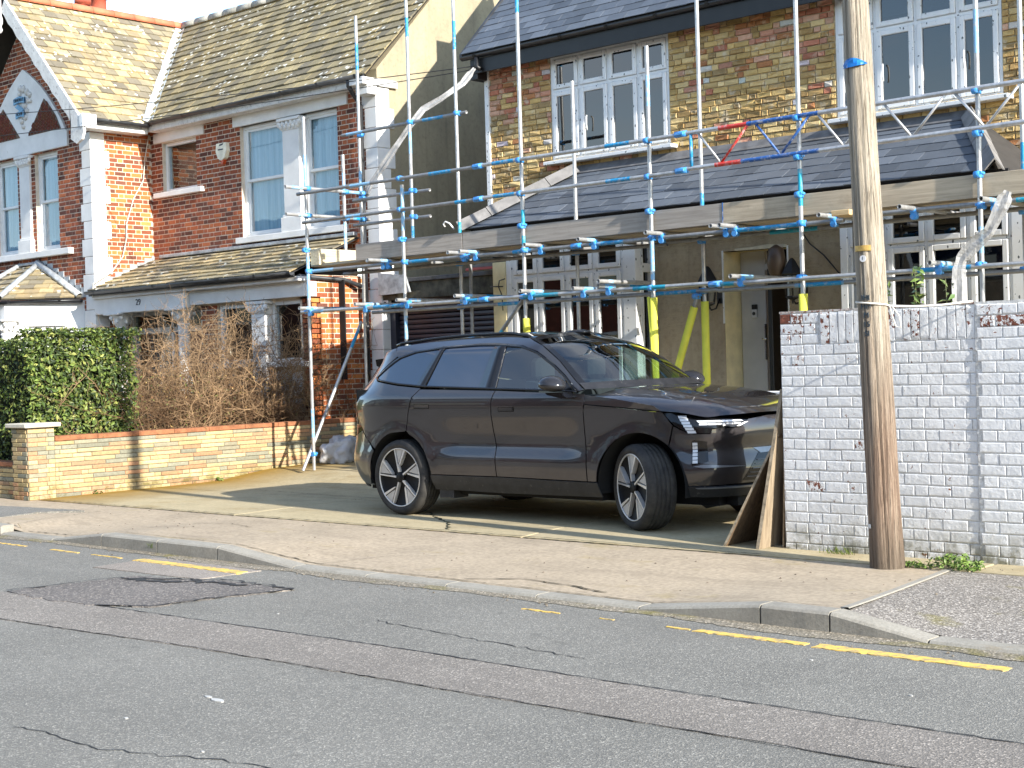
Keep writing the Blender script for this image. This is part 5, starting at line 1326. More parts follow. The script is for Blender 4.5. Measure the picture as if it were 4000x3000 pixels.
for (a, b, m) in ((-15.86, -15.68, M_BRDY), (-14.93, -12.94, M_BRD), (-12.93, -9.05, M_BRD), (-9.04, -4.1, M_BRD2)): bbox('toe_board', m, SCF, a, b, YA + .035, YA + .073, 3.025, 3.245, b=.004)
MB().bbox(-15.86, -15.82, YA + .08, 14.24, 3.05, 3.26, b=.004).build('toe_board', M_BRDY, SCF)
MB().box(-9.046, -9.04, YA + .03, YA + .076, 3.03, 3.25).build('blue_edge_band', M_NAVY, SCF)
MB().bbox(-7.55, -7.35, 13.02, 13.3, 2.955, 3.01, b=.004).build('board_offcut', woodmat('fresh_pine', (.62, .45, .24), (.46, .31, .15)), SCF)
# braces
MB().pipe((-15.93, 13.14, .2), (-15.93, 14.3, 2.25), bands=[(.82, .95, 1), (.35, .45, 4)]).build('brace', TM, SCF); coupler(-15.92, 13.3, .42, math.pi / 2)
MB().pipe((-11.93, 13.36, 2.40), (-13.1, 13.36, 1.22), bands=[(.33, .55, 3)]).build('brace', [M_OLDT] + TM[1:], SCF)
M_FOAM = plain('yellow_foam_sleeve', srgb(226, 220, 80), .8, var=.05, scale=6)
def foam(p0, p1, r=.045): MB().tube([p0, p1], r, 12).build('foam_sleeve', M_FOAM, SCF)
foam((-11.87, YA, 1.93), (-11.87, YA, 2.13)); foam((-9.97, YA, .3), (-9.97, YA, 2.28), .042); foam((-8.06, YA, 1.3), (-8.06, YA, 2.22)); foam((-9.84, YZ, .3), (-9.84, YZ, 2.24))
MB().pipe((-9.88, 14.02, 2.32), (-10.62, 14.02, .35)).build('brace', [M_OLDT] + TM[1:], SCF); foam((-9.93, 14.02, 2.18), (-10.55, 14.02, .5), .044)
MB().tube([(-10.03, YA - .01, 2.29), (-9.985, YA - .03, 1.75), (-9.97, YA - .04, 1.3)], .018, 8).build('foam_flap', M_FOAM, SCF)
coupler(-9.9, 14.05, 2.3, 0)
# plastic sheeting strips
def filmmat():
    k = N('plastic_film'); p = k.pos(); k.bump(k.noise(k.map(p, (1, 1, .3)), 26, 5, .7), .7, .02); return k.fin(k.ramp(k.noise(p, 9, 5), [(.3, (.30, .30, .30)), (.7, (.55, .55, .55))]), .35, 0, .5, Alpha=.62)
M_FILM = filmmat()
def strip(pts, wd, name, label, cat, seed=0):
    r = random.Random(seed); P = []
    for i in range(len(pts) - 1):
        for j in range(5): P.append(Vector(pts[i]).lerp(Vector(pts[i + 1]), j / 5))
    P.append(Vector(pts[-1])); mb = MB(); V = []; n = len(P)
    for i, p in enumerate(P):
        t = (P[min(i + 1, n - 1)] - P[max(i - 1, 0)]).normalized(); s = t.cross(Vector((.55, -.75, .1))).normalized(); f = t.cross(s); w_ = wd * (.85 + .12 * math.sin(i * .5) + .06 * r.random()) * (1.0 if 1 < i < n - 2 else .6)
        for a in (-1, -.35, .3, 1): V.append(p + s * w_ * a * .5 + f * .012 * (1 if a in (-1, .3) else -1) * (.6 + .4 * math.sin(i * .7)))
    mb.add(V, [(4 * i + j, 4 * i + j + 1, 4 * i + j + 5, 4 * i + j + 4) for i in range(n - 1) for j in range(3)], False)
    o = mb.build(name, M_FILM); m = o.modifiers.new('thick', 'SOLIDIFY'); m.thickness = .003; return tag(o, label, cat)
strip([(-14.5, 15.30, 5.78), (-14.55, 15.1, 5.55), (-14.75, 14.85, 5.33), (-14.95, 14.7, 5.2), (-15.05, 14.55, 4.98), (-15.25, 14.45, 4.7), (-15.5, 14.4, 4.42), (-15.75, 14.4, 4.22), (-15.9, 14.38, 4.0), (-15.93, 14.36, 3.7), (-15.88, 14.36, 3.32)], .095, 'plastic_strip', 'long translucent plastic strip sagging from black gutter to scaffold tubes', 'plastic strip', 3)
strip([(-5.8, 13.17, 3.04), (-5.86, 13.15, 2.9), (-5.98, 13.14, 2.68), (-6.14, 13.14, 2.56), (-6.25, 13.14, 2.45), (-6.28, 13.14, 2.36), (-6.29, 13.15, 2.1), (-6.28, 13.16, 1.6)], .14, 'plastic_strip', 'white plastic strip hanging from scaffold behind the white wall', 'plastic strip', 8)
# ================================================================== white painted garden wall
def whitebrick(name, src):
    k = N(name); p = k.pos(); c = k.objcol() if src == 'obj' else k.attr()
    z = k.sep(p)[2]
    paint = k.ramp(k.noise(p, 5, 5, .6), [(.3, (.72, .725, .725)), (.7, (.85, .85, .84))])
    grime = k.step(k.noise(p, 17, 7, .75), .58, .70); paint = k.mix(k.math('MULTIPLY', grime, .35), paint, (.34, .33, .30)); run_ = k.step(k.noise(k.map(p, (5, 5, .5)), 1.6, 6, .7), .54, .74); paint = k.mix(k.math('MULTIPLY', run_, .28), paint, (.42, .40, .34)); spl = k.math('MULTIPLY', k.ramp(z, [(.12, 1.), (.62, 0.)]), k.step(k.noise(p, 9, 7, .75), .42, .66)); paint = k.mix(k.math('MULTIPLY', spl, .45), paint, (.36, .32, .24))
    amt = k.sep(c)[0]                                   # how far this brick has lost its paint
    fl = k.math('GREATER_THAN', k.math('ADD', k.noise(p, 24, 6, .7), k.math('MULTIPLY', amt, .42)), .70)
    col = k.mix(fl, paint, k.ramp(k.noise(p, 45, 4), [(.3, srgb(92, 56, 44)), (.7, srgb(140, 84, 66))]))
    moss = k.math('MULTIPLY', k.ramp(z, [(.10, 1.0), (.30, 0.0)]), k.step(k.noise(p, 7, 6, .7), .42, .58))
    col = k.mix(k.math('MULTIPLY', moss, .8), col, srgb(88, 84, 40))
    k.bump(k.math('ADD', k.math('MULTIPLY', k.noise(p, 28, 5, .65), 1.3), k.math('MULTIPLY', fl, -.8)), .55, .008)
    return k.fin(col, .75, 0, .35)
WBM = pair(whitebrick, 'white_painted_brick')
k = N('white_painted_mortar'); p = k.pos(); c_ = k.mix(k.step(k.noise(p, 30, 5, .7), .44, .62), (.56, .55, .52), (.80, .80, .78)); z = k.sep(p)[2]
c_ = k.mix(k.math('MULTIPLY', k.ramp(z, [(.08, 1.), (.26, 0.)]), .85), c_, srgb(70, 68, 34)); k.bump(k.noise(p, 40, 4), .6, .01); M_WMORT = k.fin(c_, .85)
WW = thing('garden_wall', 'white painted brick wall with flaking paint behind the telegraph pole', 'wall', (-5, 10.1, .05))
YWL = 10.10; CW = .0818
wm_ = MB(); wm_.box(-6.335, -4.715, YWL, YWL + .22, -.05, 1.925); wm_.box(-4.713, -.5, YWL - .012, YWL + .22, -.05, 1.94)
core = wm_.build('wall_core', M_WMORT, WW)
def wcol(flake):
    def f(r, a, z):
        top = max(0, (z - 1.45) / .45); left = max(0, 1 - a / .35); am = flake * (.05 + .50 * top * (.15 + left) + .10 * r.rand()) + (.38 * r.rand() if r.rand() < .06 else 0)
        return (min(1, am), 0, 0)
    return f
it = courses((-6.335, YWL, .04), (1, 0, 0), (0, -1, 0), (0, 0, 1), 1.62, 1.885, CW, .008, lambda k, r: ([lambda r: r.uniform(.205, .225), lambda r: r.uniform(.1, .115), lambda r: r.uniform(.15, .215)], (0.0 if k % 2 else .115) + r.uniform(-.01, .01)), lambda zm, a, b: [(0, 1.62)] if zm < 1.65 else [(0, .345)], wcol(1.0), .006, 41)
# soldier course on top
x = .36; rs = np.random.RandomState(4)
while x < 1.60:
    wv_ = rs.uniform(.062, .082); it.append((basis((-1, 0, 0), (0, -1, 0), (0, 0, 1), (-6.335 + x + wv_ / 2, YWL, 1.80), wv_ - .008, .01, .235), rs.randint(6), (min(1, .1 + .32 * rs.rand() ** 2), 0, 0))); x += wv_
it += courses((-4.70, YWL - .012, .04), (1, 0, 0), (0, -1, 0), (0, 0, 1), 4.2, 1.90, CW, .008, flemish(), lambda zm, a, b: [(0, 4.2)], wcol(.6), .006, 42)
VW = brick_variants(8, .022, (.03, .5, .09), 9, rough=.25)
pieces(core, 'brick', it, VW, WBM[0], WBM[1], 300, 'bricks')
MB().box(-6.34, -4.715, YWL - .005, YWL + .225, 1.925, 1.94).build('wall_top_mortar', plain('flaked_top', (.56, .52, .48), .9, var=.3, scale=20, bump=.5, dirt=(srgb(140, 84, 66), .5)), WW)

# ================================================================== low boundary wall in thin multicoloured brick
def lowmat(name, src):
    k = N(name); p = k.pos(); c = k.objcol() if src == 'obj' else k.attr()
    col = k.mix(.3, c, k.ramp(k.noise(p, 28, 5, .7), [(.3, .2), (.7, .85)]), 'OVERLAY'); z = k.sep(p)[2]
    ms = k.math('MULTIPLY', k.ramp(z, [(.14, 1.), (.32, 0.)]), k.step(k.noise(p, 5, 5, .7), .46, .62)); col = k.mix(k.math('MULTIPLY', ms, .75), col, srgb(92, 86, 34))
    k.bump(k.noise(p, 60, 5, .65), .5, .006); return k.fin(col, .85, 0, .3)
LBM = pair(lowmat, 'thin_buff_brick')
LW = thing('boundary_wall', 'low buff brick boundary wall with red coping running back beside the driveway', 'wall', (-17, 9.6, .1))
XL = -16.93
M_LMORT = plain('grey_brown_mortar', (.20, .165, .11), .95, var=.2, scale=20, bump=.4)
lm = MB(); lm.box(XL - .2, XL, 9.95, 15.65, -.05, .78); lm.box(XL - .37, XL, 9.58, 9.95, -.05, .965); lm.box(-40, XL - .37, 9.63, 9.83, -.05, .47)
lc = lm.build('wall_core', M_LMORT, LW)
pal_l = [srgb(186, 166, 126), srgb(178, 156, 114), srgb(194, 174, 132), srgb(172, 142, 110), srgb(146, 140, 118), srgb(138, 136, 118), srgb(182, 140, 106), srgb(186, 162, 118), srgb(190, 170, 124)]
lb_ = lambda k, r: ([lambda r: r.uniform(.30, .52), lambda r: r.uniform(.22, .55)] if r.rand() < .8 else [lambda r: r.uniform(.1, .4)], r.uniform(0, .4))
il = courses((XL, 9.95, .06), (0, 1, 0), (1, 0, 0), (0, 0, 1), 5.7, .72, .0555, .0095, lb_, lambda zm, a, b: [(0, 5.7)], pick(pal_l), .011, 51)
il += courses((XL, 9.58, .06), (0, 1, 0), (1, 0, 0), (0, 0, 1), .37, .905, .0555, .007, lambda k, r: ([.25, .15], .0 if k % 2 else .12), lambda zm, a, b: [(0, .37)], pick(pal_l), .011, 52)
il += courses((XL - .37, 9.58, .06), (1, 0, 0), (0, -1, 0), (0, 0, 1), .37, .905, .0555, .007, lambda k, r: ([.13, .22], .0 if k % 2 else .1), lambda zm, a, b: [(0, .37)], pick([tuple(x * .9 for x in c) for c in pal_l]), .011, 53)
il += courses((-20.3, 9.63, .06), (1, 0, 0), (0, -1, 0), (0, 0, 1), 3.0, .40, .0555, .0095, lb_, lambda zm, a, b: [(0, 3.0)], pick(pal_l), .011, 54)
pieces(lc, 'brick', il, brick_variants(8, .02, (.01, .4, .1), 13, rough=.12), LBM[0], LBM[1], 300, 'bricks')
M_COP = plain('red_brown_coping', srgb(160, 104, 70), .85, var=.2, scale=7, bump=.4, bscale=50, dirt=(srgb(96, 80, 44), .55))
y = 9.96
while y < 15.5:
    L = random.uniform(.55, .62); bbox('coping', M_COP, lc, XL - .22, XL + .018, y, min(y + L - .006, 15.65), .782 + random.uniform(-.002, .002), .842 + random.uniform(-.003, .003), b=.006); y += L
x = -17.36
for i in range(5): bbox('coping', M_COP, lc, x - .6, x - .006, 9.61, 9.85, .472, .53); x -= .605
bbox('pier_cap', plain('pier_cap_stone', (.62, .57, .46), .8, var=.08, bump=.2), LW, XL - .43, XL + .06, 9.52, 10.02, .967, 1.02, b=.008)

# ================================================================== telegraph pole
def polemat():
    k = N('weathered_pole_wood'); p = k.pos(); z = k.sep(p)[2]
    g = k.noise(k.map(p, (30, 30, .55)), 1.5, 7, .7, .4); f = k.noise(k.map(p, (70, 70, 1.1)), 1.2, 5, .7)
    grey = k.ramp(g, [(.30, (.17, .14, .10)), (.48, (.40, .345, .265)), (.70, (.56, .49, .39))])
    brown = k.ramp(g, [(.28, (.085, .055, .04)), (.5, (.25, .175, .125)), (.75, (.45, .36, .27))])
    t = k.ramp(k.math('ADD', z, k.math('MULTIPLY', k.noise(k.map(p, (4, 4, .6)), 1.5, 4), 1.6)), [(1.7, 0.0), (3.0, 1.0)]) if False else k.ramp(k.math('DIVIDE', k.math('ADD', z, k.math('MULTIPLY', k.noise(k.map(p, (9, 9, .6)), 1.5, 4), 1.4)), 4.0), [(.40, 0.), (.72, 1.)])
    col = k.mix(t, brown, grey); crk_ = k.step(f, .56, .62); col = k.mix(k.math('MULTIPLY', crk_, .7), col, (.07, .05, .035))
    bs = k.math('MULTIPLY', k.ramp(z, [(.1, 1.), (.5, 0.)]), .7); col = k.mix(bs, col, (.12, .10, .075))
    k.bump(k.math('ADD', g, k.math('MULTIPLY', f, .8)), 1.0, .02); return k.fin(col, .88, 0, .25)
PB = Vector((-5.20, 9.63, 0)); PT = Vector((-5.36, 9.66, 4.14))
def pole_c(z): return PB + (PT - PB) * (z / 4.14)
TP = thing('telegraph_pole', 'weathered wooden telegraph pole on the pavement before the white wall', 'telegraph pole', (-5.2, 9.63, 0))
pm = MB(); zs = np.concatenate([[-.3, 0, .05, .12], np.linspace(.3, 9, 36)]); n = 72; V = []; rp = np.random.RandomState(3); ang = rp.uniform(-.0015, .0015, n); ang[rp.choice(n, 15, replace=False)] -= rp.uniform(.006, .016, 15)
for z in zs:
    c = pole_c(z); r = np.interp(z, [-.3, .05, .4, 4.14, 9], [.128, .124, .117, .0935, .075]); 
    for j in range(n):
        q = 2 * math.pi * j / n; rr = r + ang[j] * (.55 + .45 * math.sin(z * 1.7 + j * 2.1)) + .0015 * math.sin(z * 5 + j * .35); V.append((c.x + rr * math.cos(q), c.y + rr * math.sin(q), z))
pm.add(V, [(i * n + j, i * n + (j + 1) % n, (i + 1) * n + (j + 1) % n, (i + 1) * n + j) for i in range(len(zs) - 1) for j in range(n)], True); pm.add([V[i] for i in range(len(V) - n, len(V))], [list(range(n))])
pm.build('shaft', polemat(), TP)
def on_pole(z, a, off=.002):
    """point on the pole's skin; a = angle from the direction to the camera"""
    c = pole_c(z); r = float(np.interp(z, [-.3, .05, .4, 4.14, 9], [.128, .124, .117, .0935, .075])) + off
    d = math.atan2(-c.y, -c.x) + a; return Vector((c.x + r * math.cos(d), c.y + r * math.sin(d), z)), d
def wrap(name, z0, z1, a0, a1, mat, off=.003, th=.003):
    mb = MB(); m = 10; V = []
    for i in range(m + 1):
        a = a0 + (a1 - a0) * i / m
        for z in (z0, z1):
            for o in (off, off + th): V.append(on_pole(z, a, o)[0])
    F = []
    for i in range(m):
        b = 4 * i; F += [(b + 1, b + 5, b + 7, b + 3), (b, b + 2, b + 6, b + 4), (b, b + 4, b + 5, b + 1), (b + 2, b + 3, b + 7, b + 6)]
    F += [(0, 1, 3, 2), (4 * m, 4 * m + 2, 4 * m + 3, 4 * m + 1)]; mb.add(V, F); return mb.build(name, mat, TP, fixn=True)
wrap('marker_plate', 2.325, 2.365, -1.15, .1, plain('brass_plate', srgb(206, 170, 96), .5, .3, var=.15, scale=30))
p_, d_ = on_pole(2.27, -.45, .004); tg = MB(); 
for i in range(16): pass
cz = [(p_ + Vector((-math.sin(d_) * .024 * math.cos(t), math.cos(d_) * .024 * math.cos(t), .024 * math.sin(t)))) for t in np.linspace(0, 2 * math.pi, 17)[:-1]]
tg.add(cz + [q + Vector((math.cos(d_), math.sin(d_), 0)) * .005 for q in cz], [list(range(16, 32))] + [(i, (i + 1) % 16, 16 + (i + 1) % 16, 16 + i) for i in range(16)]); tgo = tg.build('round_tag', plain('tag_white', (.8, .8, .8), .5), TP, fixn=True)
def pole_text(s, z, size, a=-.45):
    p_, d_ = on_pole(z, a, .001); return text(s, 'carved_mark', M_INK, TP, p_, size, (math.pi / 2, 0, d_ + math.pi / 2), .003)
text('I', 'tag_numeral', M_INK, TP, on_pole(2.27, -.45, .0095)[0], .035, (math.pi / 2, 0, d_ + math.pi / 2), .001)
for s, z in (('IHI', 1.99), ('HH', 1.93), ('M', 1.865), ('15', 1.80), ('SI', 1.735)): pole_text(s, z, .055)
wrap('nail_tag', .345, .375, -1.35, -.95, plain('tag_grey', (.7, .7, .68), .5))
# rope and blue tape tied to the pole
rp_ = []
for i in range(20):
    a = -1.5 + 3.0 * i / 19; rp_.append(on_pole(1.965 - .035 * i / 19, a, .007)[0])
q0 = rp_[-1]; rp_ += [Vector((-5.02, 9.80, 1.92)), Vector((-4.9, 9.95, 1.925)), Vector((-4.72, 10.08, 1.945))]
lp = [q0 + Vector((.01, -.01, 0)), q0 + Vector((.03, -.01, -.08)), q0 + Vector((.05, 0, -.15)), q0 + Vector((.085, .01, -.16)), q0 + Vector((.075, .01, -.08)), q0 + Vector((.02, 0, .0))]
RP = MB().tube(rp_, .007, 6).tube(lp, .005, 6).build('rope', plain('white_twine', (.78, .74, .66), .85, var=.1)); tag(RP, 'white rope tied round the telegraph pole above the white wall', 'rope')
tp = MB(); V = []; m = 9
for i in range(m + 1):
    t = i / m; a = -1.45 + 2.0 * t; zz = 3.66 + .015 * math.sin(t * 3); h = .028 * math.sin(math.pi * min(1, t * .9 + .1)) + .004
    for s in (-1, -.2, .5, 1): V.append(on_pole(zz + h * s, a, .006 + .012 * random.random())[0])
tp.add(V, [(4 * i + j, 4 * i + j + 1, 4 * i + j + 5, 4 * i + j + 4) for i in range(m) for j in range(3)], False); tpo = tp.build('blue_tape', plain('blue_plastic_tape', srgb(30, 120, 205), .35)); sm2 = tpo.modifiers.new('thick', 'SOLIDIFY'); sm2.thickness = .002
tag(tpo, 'scrap of bright blue plastic tape wound high on the telegraph pole', 'tape')

# ================================================================== overhead cables
M_WIRE = plain('black_cable', (.025, .025, .025), .6)
def cable(a, b, sag, r, label):
    a, b = Vector(a), Vector(b); P = [a.lerp(b, t) + Vector((0, 0, -sag * 4 * t * (1 - t))) for t in np.linspace(0, 1, 30)]; o = MB().tube(P, r, 5).build('overhead_cable', M_WIRE); tag(o, label, 'cable', 'overhead cables')
cable((-14.6, 15.42, 5.84), (-27.5, 12.9, 6.5), .10, .007, 'upper thin black cable crossing before the red brick gable')
cable((-14.6, 15.44, 5.80), (-27.5, 12.9, 6.02), .10, .007, 'lower thin black cable crossing before the red brick gable')

# ================================================================== boards, bag, panel
M_PLY = woodmat('damp_plywood', (.17, .115, .07), (.09, .06, .035), 2); M_PLY2 = woodmat('worn_plywood', (.30, .235, .16), (.17, .125, .08), 2); M_PLYE = plain('plywood_edge', (.36, .29, .20), .9, var=.25, scale=25)
def leaning(xb, yb, xt, zt, dep, th, face, name, label, grp, zb=.075, dy=0.0):
    mb = MB(); d = Vector((xt - xb, 0, zt - zb)).normalized(); nrm = Vector((d.z, 0, -d.x))
    b0, t0 = Vector((xb, yb, zb)), Vector((xt, yb + dy, zt)); P = []
    for y in (0, dep):
        for p in (b0, t0):
            for s in (0, 1): P.append(p + Vector((0, y, 0)) + nrm * th * s)
    mb.add(P, [(0, 1, 3, 2)]); mb.mi = 1; mb.add(P, [(4, 6, 7, 5), (0, 4, 5, 1), (2, 3, 7, 6), (0, 2, 6, 4), (1, 5, 7, 3)]); return tag(mb.build(name, [M_PLYE, face], fixn=True), label, 'board', grp)
leaning(-6.85, 9.98, -6.40, .98, .9, .02, M_PLY, 'plywood_sheet', 'rust-brown damp board leaning lowest, nearest the car bumper', 'boards leaning at the wall end', dy=.14)
leaning(-6.52, 9.95, -6.385, 1.33, 1.1, .03, M_PLY2, 'plywood_sheet', 'tall pale-edged board leaning steeply against the white wall end', 'boards leaning at the wall end', dy=.2)
leaning(-6.40, 10.15, -6.37, .72, .7, .014, M_PLY, 'plywood_sheet', 'short dark board slotted between tall board and white wall', 'boards leaning at the wall end')
MB_ = MB(); pr_ = np.random.RandomState(2); bm = bmesh.new(); bmesh.ops.create_icosphere(bm, subdivisions=4, radius=1.0)
from mathutils import noise as mnoise
for v in bm.verts:
    c = v.co.copy(); d = .72 + .42 * mnoise.noise(c * 1.9 + Vector((3, 1, 2))) + .20 * abs(mnoise.noise(c * 5.0)) + .05 * mnoise.noise(c * 11)
    v.co = Vector((-16.52 + c.x * .26 * d, 14.36 + c.y * .44 * d, max(.19, .36 + c.z * .33 * d)))
MB_.bm(bm, True); k = N('grey_plastic_bag'); p = k.pos(); k.bump(k.noise(p, 14, 6, .7), .8, .03); mbag = k.fin(k.ramp(k.noise(p, 6, 4), [(.3, (.40, .40, .41)), (.7, (.66, .66, .67))]), .3, 0, .5)
tag(MB_.build('plastic_bag', mbag), 'crumpled grey plastic sheeting bundled by the low wall behind the car', 'plastic bag')
tag(MB().bbox(-8.9, -7.1, 12.95, 13.08, .14, 1.235, b=.01).build('white_panel', M_WPAINT), 'white panel standing behind the car bonnet by the white wall', 'panel')
# ================================================================== dark grey family car parked along the house
CY, GZ = 11.43, .075
def paint_car():
    k = N('dark_grey_metallic_paint'); p = k.pos()
    dust = k.noise(p, 7, 6, .7); z = k.sep(p)[2]
    low = k.ramp(z, [(.30, 1.), (.85, .0)])
    col = k.mix(k.math('MULTIPLY', k.math('MULTIPLY', low, k.step(dust, .35, .75)), .28), (.030, .0255, .027), (.11, .095, .08))
    k.l(k.ramp(dust, [(.3, .30), (.8, .42)]), k.b.inputs['Roughness'])
    m = k.fin(col, .34, .35, .5, Coat_Weight=1.0, Coat_Roughness=.02, Coat_IOR=1.6); return m
M_CAR = paint_car()
M_CBLK = plain('car_gloss_black', (.008, .008, .009), .12); M_CLAD = plain('car_black_cladding', (.022, .022, .024), .5, var=.2, scale=9, dirt=((.10, .09, .08), .6))
M_PRIV = (lambda k: k.fin(k.ramp(k.noise(k.pos(), 2, 2), [(.3, (.005, .011, .028)), (.7, (.008, .015, .034))]), .015, 0, .5, IOR=2.3))(N('privacy_glass')); M_CGL = glassmat('car_clear_glass', (.55, .68, .66), 1.0, .85, .01, 2.0); M_LINER = plain('wheel_liner', (.008, .008, .008), .95)
M_TYRE = None
def tyremat():
    k = N('tyre_rubber'); p = k.pos(); return k.fin(k.ramp(k.noise(p, 8, 5, .7), [(.3, (.022, .022, .023)), (.75, (.075, .07, .062))]), .8, 0, .3)
M_TYRE = tyremat(); M_RIMD = plain('rim_gloss_black', (.007, .007, .008), .5, spec=.25); M_RIMS = plain('rim_machined', (.80, .78, .75), .35, .5, var=.05); M_RIMG = plain('rim_warm_grey', (.56, .53, .49), .5, .25, var=.05)
M_LAMP = plain('lamp_lens_white', (.78, .80, .82), .18, .1, var=.03); M_SEAT = plain('seat_fabric', (.03, .03, .034), .8)
CAR = thing('parked_car', 'dark grey electric SUV parked under the scaffold with front wheels turned', 'car', (-9.7, CY, GZ))
PLAN = [(-12.20, 0), (-12.19, .25), (-12.165, .5), (-12.10, .70), (-11.97, .855), (-11.75, .94), (-11.45, .972), (-11.1, .98), (-10.3, .98), (-9.5, .98), (-8.6, .98), (-8.2, .976), (-7.9, .962), (-7.68, .93), (-7.50, .868), (-7.36, .77), (-7.265, .63), (-7.20, .46), (-7.165, .28), (-7.15, .12), (-7.148, 0)]
PL = np.array(PLAN)
def catmull(P, m=14):
    Q = [];  n = len(P)
    for i in range(n - 1):
        p0, p1, p2, p3 = P[max(i - 1, 0)], P[i], P[i + 1], P[min(i + 2, n - 1)]
        for j in range(m):
            t = j / m; Q.append(.5 * ((2 * p1) + (-p0 + p2) * t + (2 * p0 - 5 * p1 + 4 * p2 - p3) * t * t + (-p0 + 3 * p1 - 3 * p2 + p3) * t ** 3))
    Q.append(P[-1]); return np.array(Q)
PC = catmull(PL); al = np.r_[0, np.cumsum(np.linalg.norm(np.diff(PC, axis=0), axis=1))]
i0 = np.argmin(np.abs(PC[:, 0] + 9.5)); SS = al - al[i0] - 9.5           # s equals X along the straight side
S_R, S_F = SS[0], SS[-1]
def s_of_x(x): 
    lo = np.argmin(np.abs(PC[:, 0] - x) + (PC[:, 1] < .3) * 0); return float(np.interp(x, PC[:, 0], SS)) if -12.19 < x < -7.15 else (S_R if x < -9 else S_F)
def belt(x): return float(np.interp(x, [-12.2, -11.6, -11.2, -10.8, -9.95, -9.3, -8.77, -8.5, -7.8, -7.4, -7.1], [1.50, 1.455, 1.41, 1.378, 1.35, 1.33, 1.308, 1.25, 1.13, 1.06, 1.05]))
def sm(x, a, b): t = np.clip((x - a) / (b - a), 0, 1); return t * t * (3 - 2 * t)
def surf(s, z):
    """body skin: s along the plan outline, z height -> world point on the camera side"""
    x = float(np.interp(s, SS, PC[:, 0])); hw = float(np.interp(s, SS, PC[:, 1]))
    d = 1e-2; x1, h1 = float(np.interp(s + d, SS, PC[:, 0])), float(np.interp(s + d, SS, PC[:, 1])); x0, h0 = float(np.interp(s - d, SS, PC[:, 0])), float(np.interp(s - d, SS, PC[:, 1]))
    tx, th = x1 - x0, h1 - h0; L = math.hypot(tx, th) or 1; nx, nh = -th / L, tx / L           # outward normal in (x, halfwidth)
    zb = 1.345
    ins = float(np.interp(z, [.25, .33, .42, .50, .60, .69, .80, .95, 1.12, 1.22, 1.29, 1.345], [.10, .07, .035, .016, .006, .004, .014, .016, .008, .006, .014, .045]))
    led = float(sm(x, -10.75, -10.3) * (1 - sm(x, -8.95, -8.55)))
    ins += led * .036 * float(np.interp(z, [.60, .68, .805, .90, 1.10], [0, .0, 1.0, .8, 0]))
    for xc in (-11.14, -8.06):                                  # swell over the wheel arches
        rr = math.hypot(x - xc, z - .47); ins -= .012 * math.exp(-((rr - .485) / .05) ** 2) * (1 if z > .4 else .4)
    if z > zb: ins += (z - zb) * .42 + .9 * max(0, z - 1.74) ** 1.5 * 3.2
    front = float(sm(s, -7.95, -7.4))
    if front > 0:
        ins += front * float(np.interp(z, [.25, .40, .50, .62, .80, .92, 1.0, 1.06, 1.12], [.05, .02, .0, -.008, .022, .0, .006, .03, .09]))
    rear = float(1 - sm(s, -12.0, -11.4))
    if rear > 0: ins += rear * float(np.interp(z, [.25, .45, .62, .80, 1.0, 1.2, 1.3, 1.7], [.09, .03, 0, .02, .035, .03, .05, .20]))
    X = x - nx * ins; Hw = hw - nh * ins
    return np.array([X, CY - Hw, z])
def nrm(s, z, fn=surf):
    e = 4e-3; a = fn(s + e, z) - fn(s - e, z); b = fn(s, z + e) - fn(s, z - e); n = np.cross(a, b); return n / (np.linalg.norm(n) + 1e-12)
def dens(poly, st=.03):
    out = []
    n = len(poly)
    for i in range(n):
        a, b = np.array(poly[i], float), np.array(poly[(i + 1) % n], float); k = max(1, int(np.linalg.norm(b - a) / st))
        for j in range(k): out.append(a + (b - a) * j / k)
    return np.array(out)
def inpoly(p, poly):
    x, y = p[:, 0], p[:, 1]; c = np.zeros(len(p), bool); j = len(poly) - 1
    for i in range(len(poly)):
        xi, yi, xj, yj = *poly[i], *poly[j]
        with np.errstate(divide='ignore', invalid='ignore'): c ^= ((yi > y) != (yj > y)) & (x < (xj - xi) * (y - yi) / (yj - yi + 1e-15) + xi)
        j = i
    return c
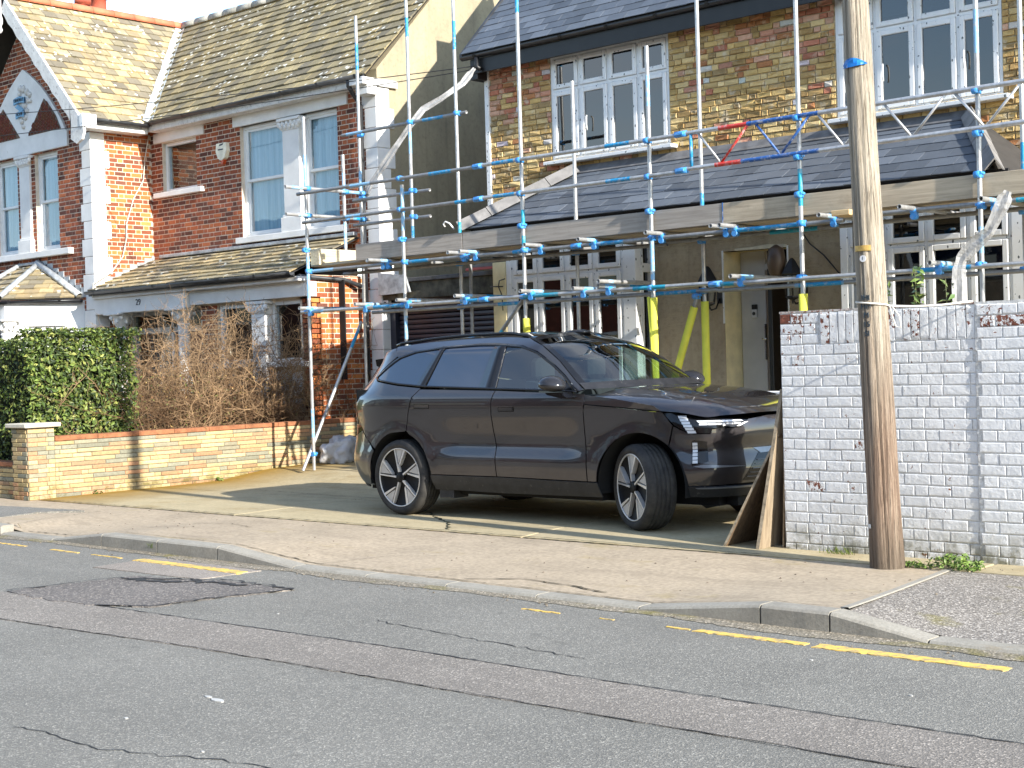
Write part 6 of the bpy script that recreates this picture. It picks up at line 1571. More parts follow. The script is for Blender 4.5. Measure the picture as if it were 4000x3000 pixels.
def skin(name, poly, mat, parent, off=0.0, flange=.014, fn=surf, st=.035, mirror=True, inset=0.0, label=None):
    """panel cut from the body skin along a 2-D outline, with its edges turned in"""
    B = dens(poly, st)
    lo, hi = B.min(0), B.max(0); gx, gy = np.meshgrid(np.arange(lo[0], hi[0], st), np.arange(lo[1], hi[1], st)); G = np.c_[gx.ravel(), gy.ravel()] + [st * .37, st * .41]
    G = G[inpoly(G, B)] if len(G) else G
    if len(G):
        dd = np.min(np.linalg.norm(G[:, None, :] - B[None], axis=2), axis=1); G = G[dd > st * .55]
    pts = [Vector(p) for p in np.vstack([B, G])] if len(G) else [Vector(p) for p in B]; nb = len(B)
    vs, es, fs, ov, oe, of = delaunay_2d_cdt(pts, [(i, (i + 1) % nb) for i in range(nb)], [], 1, 1e-6)
    W = []; NN = []
    for v in vs:
        n = nrm(v.x, v.y, fn); W.append(fn(v.x, v.y) + n * off); NN.append(n)
    W = np.array(W); NN = np.array(NN); F = []
    for f in fs:
        a, b, c = W[f[0]], W[f[1]], W[f[2]]; F.append(tuple(f) if np.dot(np.cross(b - a, c - a), NN[f[0]]) > 0 else tuple(f[::-1]))
    # boundary loop -> flange
    cnt = {}
    for f in F:
        for i in range(len(f)): e = (f[i], f[(i + 1) % len(f)]); cnt[e] = 1
    bd = [e for e in cnt if (e[1], e[0]) not in cnt]; idx = {}; W2 = list(W); N2 = list(NN)
    for e in bd:
        for v in e:
            if v not in idx: idx[v] = (len(W2), len(W2) + 1); W2 += [W[v], W[v] - NN[v] * flange]; N2 += [NN[v], NN[v]]
    nf = len(F); F2 = list(F)
    for a, b in bd: F2.append((idx[b][0], idx[a][0], idx[a][1], idx[b][1]))
    W2 = np.array(W2); obs = []
    for m in ((0, 1) if mirror else (0,)):
        Wm = W2.copy(); Fm = F2; Nm = np.array(N2)
        if m: Wm[:, 1] = 2 * CY - Wm[:, 1]; Fm = [f[::-1] for f in F2]; Nm[:, 1] *= -1
        me = bpy.data.meshes.new(name); me.from_pydata([tuple(p) for p in Wm], [], Fm); me.materials.append(mat); me.polygons.foreach_set('use_smooth', [i < nf for i in range(len(Fm))])
        me.update()
        nv = len(W); me.normals_split_custom_set_from_vertices([tuple(n) for n in Nm]) if False else None
        par = parent if not isinstance(parent, (list, tuple)) else parent[m]
        o = link(name, me, par); obs.append(o)
        if label and not m: o['label'] = label
    return obs if mirror else obs[0]
def arc(cx, cz, r, a0, a1, n=18): return [(cx + r * math.cos(math.radians(a0 + (a1 - a0) * i / n)), cz + r * math.sin(math.radians(a0 + (a1 - a0) * i / n))) for i in range(n + 1)]
RC, FC = (-11.14, .462), (-8.06, .468); RR, FR = .468, .482
sx = lambda L: [(s_of_x(x), z) for x, z in L]
# --- DLO outline
DT = [(-11.625, 1.485), (-11.50, 1.565), (-11.30, 1.69), (-11.07, 1.748), (-10.68, 1.782), (-10.2, 1.797), (-9.93, 1.79), (-9.59, 1.762), (-9.37, 1.70), (-9.12, 1.575), (-8.95, 1.47), (-8.755, 1.318)]
DB = [(-8.755, 1.312), (-9.3, 1.332), (-9.95, 1.352), (-10.8, 1.380), (-11.2, 1.410), (-11.57, 1.457)]
RE = [(-8.69, 1.335), (-8.83, 1.43), (-9.07, 1.608), (-9.33, 1.757), (-9.59, 1.835), (-9.96, 1.862), (-10.53, 1.858), (-10.93, 1.842), (-11.39, 1.805), (-11.61, 1.758), (-11.80, 1.67)]
quarter = [(-11.03, .936), (-10.995, 1.11), (-10.94, 1.28), (-10.845, 1.370)] + [(-11.2, 1.398), (-11.57, 1.445), (-11.64, 1.485), (-11.52, 1.575), (-11.32, 1.705)] + [(-11.42, 1.79), (-11.61, 1.752), (-11.80, 1.66), (-11.93, 1.46)]
quarter = sx(quarter) + [(s_of_x(-11.97), 1.30), (s_of_x(-11.93), 1.18), (s_of_x(-11.80), .98), (s_of_x(-11.66), .845)] + arc(*RC, RR, 142, 103)[::1]
skin('rear_quarter', quarter, M_CAR, CAR)
cant = DT[2:][::-1]; cant = [(x, z + .006) for x, z in cant]
skin('cant_rail', cant + [(-11.32, 1.70)] + [(-11.42, 1.80)] + RE[::-1][2:], M_CAR, CAR)
rdoor = [(-10.845, 1.358), (-10.93, 1.275), (-10.985, 1.11), (-11.017, .94)] + arc(*RC, RR + .003, 74, 5)[1:] + [(-10.66, .508), (-9.79, .512), (-9.805, .75), (-9.836, .95), (-9.836, 1.22), (-9.80, 1.336), (-10.3, 1.348)]
RD = skin('rear_door', rdoor, M_CAR, CAR)
fdoor = [(-9.778, .512), (-9.793, .75), (-9.824, .95), (-9.824, 1.22), (-9.788, 1.336), (-9.3, 1.318), (-8.665, 1.296), (-8.68, 1.16), (-8.68, .96), (-8.66, .71), (-8.66, .50)]
FD = skin('front_door', fdoor, M_CAR, CAR)
HLR = [(-7.80, 1.127), (-7.765, 1.085), (-7.70, 1.015)]
fend = [(-8.648, .50), (-8.648, .71), (-8.668, .96), (-8.668, 1.16), (-8.655, 1.195), (-8.3, 1.172), (-7.81, 1.128), (-7.71, 1.012), (-7.745, .885)]
a_f = math.degrees(math.atan2(.885 - FC[1], -7.745 - FC[0])); fend = sx(fend[:-1]) + arc(*FC, FR, 50, 176, 26) + [(-8.56, .50)]
skin('front_wing', fend, M_CAR, CAR)
sF = lambda hw: float(np.interp(-hw, -PC[::1][len(PC) // 2:, 1], SS[len(PC) // 2:]))          # s of a half-width on the nose
bump = arc(*FC, FR, 2, 48, 14) + [(s_of_x(-7.70), 1.005), (s_of_x(-7.60), .955), (s_of_x(-7.52), .935), (sF(.80), .935), (sF(.79), .975), (sF(.56), .985), (sF(.46), 1.052), (sF(.2), 1.074), (S_F, 1.078), (S_F, .50), (sF(.5), .50), (sF(.85), .49)]
FBP = skin('front_bumper', bump, M_CAR, CAR)
rb = [(s_of_x(-11.655), .835), (s_of_x(-11.78), .93), (s_of_x(-11.95), .88), (S_R + .35, .86), (S_R, .86), (S_R, .42), (s_of_x(-12.05), .40), (s_of_x(-11.80), .365), (s_of_x(-11.62), .36)] + arc(*RC, RR, 188, 146, 8)
skin('rear_bumper', rb, M_CAR, CAR)
skin('rear_cladding', [(S_R, .41), (s_of_x(-12.05), .39), (s_of_x(-11.80), .357), (s_of_x(-11.80), .33), (S_R, .34)], M_CLAD, CAR, off=-.004)
skin('tailgate', [(S_R, .87), (S_R + .35, .87), (S_R + .62, .9), (S_R + .66, 1.28), (S_R + .5, 1.32), (S_R, 1.32)], M_CAR, CAR)
TL = skin('tail_light', [(s_of_x(-11.96), 1.29), (s_of_x(-11.925), 1.175), (s_of_x(-11.79), .975), (s_of_x(-11.76), .94), (s_of_x(-11.95), .89), (S_R + .63, .9), (S_R + .67, 1.28)], plain('tail_lens', (.022, .006, .007), .08), CAR, off=-.003)
skin('sill_cladding', [(-10.675, .498), (-9.786, .502), (-8.655, .492), (-8.53, .492), (-8.50, .36), (-9.7, .352), (-10.65, .36)], M_CLAD, CAR, off=.012)
# --- glass and trims on the side
def band(name, A, B, mat, parent, off=.002, fn=surf):
    n = 40
    def rs(L):
        L = np.array(L, float); d = np.r_[0, np.cumsum(np.linalg.norm(np.diff(L, axis=0), axis=1))]; t = np.linspace(0, d[-1], n); return np.c_[np.interp(t, d, L[:, 0]), np.interp(t, d, L[:, 1])]
    a, b = rs(A), rs(B); 
    for m in (0, 1):
        mb = MB(); V = []
        for p, q in zip(a, b):
            for w_ in (p, q): P = fn(*w_) + nrm(*w_, fn) * off; V.append((P[0], P[1] if not m else 2 * CY - P[1], P[2]))
        mb.add(V, [(2 * i, 2 * i + 1, 2 * i + 3, 2 * i + 2) for i in range(n - 1)], True); o = mb.build(name, mat, parent)
        s_ = o.modifiers.new('thick', 'SOLIDIFY'); s_.thickness = .006; s_.offset = 0
shr = lambda L, d: [(x, z + d) for x, z in L]
band('window_surround', DT, [(-11.59, 1.487), (-11.48, 1.55), (-11.28, 1.672), (-11.06, 1.728), (-10.68, 1.764), (-10.2, 1.779), (-9.93, 1.772), (-9.60, 1.745), (-9.385, 1.684), (-9.14, 1.56), (-8.97, 1.458), (-8.80, 1.325)], M_CBLK, CAR, .003)
band('belt_moulding', [(-11.625, 1.485)] + DB[::-1], [(-11.60, 1.492)] + [(x, z + .016) for x, z in DB[::-1]][:-1] + [(-8.78, 1.326)], M_CBLK, CAR, .004)
for nm, A, B in (('door_pillar', [(-10.02, 1.36), (-9.95, 1.79)], [(-9.795, 1.355), (-9.80, 1.785)]), ('rear_pillar', [(-10.92, 1.385), (-10.70, 1.785)], [(-10.775, 1.385), (-10.64, 1.785)]), ('mirror_pillar', [(-8.945, 1.325), (-8.945, 1.46)], [(-8.925, 1.325), (-8.925, 1.445)])): band(nm, A, B, M_CBLK, CAR, .002)
skin('quarter_window', [(-11.60, 1.488), (-11.48, 1.56), (-11.29, 1.68), (-11.06, 1.736), (-10.70, 1.77), (-10.90, 1.39), (-11.2, 1.418), (-11.56, 1.464)], M_PRIV, CAR, off=-.003)
skin('window', [(-10.77, 1.388), (-10.64, 1.772), (-10.2, 1.788), (-9.95, 1.782), (-10.015, 1.362), (-10.4, 1.372)], M_PRIV, RD, off=-.003)
skin('window', [(-9.80, 1.355), (-9.80, 1.775), (-9.59, 1.752), (-9.38, 1.69), (-9.13, 1.567), (-8.96, 1.462), (-8.945, 1.33), (-9.3, 1.343)], M_CGL, FD, off=-.003, flange=.004)
skin('corner_window', [(-8.925, 1.33), (-8.925, 1.44), (-8.79, 1.325)], M_CBLK, FD, off=-.003)
def flat_panel(name, poly, mat, parent, off, fl=.01, st=.02): return skin(name, poly, mat, parent, off=off, flange=fl, st=st)
for (x0, x1, z0, z1, D) in ((-10.90, -10.68, 1.163, 1.208, RD), (-9.735, -9.53, 1.135, 1.180, FD)):
    hb = flat_panel('handle_recess', [(x0, z0), (x1, z0), (x1, z1), (x0, z1)], M_CBLK, D, .002); flat_panel('door_handle', [(x0 + .012, z0 + .010), (x1 - .01, z0 + .010), (x1 - .01, z1 - .006), (x0 + .012, z1 - .006)], M_CAR, D, .008)
# --- bonnet
def bonnet(v, t):
    """v 0 cowl .. 1 leading edge; t -1..1 across"""
    at = abs(t); hwf = .93; e = 1e-9
    q = at * .955; sidx = float(np.interp(-q, -PC[len(PC) // 2:, 1], PC[len(PC) // 2:, 0])) if q < .95 else -7.86
    xf = sidx - .035; xc = -8.50 - .16 * at ** 2
    xs_ = xc + (xf - xc) * v
    ze = float(np.interp(xs_, [-8.75, -8.3, -7.81, -7.62, -7.45, -7.3, -7.1], [1.205, 1.182, 1.138, 1.128, 1.085, 1.066, 1.064]))
    zc = float(np.interp(xs_, [-8.7, -8.4, -8.0, -7.7, -7.45, -7.3, -7.2, -7.13], [1.352, 1.350, 1.325, 1.285, 1.225, 1.165, 1.115, 1.072]))
    hwx = float(np.interp(xs_, PC[len(PC) // 2:, 0], PC[len(PC) // 2:, 1])); 
    a = min(1, q / max(hwx - .03, .05)); prof = (1 - a ** 3.2) ** .62 if a < 1 else 0
    crease = .012 * math.exp(-((at - .62) / .07) ** 2) * (1 - v)
    z = ze + (zc - ze) * prof + crease
    return np.array([xs_, CY + math.copysign(min(q, hwx - .012), t), z])
nv, nt_ = 30, 50; V = []; F = []
for i in range(nv + 1):
    for j in range(nt_ + 1): V.append(bonnet(i / nv, -1 + 2 * j / nt_))
for i in range(nv):
    for j in range(nt_): F.append((i * (nt_ + 1) + j, (i + 1) * (nt_ + 1) + j, (i + 1) * (nt_ + 1) + j + 1, i * (nt_ + 1) + j + 1))
hm = MB(); hm.add(V, F, True); hm.build('bonnet', M_CAR, CAR, fixn=False)
# bonnet side skirt from its edge down to the shut line
def skirt(s, z): 
    return surf(s, z)
skin('bonnet_side', sx([(-8.655, 1.205), (-8.3, 1.182), (-7.815, 1.138), (-7.9, 1.19), (-8.3, 1.25), (-8.66, 1.29)]), M_CAR, CAR, off=-.004)
# --- windscreen, roof
ev = [surf(x, z) for x, z in RE[:5]]; ev = np.array(ev); ed = np.r_[0, np.cumsum(np.linalg.norm(np.diff(ev, axis=0), axis=1))]; ed /= ed[-1]
def wscr(v, t):
    p = np.array([np.interp(v, ed, ev[:, i]) for i in range(3)]); hw = CY - p[1] - .012; b = 1 - t * t
    return np.array([p[0] + (.27 * (1 - v) + .13 * v) * b, CY + hw * t, p[2] + (.012 + .04 * v) * b])
def gridobj(name, fn, nu, nw, mat, parent, u0=0, u1=1, w0=-1, w1=1):
    V = [fn(u0 + (u1 - u0) * i / nu, w0 + (w1 - w0) * j / nw) for i in range(nu + 1) for j in range(nw + 1)]; F = [(i * (nw + 1) + j, i * (nw + 1) + j + 1, (i + 1) * (nw + 1) + j + 1, (i + 1) * (nw + 1) + j) for i in range(nu) for j in range(nw)]
    mb = MB(); mb.add(V, F, True); return mb.build(name, mat, parent)
WS = gridobj('windscreen', wscr, 16, 24, M_CGL, CAR, .06, .97, -.97, .97)
for sgn in (-1, 1): gridobj('screen_border', lambda u, w_: wscr(u, w_ * sgn) + np.array([0, 0, .002]), 14, 3, M_CBLK, WS, .0, 1, .93, 1.0)
gridobj('screen_border', lambda u, w_: wscr(u, w_) + np.array([0, 0, .002]), 2, 20, M_CBLK, WS, .92, 1.0); gridobj('cowl', lambda u, w_: wscr(u, w_) + np.array([.012, 0, .004]), 2, 20, M_CLAD, CAR, -.0, .10)
rv = np.array([surf(x, z) for x, z in RE[4:]]); rd = np.r_[0, np.cumsum(np.linalg.norm(np.diff(rv, axis=0), axis=1))]; rd /= rd[-1]
def rooff(v, t):
    p = np.array([np.interp(v, rd, rv[:, i]) for i in range(3)]); hw = CY - p[1] - .006; b = 1 - t * t
    return np.array([p[0] + .13 * max(0, 1 - v * 4) * b - .16 * sm(v, .8, 1) * b, CY + hw * t, p[2] + (.052 - .01 * v) * (1 - abs(t) ** 2.4)])
gridobj('roof', rooff, 30, 26, plain('roof_glass_black', (.010, .010, .011), .05), CAR)
for sgn in (-1, 1):
    P = [Vector(rooff(v, .955 * sgn)) + Vector((0, 0, .006 + .022 * min(1, v * 8, (1 - v) * 8))) for v in np.linspace(.02, .86, 26)]; MB().tube(P, .016, 8).build('roof_rail', M_CBLK, CAR)
ld = MB(); bm = bmesh.new(); bmesh.ops.create_uvsphere(bm, u_segments=20, v_segments=10, radius=1)
for v in bm.verts: v.co = Vector((-9.52 + v.co.x * .15, CY + v.co.y * .12, 1.885 + max(v.co.z, -.2) * .03))
ld.bm(bm, True); ld.build('roof_sensor', M_CBLK, CAR)
# rear glass and spoiler
a_ = [np.array(surf(s_of_x(x), z)) for x, z in ((-11.80, 1.665), (-11.93, 1.46), (-11.97, 1.31))]
def rgl(v, t):
    p = np.array([np.interp(v, [0, .55, 1], [q[i] for q in a_]) for i in range(3)]); b = 1 - t * t; return np.array([p[0] - (.05 + .10 * v) * b, CY + (CY - p[1]) * t, p[2] + .03 * (1 - v) * b])
gridobj('rear_window', rgl, 10, 16, M_PRIV, CAR)
sp = MB(); V = []
for t in np.linspace(-1, 1, 21):
    p = rgl(0, t * .985); V += [(p[0] + .16, p[1], p[2] + .035), (p[0] - .13, p[1], p[2] + .012), (p[0] - .115, p[1], p[2] - .02 - .035 * t * t), (p[0] + .06, p[1], p[2] - .05 - .08 * t * t)]
sp.add(V, [(4 * i + j, 4 * i + (j + 1) % 4, 4 * i + 4 + (j + 1) % 4, 4 * i + 4 + j) for i in range(20) for j in range(4)], False); sp.add(V[:4], [(0, 1, 2, 3)]); sp.add(V[-4:], [(3, 2, 1, 0)]); sp.build('spoiler', M_CBLK, CAR, fixn=True)
# --- head light, fog lamp, grille
HLp = [(s_of_x(-7.80), 1.122), (s_of_x(-7.69), 1.012), (s_of_x(-7.595), .960), (s_of_x(-7.52), .942), (sF(.80), .942), (sF(.785), .985), (sF(.55), .993), (sF(.46), 1.048), (sF(.60), 1.058), (sF(.78), 1.072), (s_of_x(-7.47), 1.090), (s_of_x(-7.60), 1.118)]
HL = skin('head_light', HLp, M_CBLK, CAR, off=-.004, st=.025)
def slab_on(name, poly, mat, par, off=.004): return skin(name, poly, mat, par, off=off, flange=.008, st=.02)
s1 = s_of_x(-7.655)
for i in range(6):
    z1 = 1.096 - i * .026; z0 = z1 - .022; o0 = s_of_x(-7.655) + i * .018; wd = .075
    slab_on('lamp_segment', [(o0, z0), (o0 + wd, z0), (o0 + wd - .008, z1), (o0 - .012, z1)], M_LAMP, HL, .003)
la, lb2 = s_of_x(-7.50) + .02, sF(.52); slab_on('light_bar', [(la, 1.034), (lb2, 1.036), (lb2 - .03, 1.050), (la - .02, 1.052)], M_LAMP, HL, .006)
for i in range(5): a, b = la + (lb2 - la - .03) * i / 5 + .006, la + (lb2 - la - .03) * (i + 1) / 5; slab_on('lamp_segment', [(a, 1.012), (b, 1.012), (b, 1.028), (a, 1.028)], M_LAMP if i < 2 else plain('lamp_lens_grey', (.42, .42, .42), .25), HL, .003)
slab_on('light_bar', [(sF(.60), .996), (sF(.57), .996), (sF(.47), 1.03), (sF(.51), 1.03)], M_RIMS, HL, .006)
fo = [(s_of_x(-7.545), .872), (s_of_x(-7.52), .885), (sF(.82), .87), (sF(.815), .70), (s_of_x(-7.54), .662)]
FG = slab_on('fog_lamp', fo, M_CBLK, FBP, .003)
f0 = s_of_x(-7.535)
for i in range(6): z = .682 + i * .031; slab_on('fog_segment', [(f0, z), (f0 + .045, z + .002), (f0 + .045, z + .026), (f0, z + .026)], M_LAMP, FBP, .007)
slab_on('bumper_blade', [(s_of_x(-7.53), .655), (sF(.84), .672), (sF(.52), .648), (sF(.84), .642)], plain('satin_blade', (.30, .31, .33), .3, .6), FBP, .006)
slab_on('air_intake', [(sF(.56), .52), (sF(.46), .66), (sF(.36), .76), (S_F, .77), (S_F, .52)], M_CBLK, FBP, .003)
for i in range(5): z = .55 + i * .035; a = sF(.52 - .03 * i); slab_on('intake_slat', [(a, z), (S_F, z), (S_F, z + .008), (a, z + .008)], plain('slat_grey', (.10, .10, .11), .3), FBP, .010)
slab_on('bumper_blade', [(sF(.42), .80), (sF(.34), .75), (S_F, .76), (S_F, .80)], plain('satin_blade', (.30, .31, .33), .3, .6), FBP, .006)
skin('splitter', arc(*FC, FR, -8, 2, 3) + [(sF(.85), .483), (S_F, .49), (S_F, .40), (sF(.85), .39)], M_CLAD, CAR, off=.014)
slab_on('splitter_edge', [(s_of_x(-7.52), .476), (sF(.3), .488), (sF(.3), .470), (s_of_x(-7.5), .466)], plain('satin_blade', (.30, .31, .33), .3, .6), FBP, .02)
ub = MB(); ub.box(-11.9, -7.42, CY - .66, CY + .66, .30, .95); ub.box(-10.62, -8.60, CY - .82, CY + .82, .31, .50); ub.box(-10.62, -8.62, CY - .86, CY + .86, .5, 1.0); ub.box(-7.42, -7.30, CY - .55, CY + .55, .30, 1.0); ub.box(-11.95, -11.66, CY - .74, CY + .74, .42, 1.2); ub.box(-8.7, -7.5, CY - .62, CY + .62, .9, 1.02)
ub.box(-11.9, -10.9, CY - .85, CY + .85, 1.0, 1.36); ub.build('underbody', M_LINER, CAR)
for (cx, cz, r_) in ((*RC, RR), (*FC, FR)):
    for sgn in (-1, 1):
        mb = MB(); V = []; n = 26
        for i in range(n + 1):
            a = math.radians(-10 + 200 * i / n)
            for hw in (.945, .60): V.append((cx + (r_ + .004) * math.cos(a), CY + sgn * hw, cz + (r_ + .004) * math.sin(a)))
        mb.add(V, [(2 * i, 2 * i + 1, 2 * i + 3, 2 * i + 2) for i in range(n)], True); mb.build('wheel_arch_liner', M_LINER, CAR)
        mb = MB(); V = [(cx + (r_ + .02) * math.cos(t), CY + sgn * .64, cz + (r_ + .02) * math.sin(t)) for t in np.linspace(-.18, math.pi + .18, 32)]; mb.add(V, [list(range(32))]); mb.build('wheel_arch_liner', M_LINER, CAR)
MB().tube([(-7.75, CY - .55, .36), (-7.62, CY - .56, .30), (-7.5, CY - .55, .33)], .04, 8).build('underbody_hook', M_CLAD, CAR)
for (x, l) in ((-10.62, .20),): MB().bbox(x, x + l, CY - .92, CY - .70, .27, .36).build('mud_flap', M_CLAD, CAR)
# --- mirrors
for sgn in (-1, 1):
    bm = bmesh.new(); bmesh.ops.create_icosphere(bm, subdivisions=4, radius=1)
    for v in bm.verts:
        c = v.co.copy(); x = c.x * .135; x = max(x, -.10); v.co = Vector((-8.93 + x - .02 * c.z, CY + sgn * (1.10 + c.y * .125), 1.385 + c.z * (.088 if c.z > 0 else .062) * (1 - .12 * c.y * -sgn)))
    mr = MB(); mr.bm(bm, True); mo = mr.build('door_mirror', plain('mirror_shell_grey', (.045, .045, .05), .12, .4), FD[0 if sgn < 0 else 1])
    MB().prism([(-9.0, 1.315), (-8.83, 1.318), (-8.74, 1.27), (-8.80, 1.262), (-8.98, 1.295)], 'y', CY + sgn * .90, CY + sgn * 1.12).build('mirror_stalk', M_CBLK, FD[0 if sgn < 0 else 1])
# --- interior
si = MB()
for x in (-9.45,):
    for sgn in (-1, 1):
        y = CY + sgn * .40; si.bbox(x - .05, x + .5, y - .25, y + .25, .62, .80, b=.05); si.prism([(x - .08, .75), (x + .10, .78), (x - .08, 1.40), (x - .22, 1.42), (x - .24, 1.35)], 'y', y - .23, y + .23); si.bbox(x - .26, x - .13, y - .14, y + .14, 1.42, 1.64, b=.04)
si.bbox(-10.75, -10.25, CY - .68, CY + .68, .62, .82, b=.05); si.prism([(-10.78, .75), (-10.6, .78), (-10.85, 1.42), (-10.98, 1.42)], 'y', CY - .68, CY + .68)
si.bbox(-9.0, -8.62, CY - .78, CY + .78, .95, 1.28, b=.06); si.box(-11.2, -8.6, CY - .8, CY + .8, .55, .60); si.build('seats', M_SEAT, CAR)
sw_ = MB(); sw_.tube([(-9.12 + .06 * math.sin(t), CY - .40 + .18 * math.cos(t), 1.17 + .18 * math.sin(t)) for t in np.linspace(0, 2 * math.pi, 25)], .016, 6, cap=False); sw_.build('steering_wheel', M_SEAT, CAR)
# --- wheels
def wheel(cx, cy, cz, sgn, steer=0.0):
    W = bpy.data.objects.new('wheel', None); COL.objects.link(W); W.parent = CAR; W.location = Vector((cx, cy, cz)) - world_loc(CAR); W.rotation_euler = (0, 0, steer)
    def lk(name, mb, mat):
        me = bpy.data.meshes.new(name); me.from_pydata(mb.v, [], mb.f); me.materials.append(mat); me.polygons.foreach_set('use_smooth', mb.sm); o = bpy.data.objects.new(name, me); COL.objects.link(o); o.parent = W; 
        bm = bmesh.new(); bm.from_mesh(me); bmesh.ops.recalc_face_normals(bm, faces=bm.faces[:]); bm.to_mesh(me); bm.free(); return o
    R = .386; hw = .135
    t = MB(); prof = [(.300, hw - .01), (.312, hw + .004), (.34, hw + .010), (.364, hw - .002), (.379, hw - .022), (R, hw - .05)]
    for y in (.062, .060, .048, .046, .004, .0): pass
    gro = []
    for y in (.065, .022, -.022, -.065): gro += [(R, y + .007), (R - .008, y + .005), (R - .008, y - .005), (R, y - .007)]
    prof2 = prof + gro + [(r_, -y) for r_, y in prof[::-1]]; n = 72; V = []
    for (r_, y) in prof2:
        for j in range(n): q = 2 * math.pi * j / n; V.append((r_ * math.cos(q), -sgn * -y * 1.0, r_ * math.sin(q)))
    k = len(prof2); t.add(V, [(i * n + j, i * n + (j + 1) % n, (i + 1) * n + (j + 1) % n, (i + 1) * n + j) for i in range(k - 1) for j in range(n)], True)
    lk('tyre', t, M_TYRE)
    o_ = sgn     # outer side direction along y
    dsk = MB(); V = []
    pr2 = [(.300, hw - .012), (.294, hw - .03), (.28, hw - .045), (.10, hw - .055), (.05, hw - .04), (.0001, hw - .04)]
    for (r_, y) in pr2:
        for j in range(48): q = 2 * math.pi * j / 48; V.append((r_ * math.cos(q), o_ * y, r_ * math.sin(q)))
    dsk.add(V, [(i * 48 + j, i * 48 + (j + 1) % 48, (i + 1) * 48 + (j + 1) % 48, (i + 1) * 48 + j) for i in range(5) for j in range(48)], True)
    lk('rim', dsk, M_RIMD)
    inn = MB(); inn.lathe([(.296, 0), (.296, .01)], (0, -o_ * hw, 0), 32, 'y'); lk('rim_back', inn, M_LINER)
    ring = MB(); V = []
    for (r_, y) in ((.302, hw - .012), (.302, hw - .004), (.291, hw - .004), (.291, hw - .014)):
        for j in range(64): q = 2 * math.pi * j / 64; V.append((r_ * math.cos(q), o_ * y, r_ * math.sin(q)))
    ring.add(V, [(i * 64 + j, i * 64 + (j + 1) % 64, ((i + 1) % 4) * 64 + (j + 1) % 64, ((i + 1) % 4) * 64 + j) for i in range(4) for j in range(64)], True); lk('rim_edge', ring, M_RIMS)
    def P2(r_, a): a = math.radians(a); r_ *= 1.12; return (r_ * math.cos(a), r_ * math.sin(a))
    fl = 1 if sgn < 0 else -1
    for s in range(5):
        th = 104 + 72 * s
        def A(r_, d): x, z = P2(r_, th + d); return (x * fl, z)
        for nm, L, y1, mt in (('spoke_blade', [A(.05, 9), A(.05, -9), A(.14, -2.4), A(.262, -1.6), A(.262, 1.0), A(.14, 2.4)], hw - .010, M_RIMS),
                              ('spoke_panel', [A(.262, -4), A(.262, -12), A(.262, -19), A(.262, -25.5), A(.13, -8)], hw - .014, M_RIMG),
                              ('spoke_blade', [A(.262, -27), A(.262, -32.5), A(.115, -17), A(.105, -8)], hw - .008, M_RIMS)):
            q = MB(); q.prism(L, 'y', o_ * (hw - .05), o_ * y1); lk(nm, q, mt)
    hub = MB(); hub.lathe([(.055, 0), (.055, .012), (.04, .02), (.001, .021)] if o_ > 0 else [(.055, 0), (.055, -.012), (.04, -.02), (.001, -.021)], (0, o_ * (hw - .03), 0), 20, 'y'); lk('hub_cap', hub, M_RIMD)
wz = GZ + .386
for sgn in (-1, 1):
    wheel(-11.145, CY + sgn * .842, wz, sgn); wheel(-8.09, CY + sgn * .845, wz, sgn, math.radians(-26))
# ================================================================== planting
def leafmat(name, cols, rough=.45, spec=.5):
    k = N(name); c = k.attr(); a = k.noise(k.pos(), 3, 3)
    col = k.mix(.35, c, k.ramp(a, [(.3, .2), (.7, .8)]), 'OVERLAY')
    return k.fin(col, rough, 0, spec, Subsurface_Weight=0.0, Transmission_Weight=0.0)
def leaves(P, Nn, size, cols, r, fold=.25, aspect=.5):
    """P points, Nn normals -> folded leaf faces; returns verts, faces, face colours"""
    V = []; F = []; C = []; b = 0
    for p, n in zip(P, Nn):
        n = n + r.normal(0, .55, 3); n /= np.linalg.norm(n) + 1e-9; t = r.normal(0, 1, 3); t -= n * (t @ n); t /= np.linalg.norm(t) + 1e-9; s = np.cross(n, t)
        L = size * r.uniform(.6, 1.3); W = L * aspect * r.uniform(.8, 1.2)
        a, e = p - t * L * .5, p + t * L * .5; m1 = p - t * L * .02; up = n * W * fold
        V += [a, m1 + s * W * .5 + up, e - n * L * .12, m1 - s * W * .5 + up, p]
        F += [(b, b + 4, b + 1), (b + 4, b + 2, b + 1), (b, b + 3, b + 4), (b + 4, b + 3, b + 2)]; c = cols[r.randint(len(cols))]; k = r.uniform(.5, 1.35); C += [tuple(x * k for x in c)] * 4; b += 5
    return V, F, C
def leaf_obj(name, V, F, C, mat, parent=None):
    me = bpy.data.meshes.new(name); me.from_pydata([tuple(v) for v in V], [], F); me.materials.append(mat)
    at = me.attributes.new('Col', 'FLOAT_COLOR', 'FACE'); at.data.foreach_set('color', np.array([tuple(c) + (1,) for c in C], dtype=np.float32).ravel()); return link(name, me, parent)
r = np.random.RandomState(17)
M_LEAF = leafmat('hedge_leaf', None, .52, .35)
HG = thing('hedge', 'dense clipped evergreen hedge behind the low wall pier', 'hedge', (-18.5, 10.5, .2))
hx0_, hx1_, hy0, hy1, hz0, hz1 = -21.5, -17.17, 9.78, 11.35, .3, 2.10
P = []; Nn = []
def wob(a, b): return .07 * mnoise.noise(Vector((a * 2.3, b * 2.3, .5))) + .04 * mnoise.noise(Vector((a * 6, b * 6, 3.1)))
def face(n, fn, nn):
    for i in range(n):
        p = fn(r.rand(), r.rand()); P.append(np.array(p)); Nn.append(np.array(nn, float))
dpt = lambda: -abs(r.normal(0, .07))
face(5200, lambda a, b: (hx1_ + wob(a * 2, b * 3) + dpt(), hy0 + (hy1 - hy0) * a, hz0 + (hz1 - hz0) * b), (1, 0, .15))
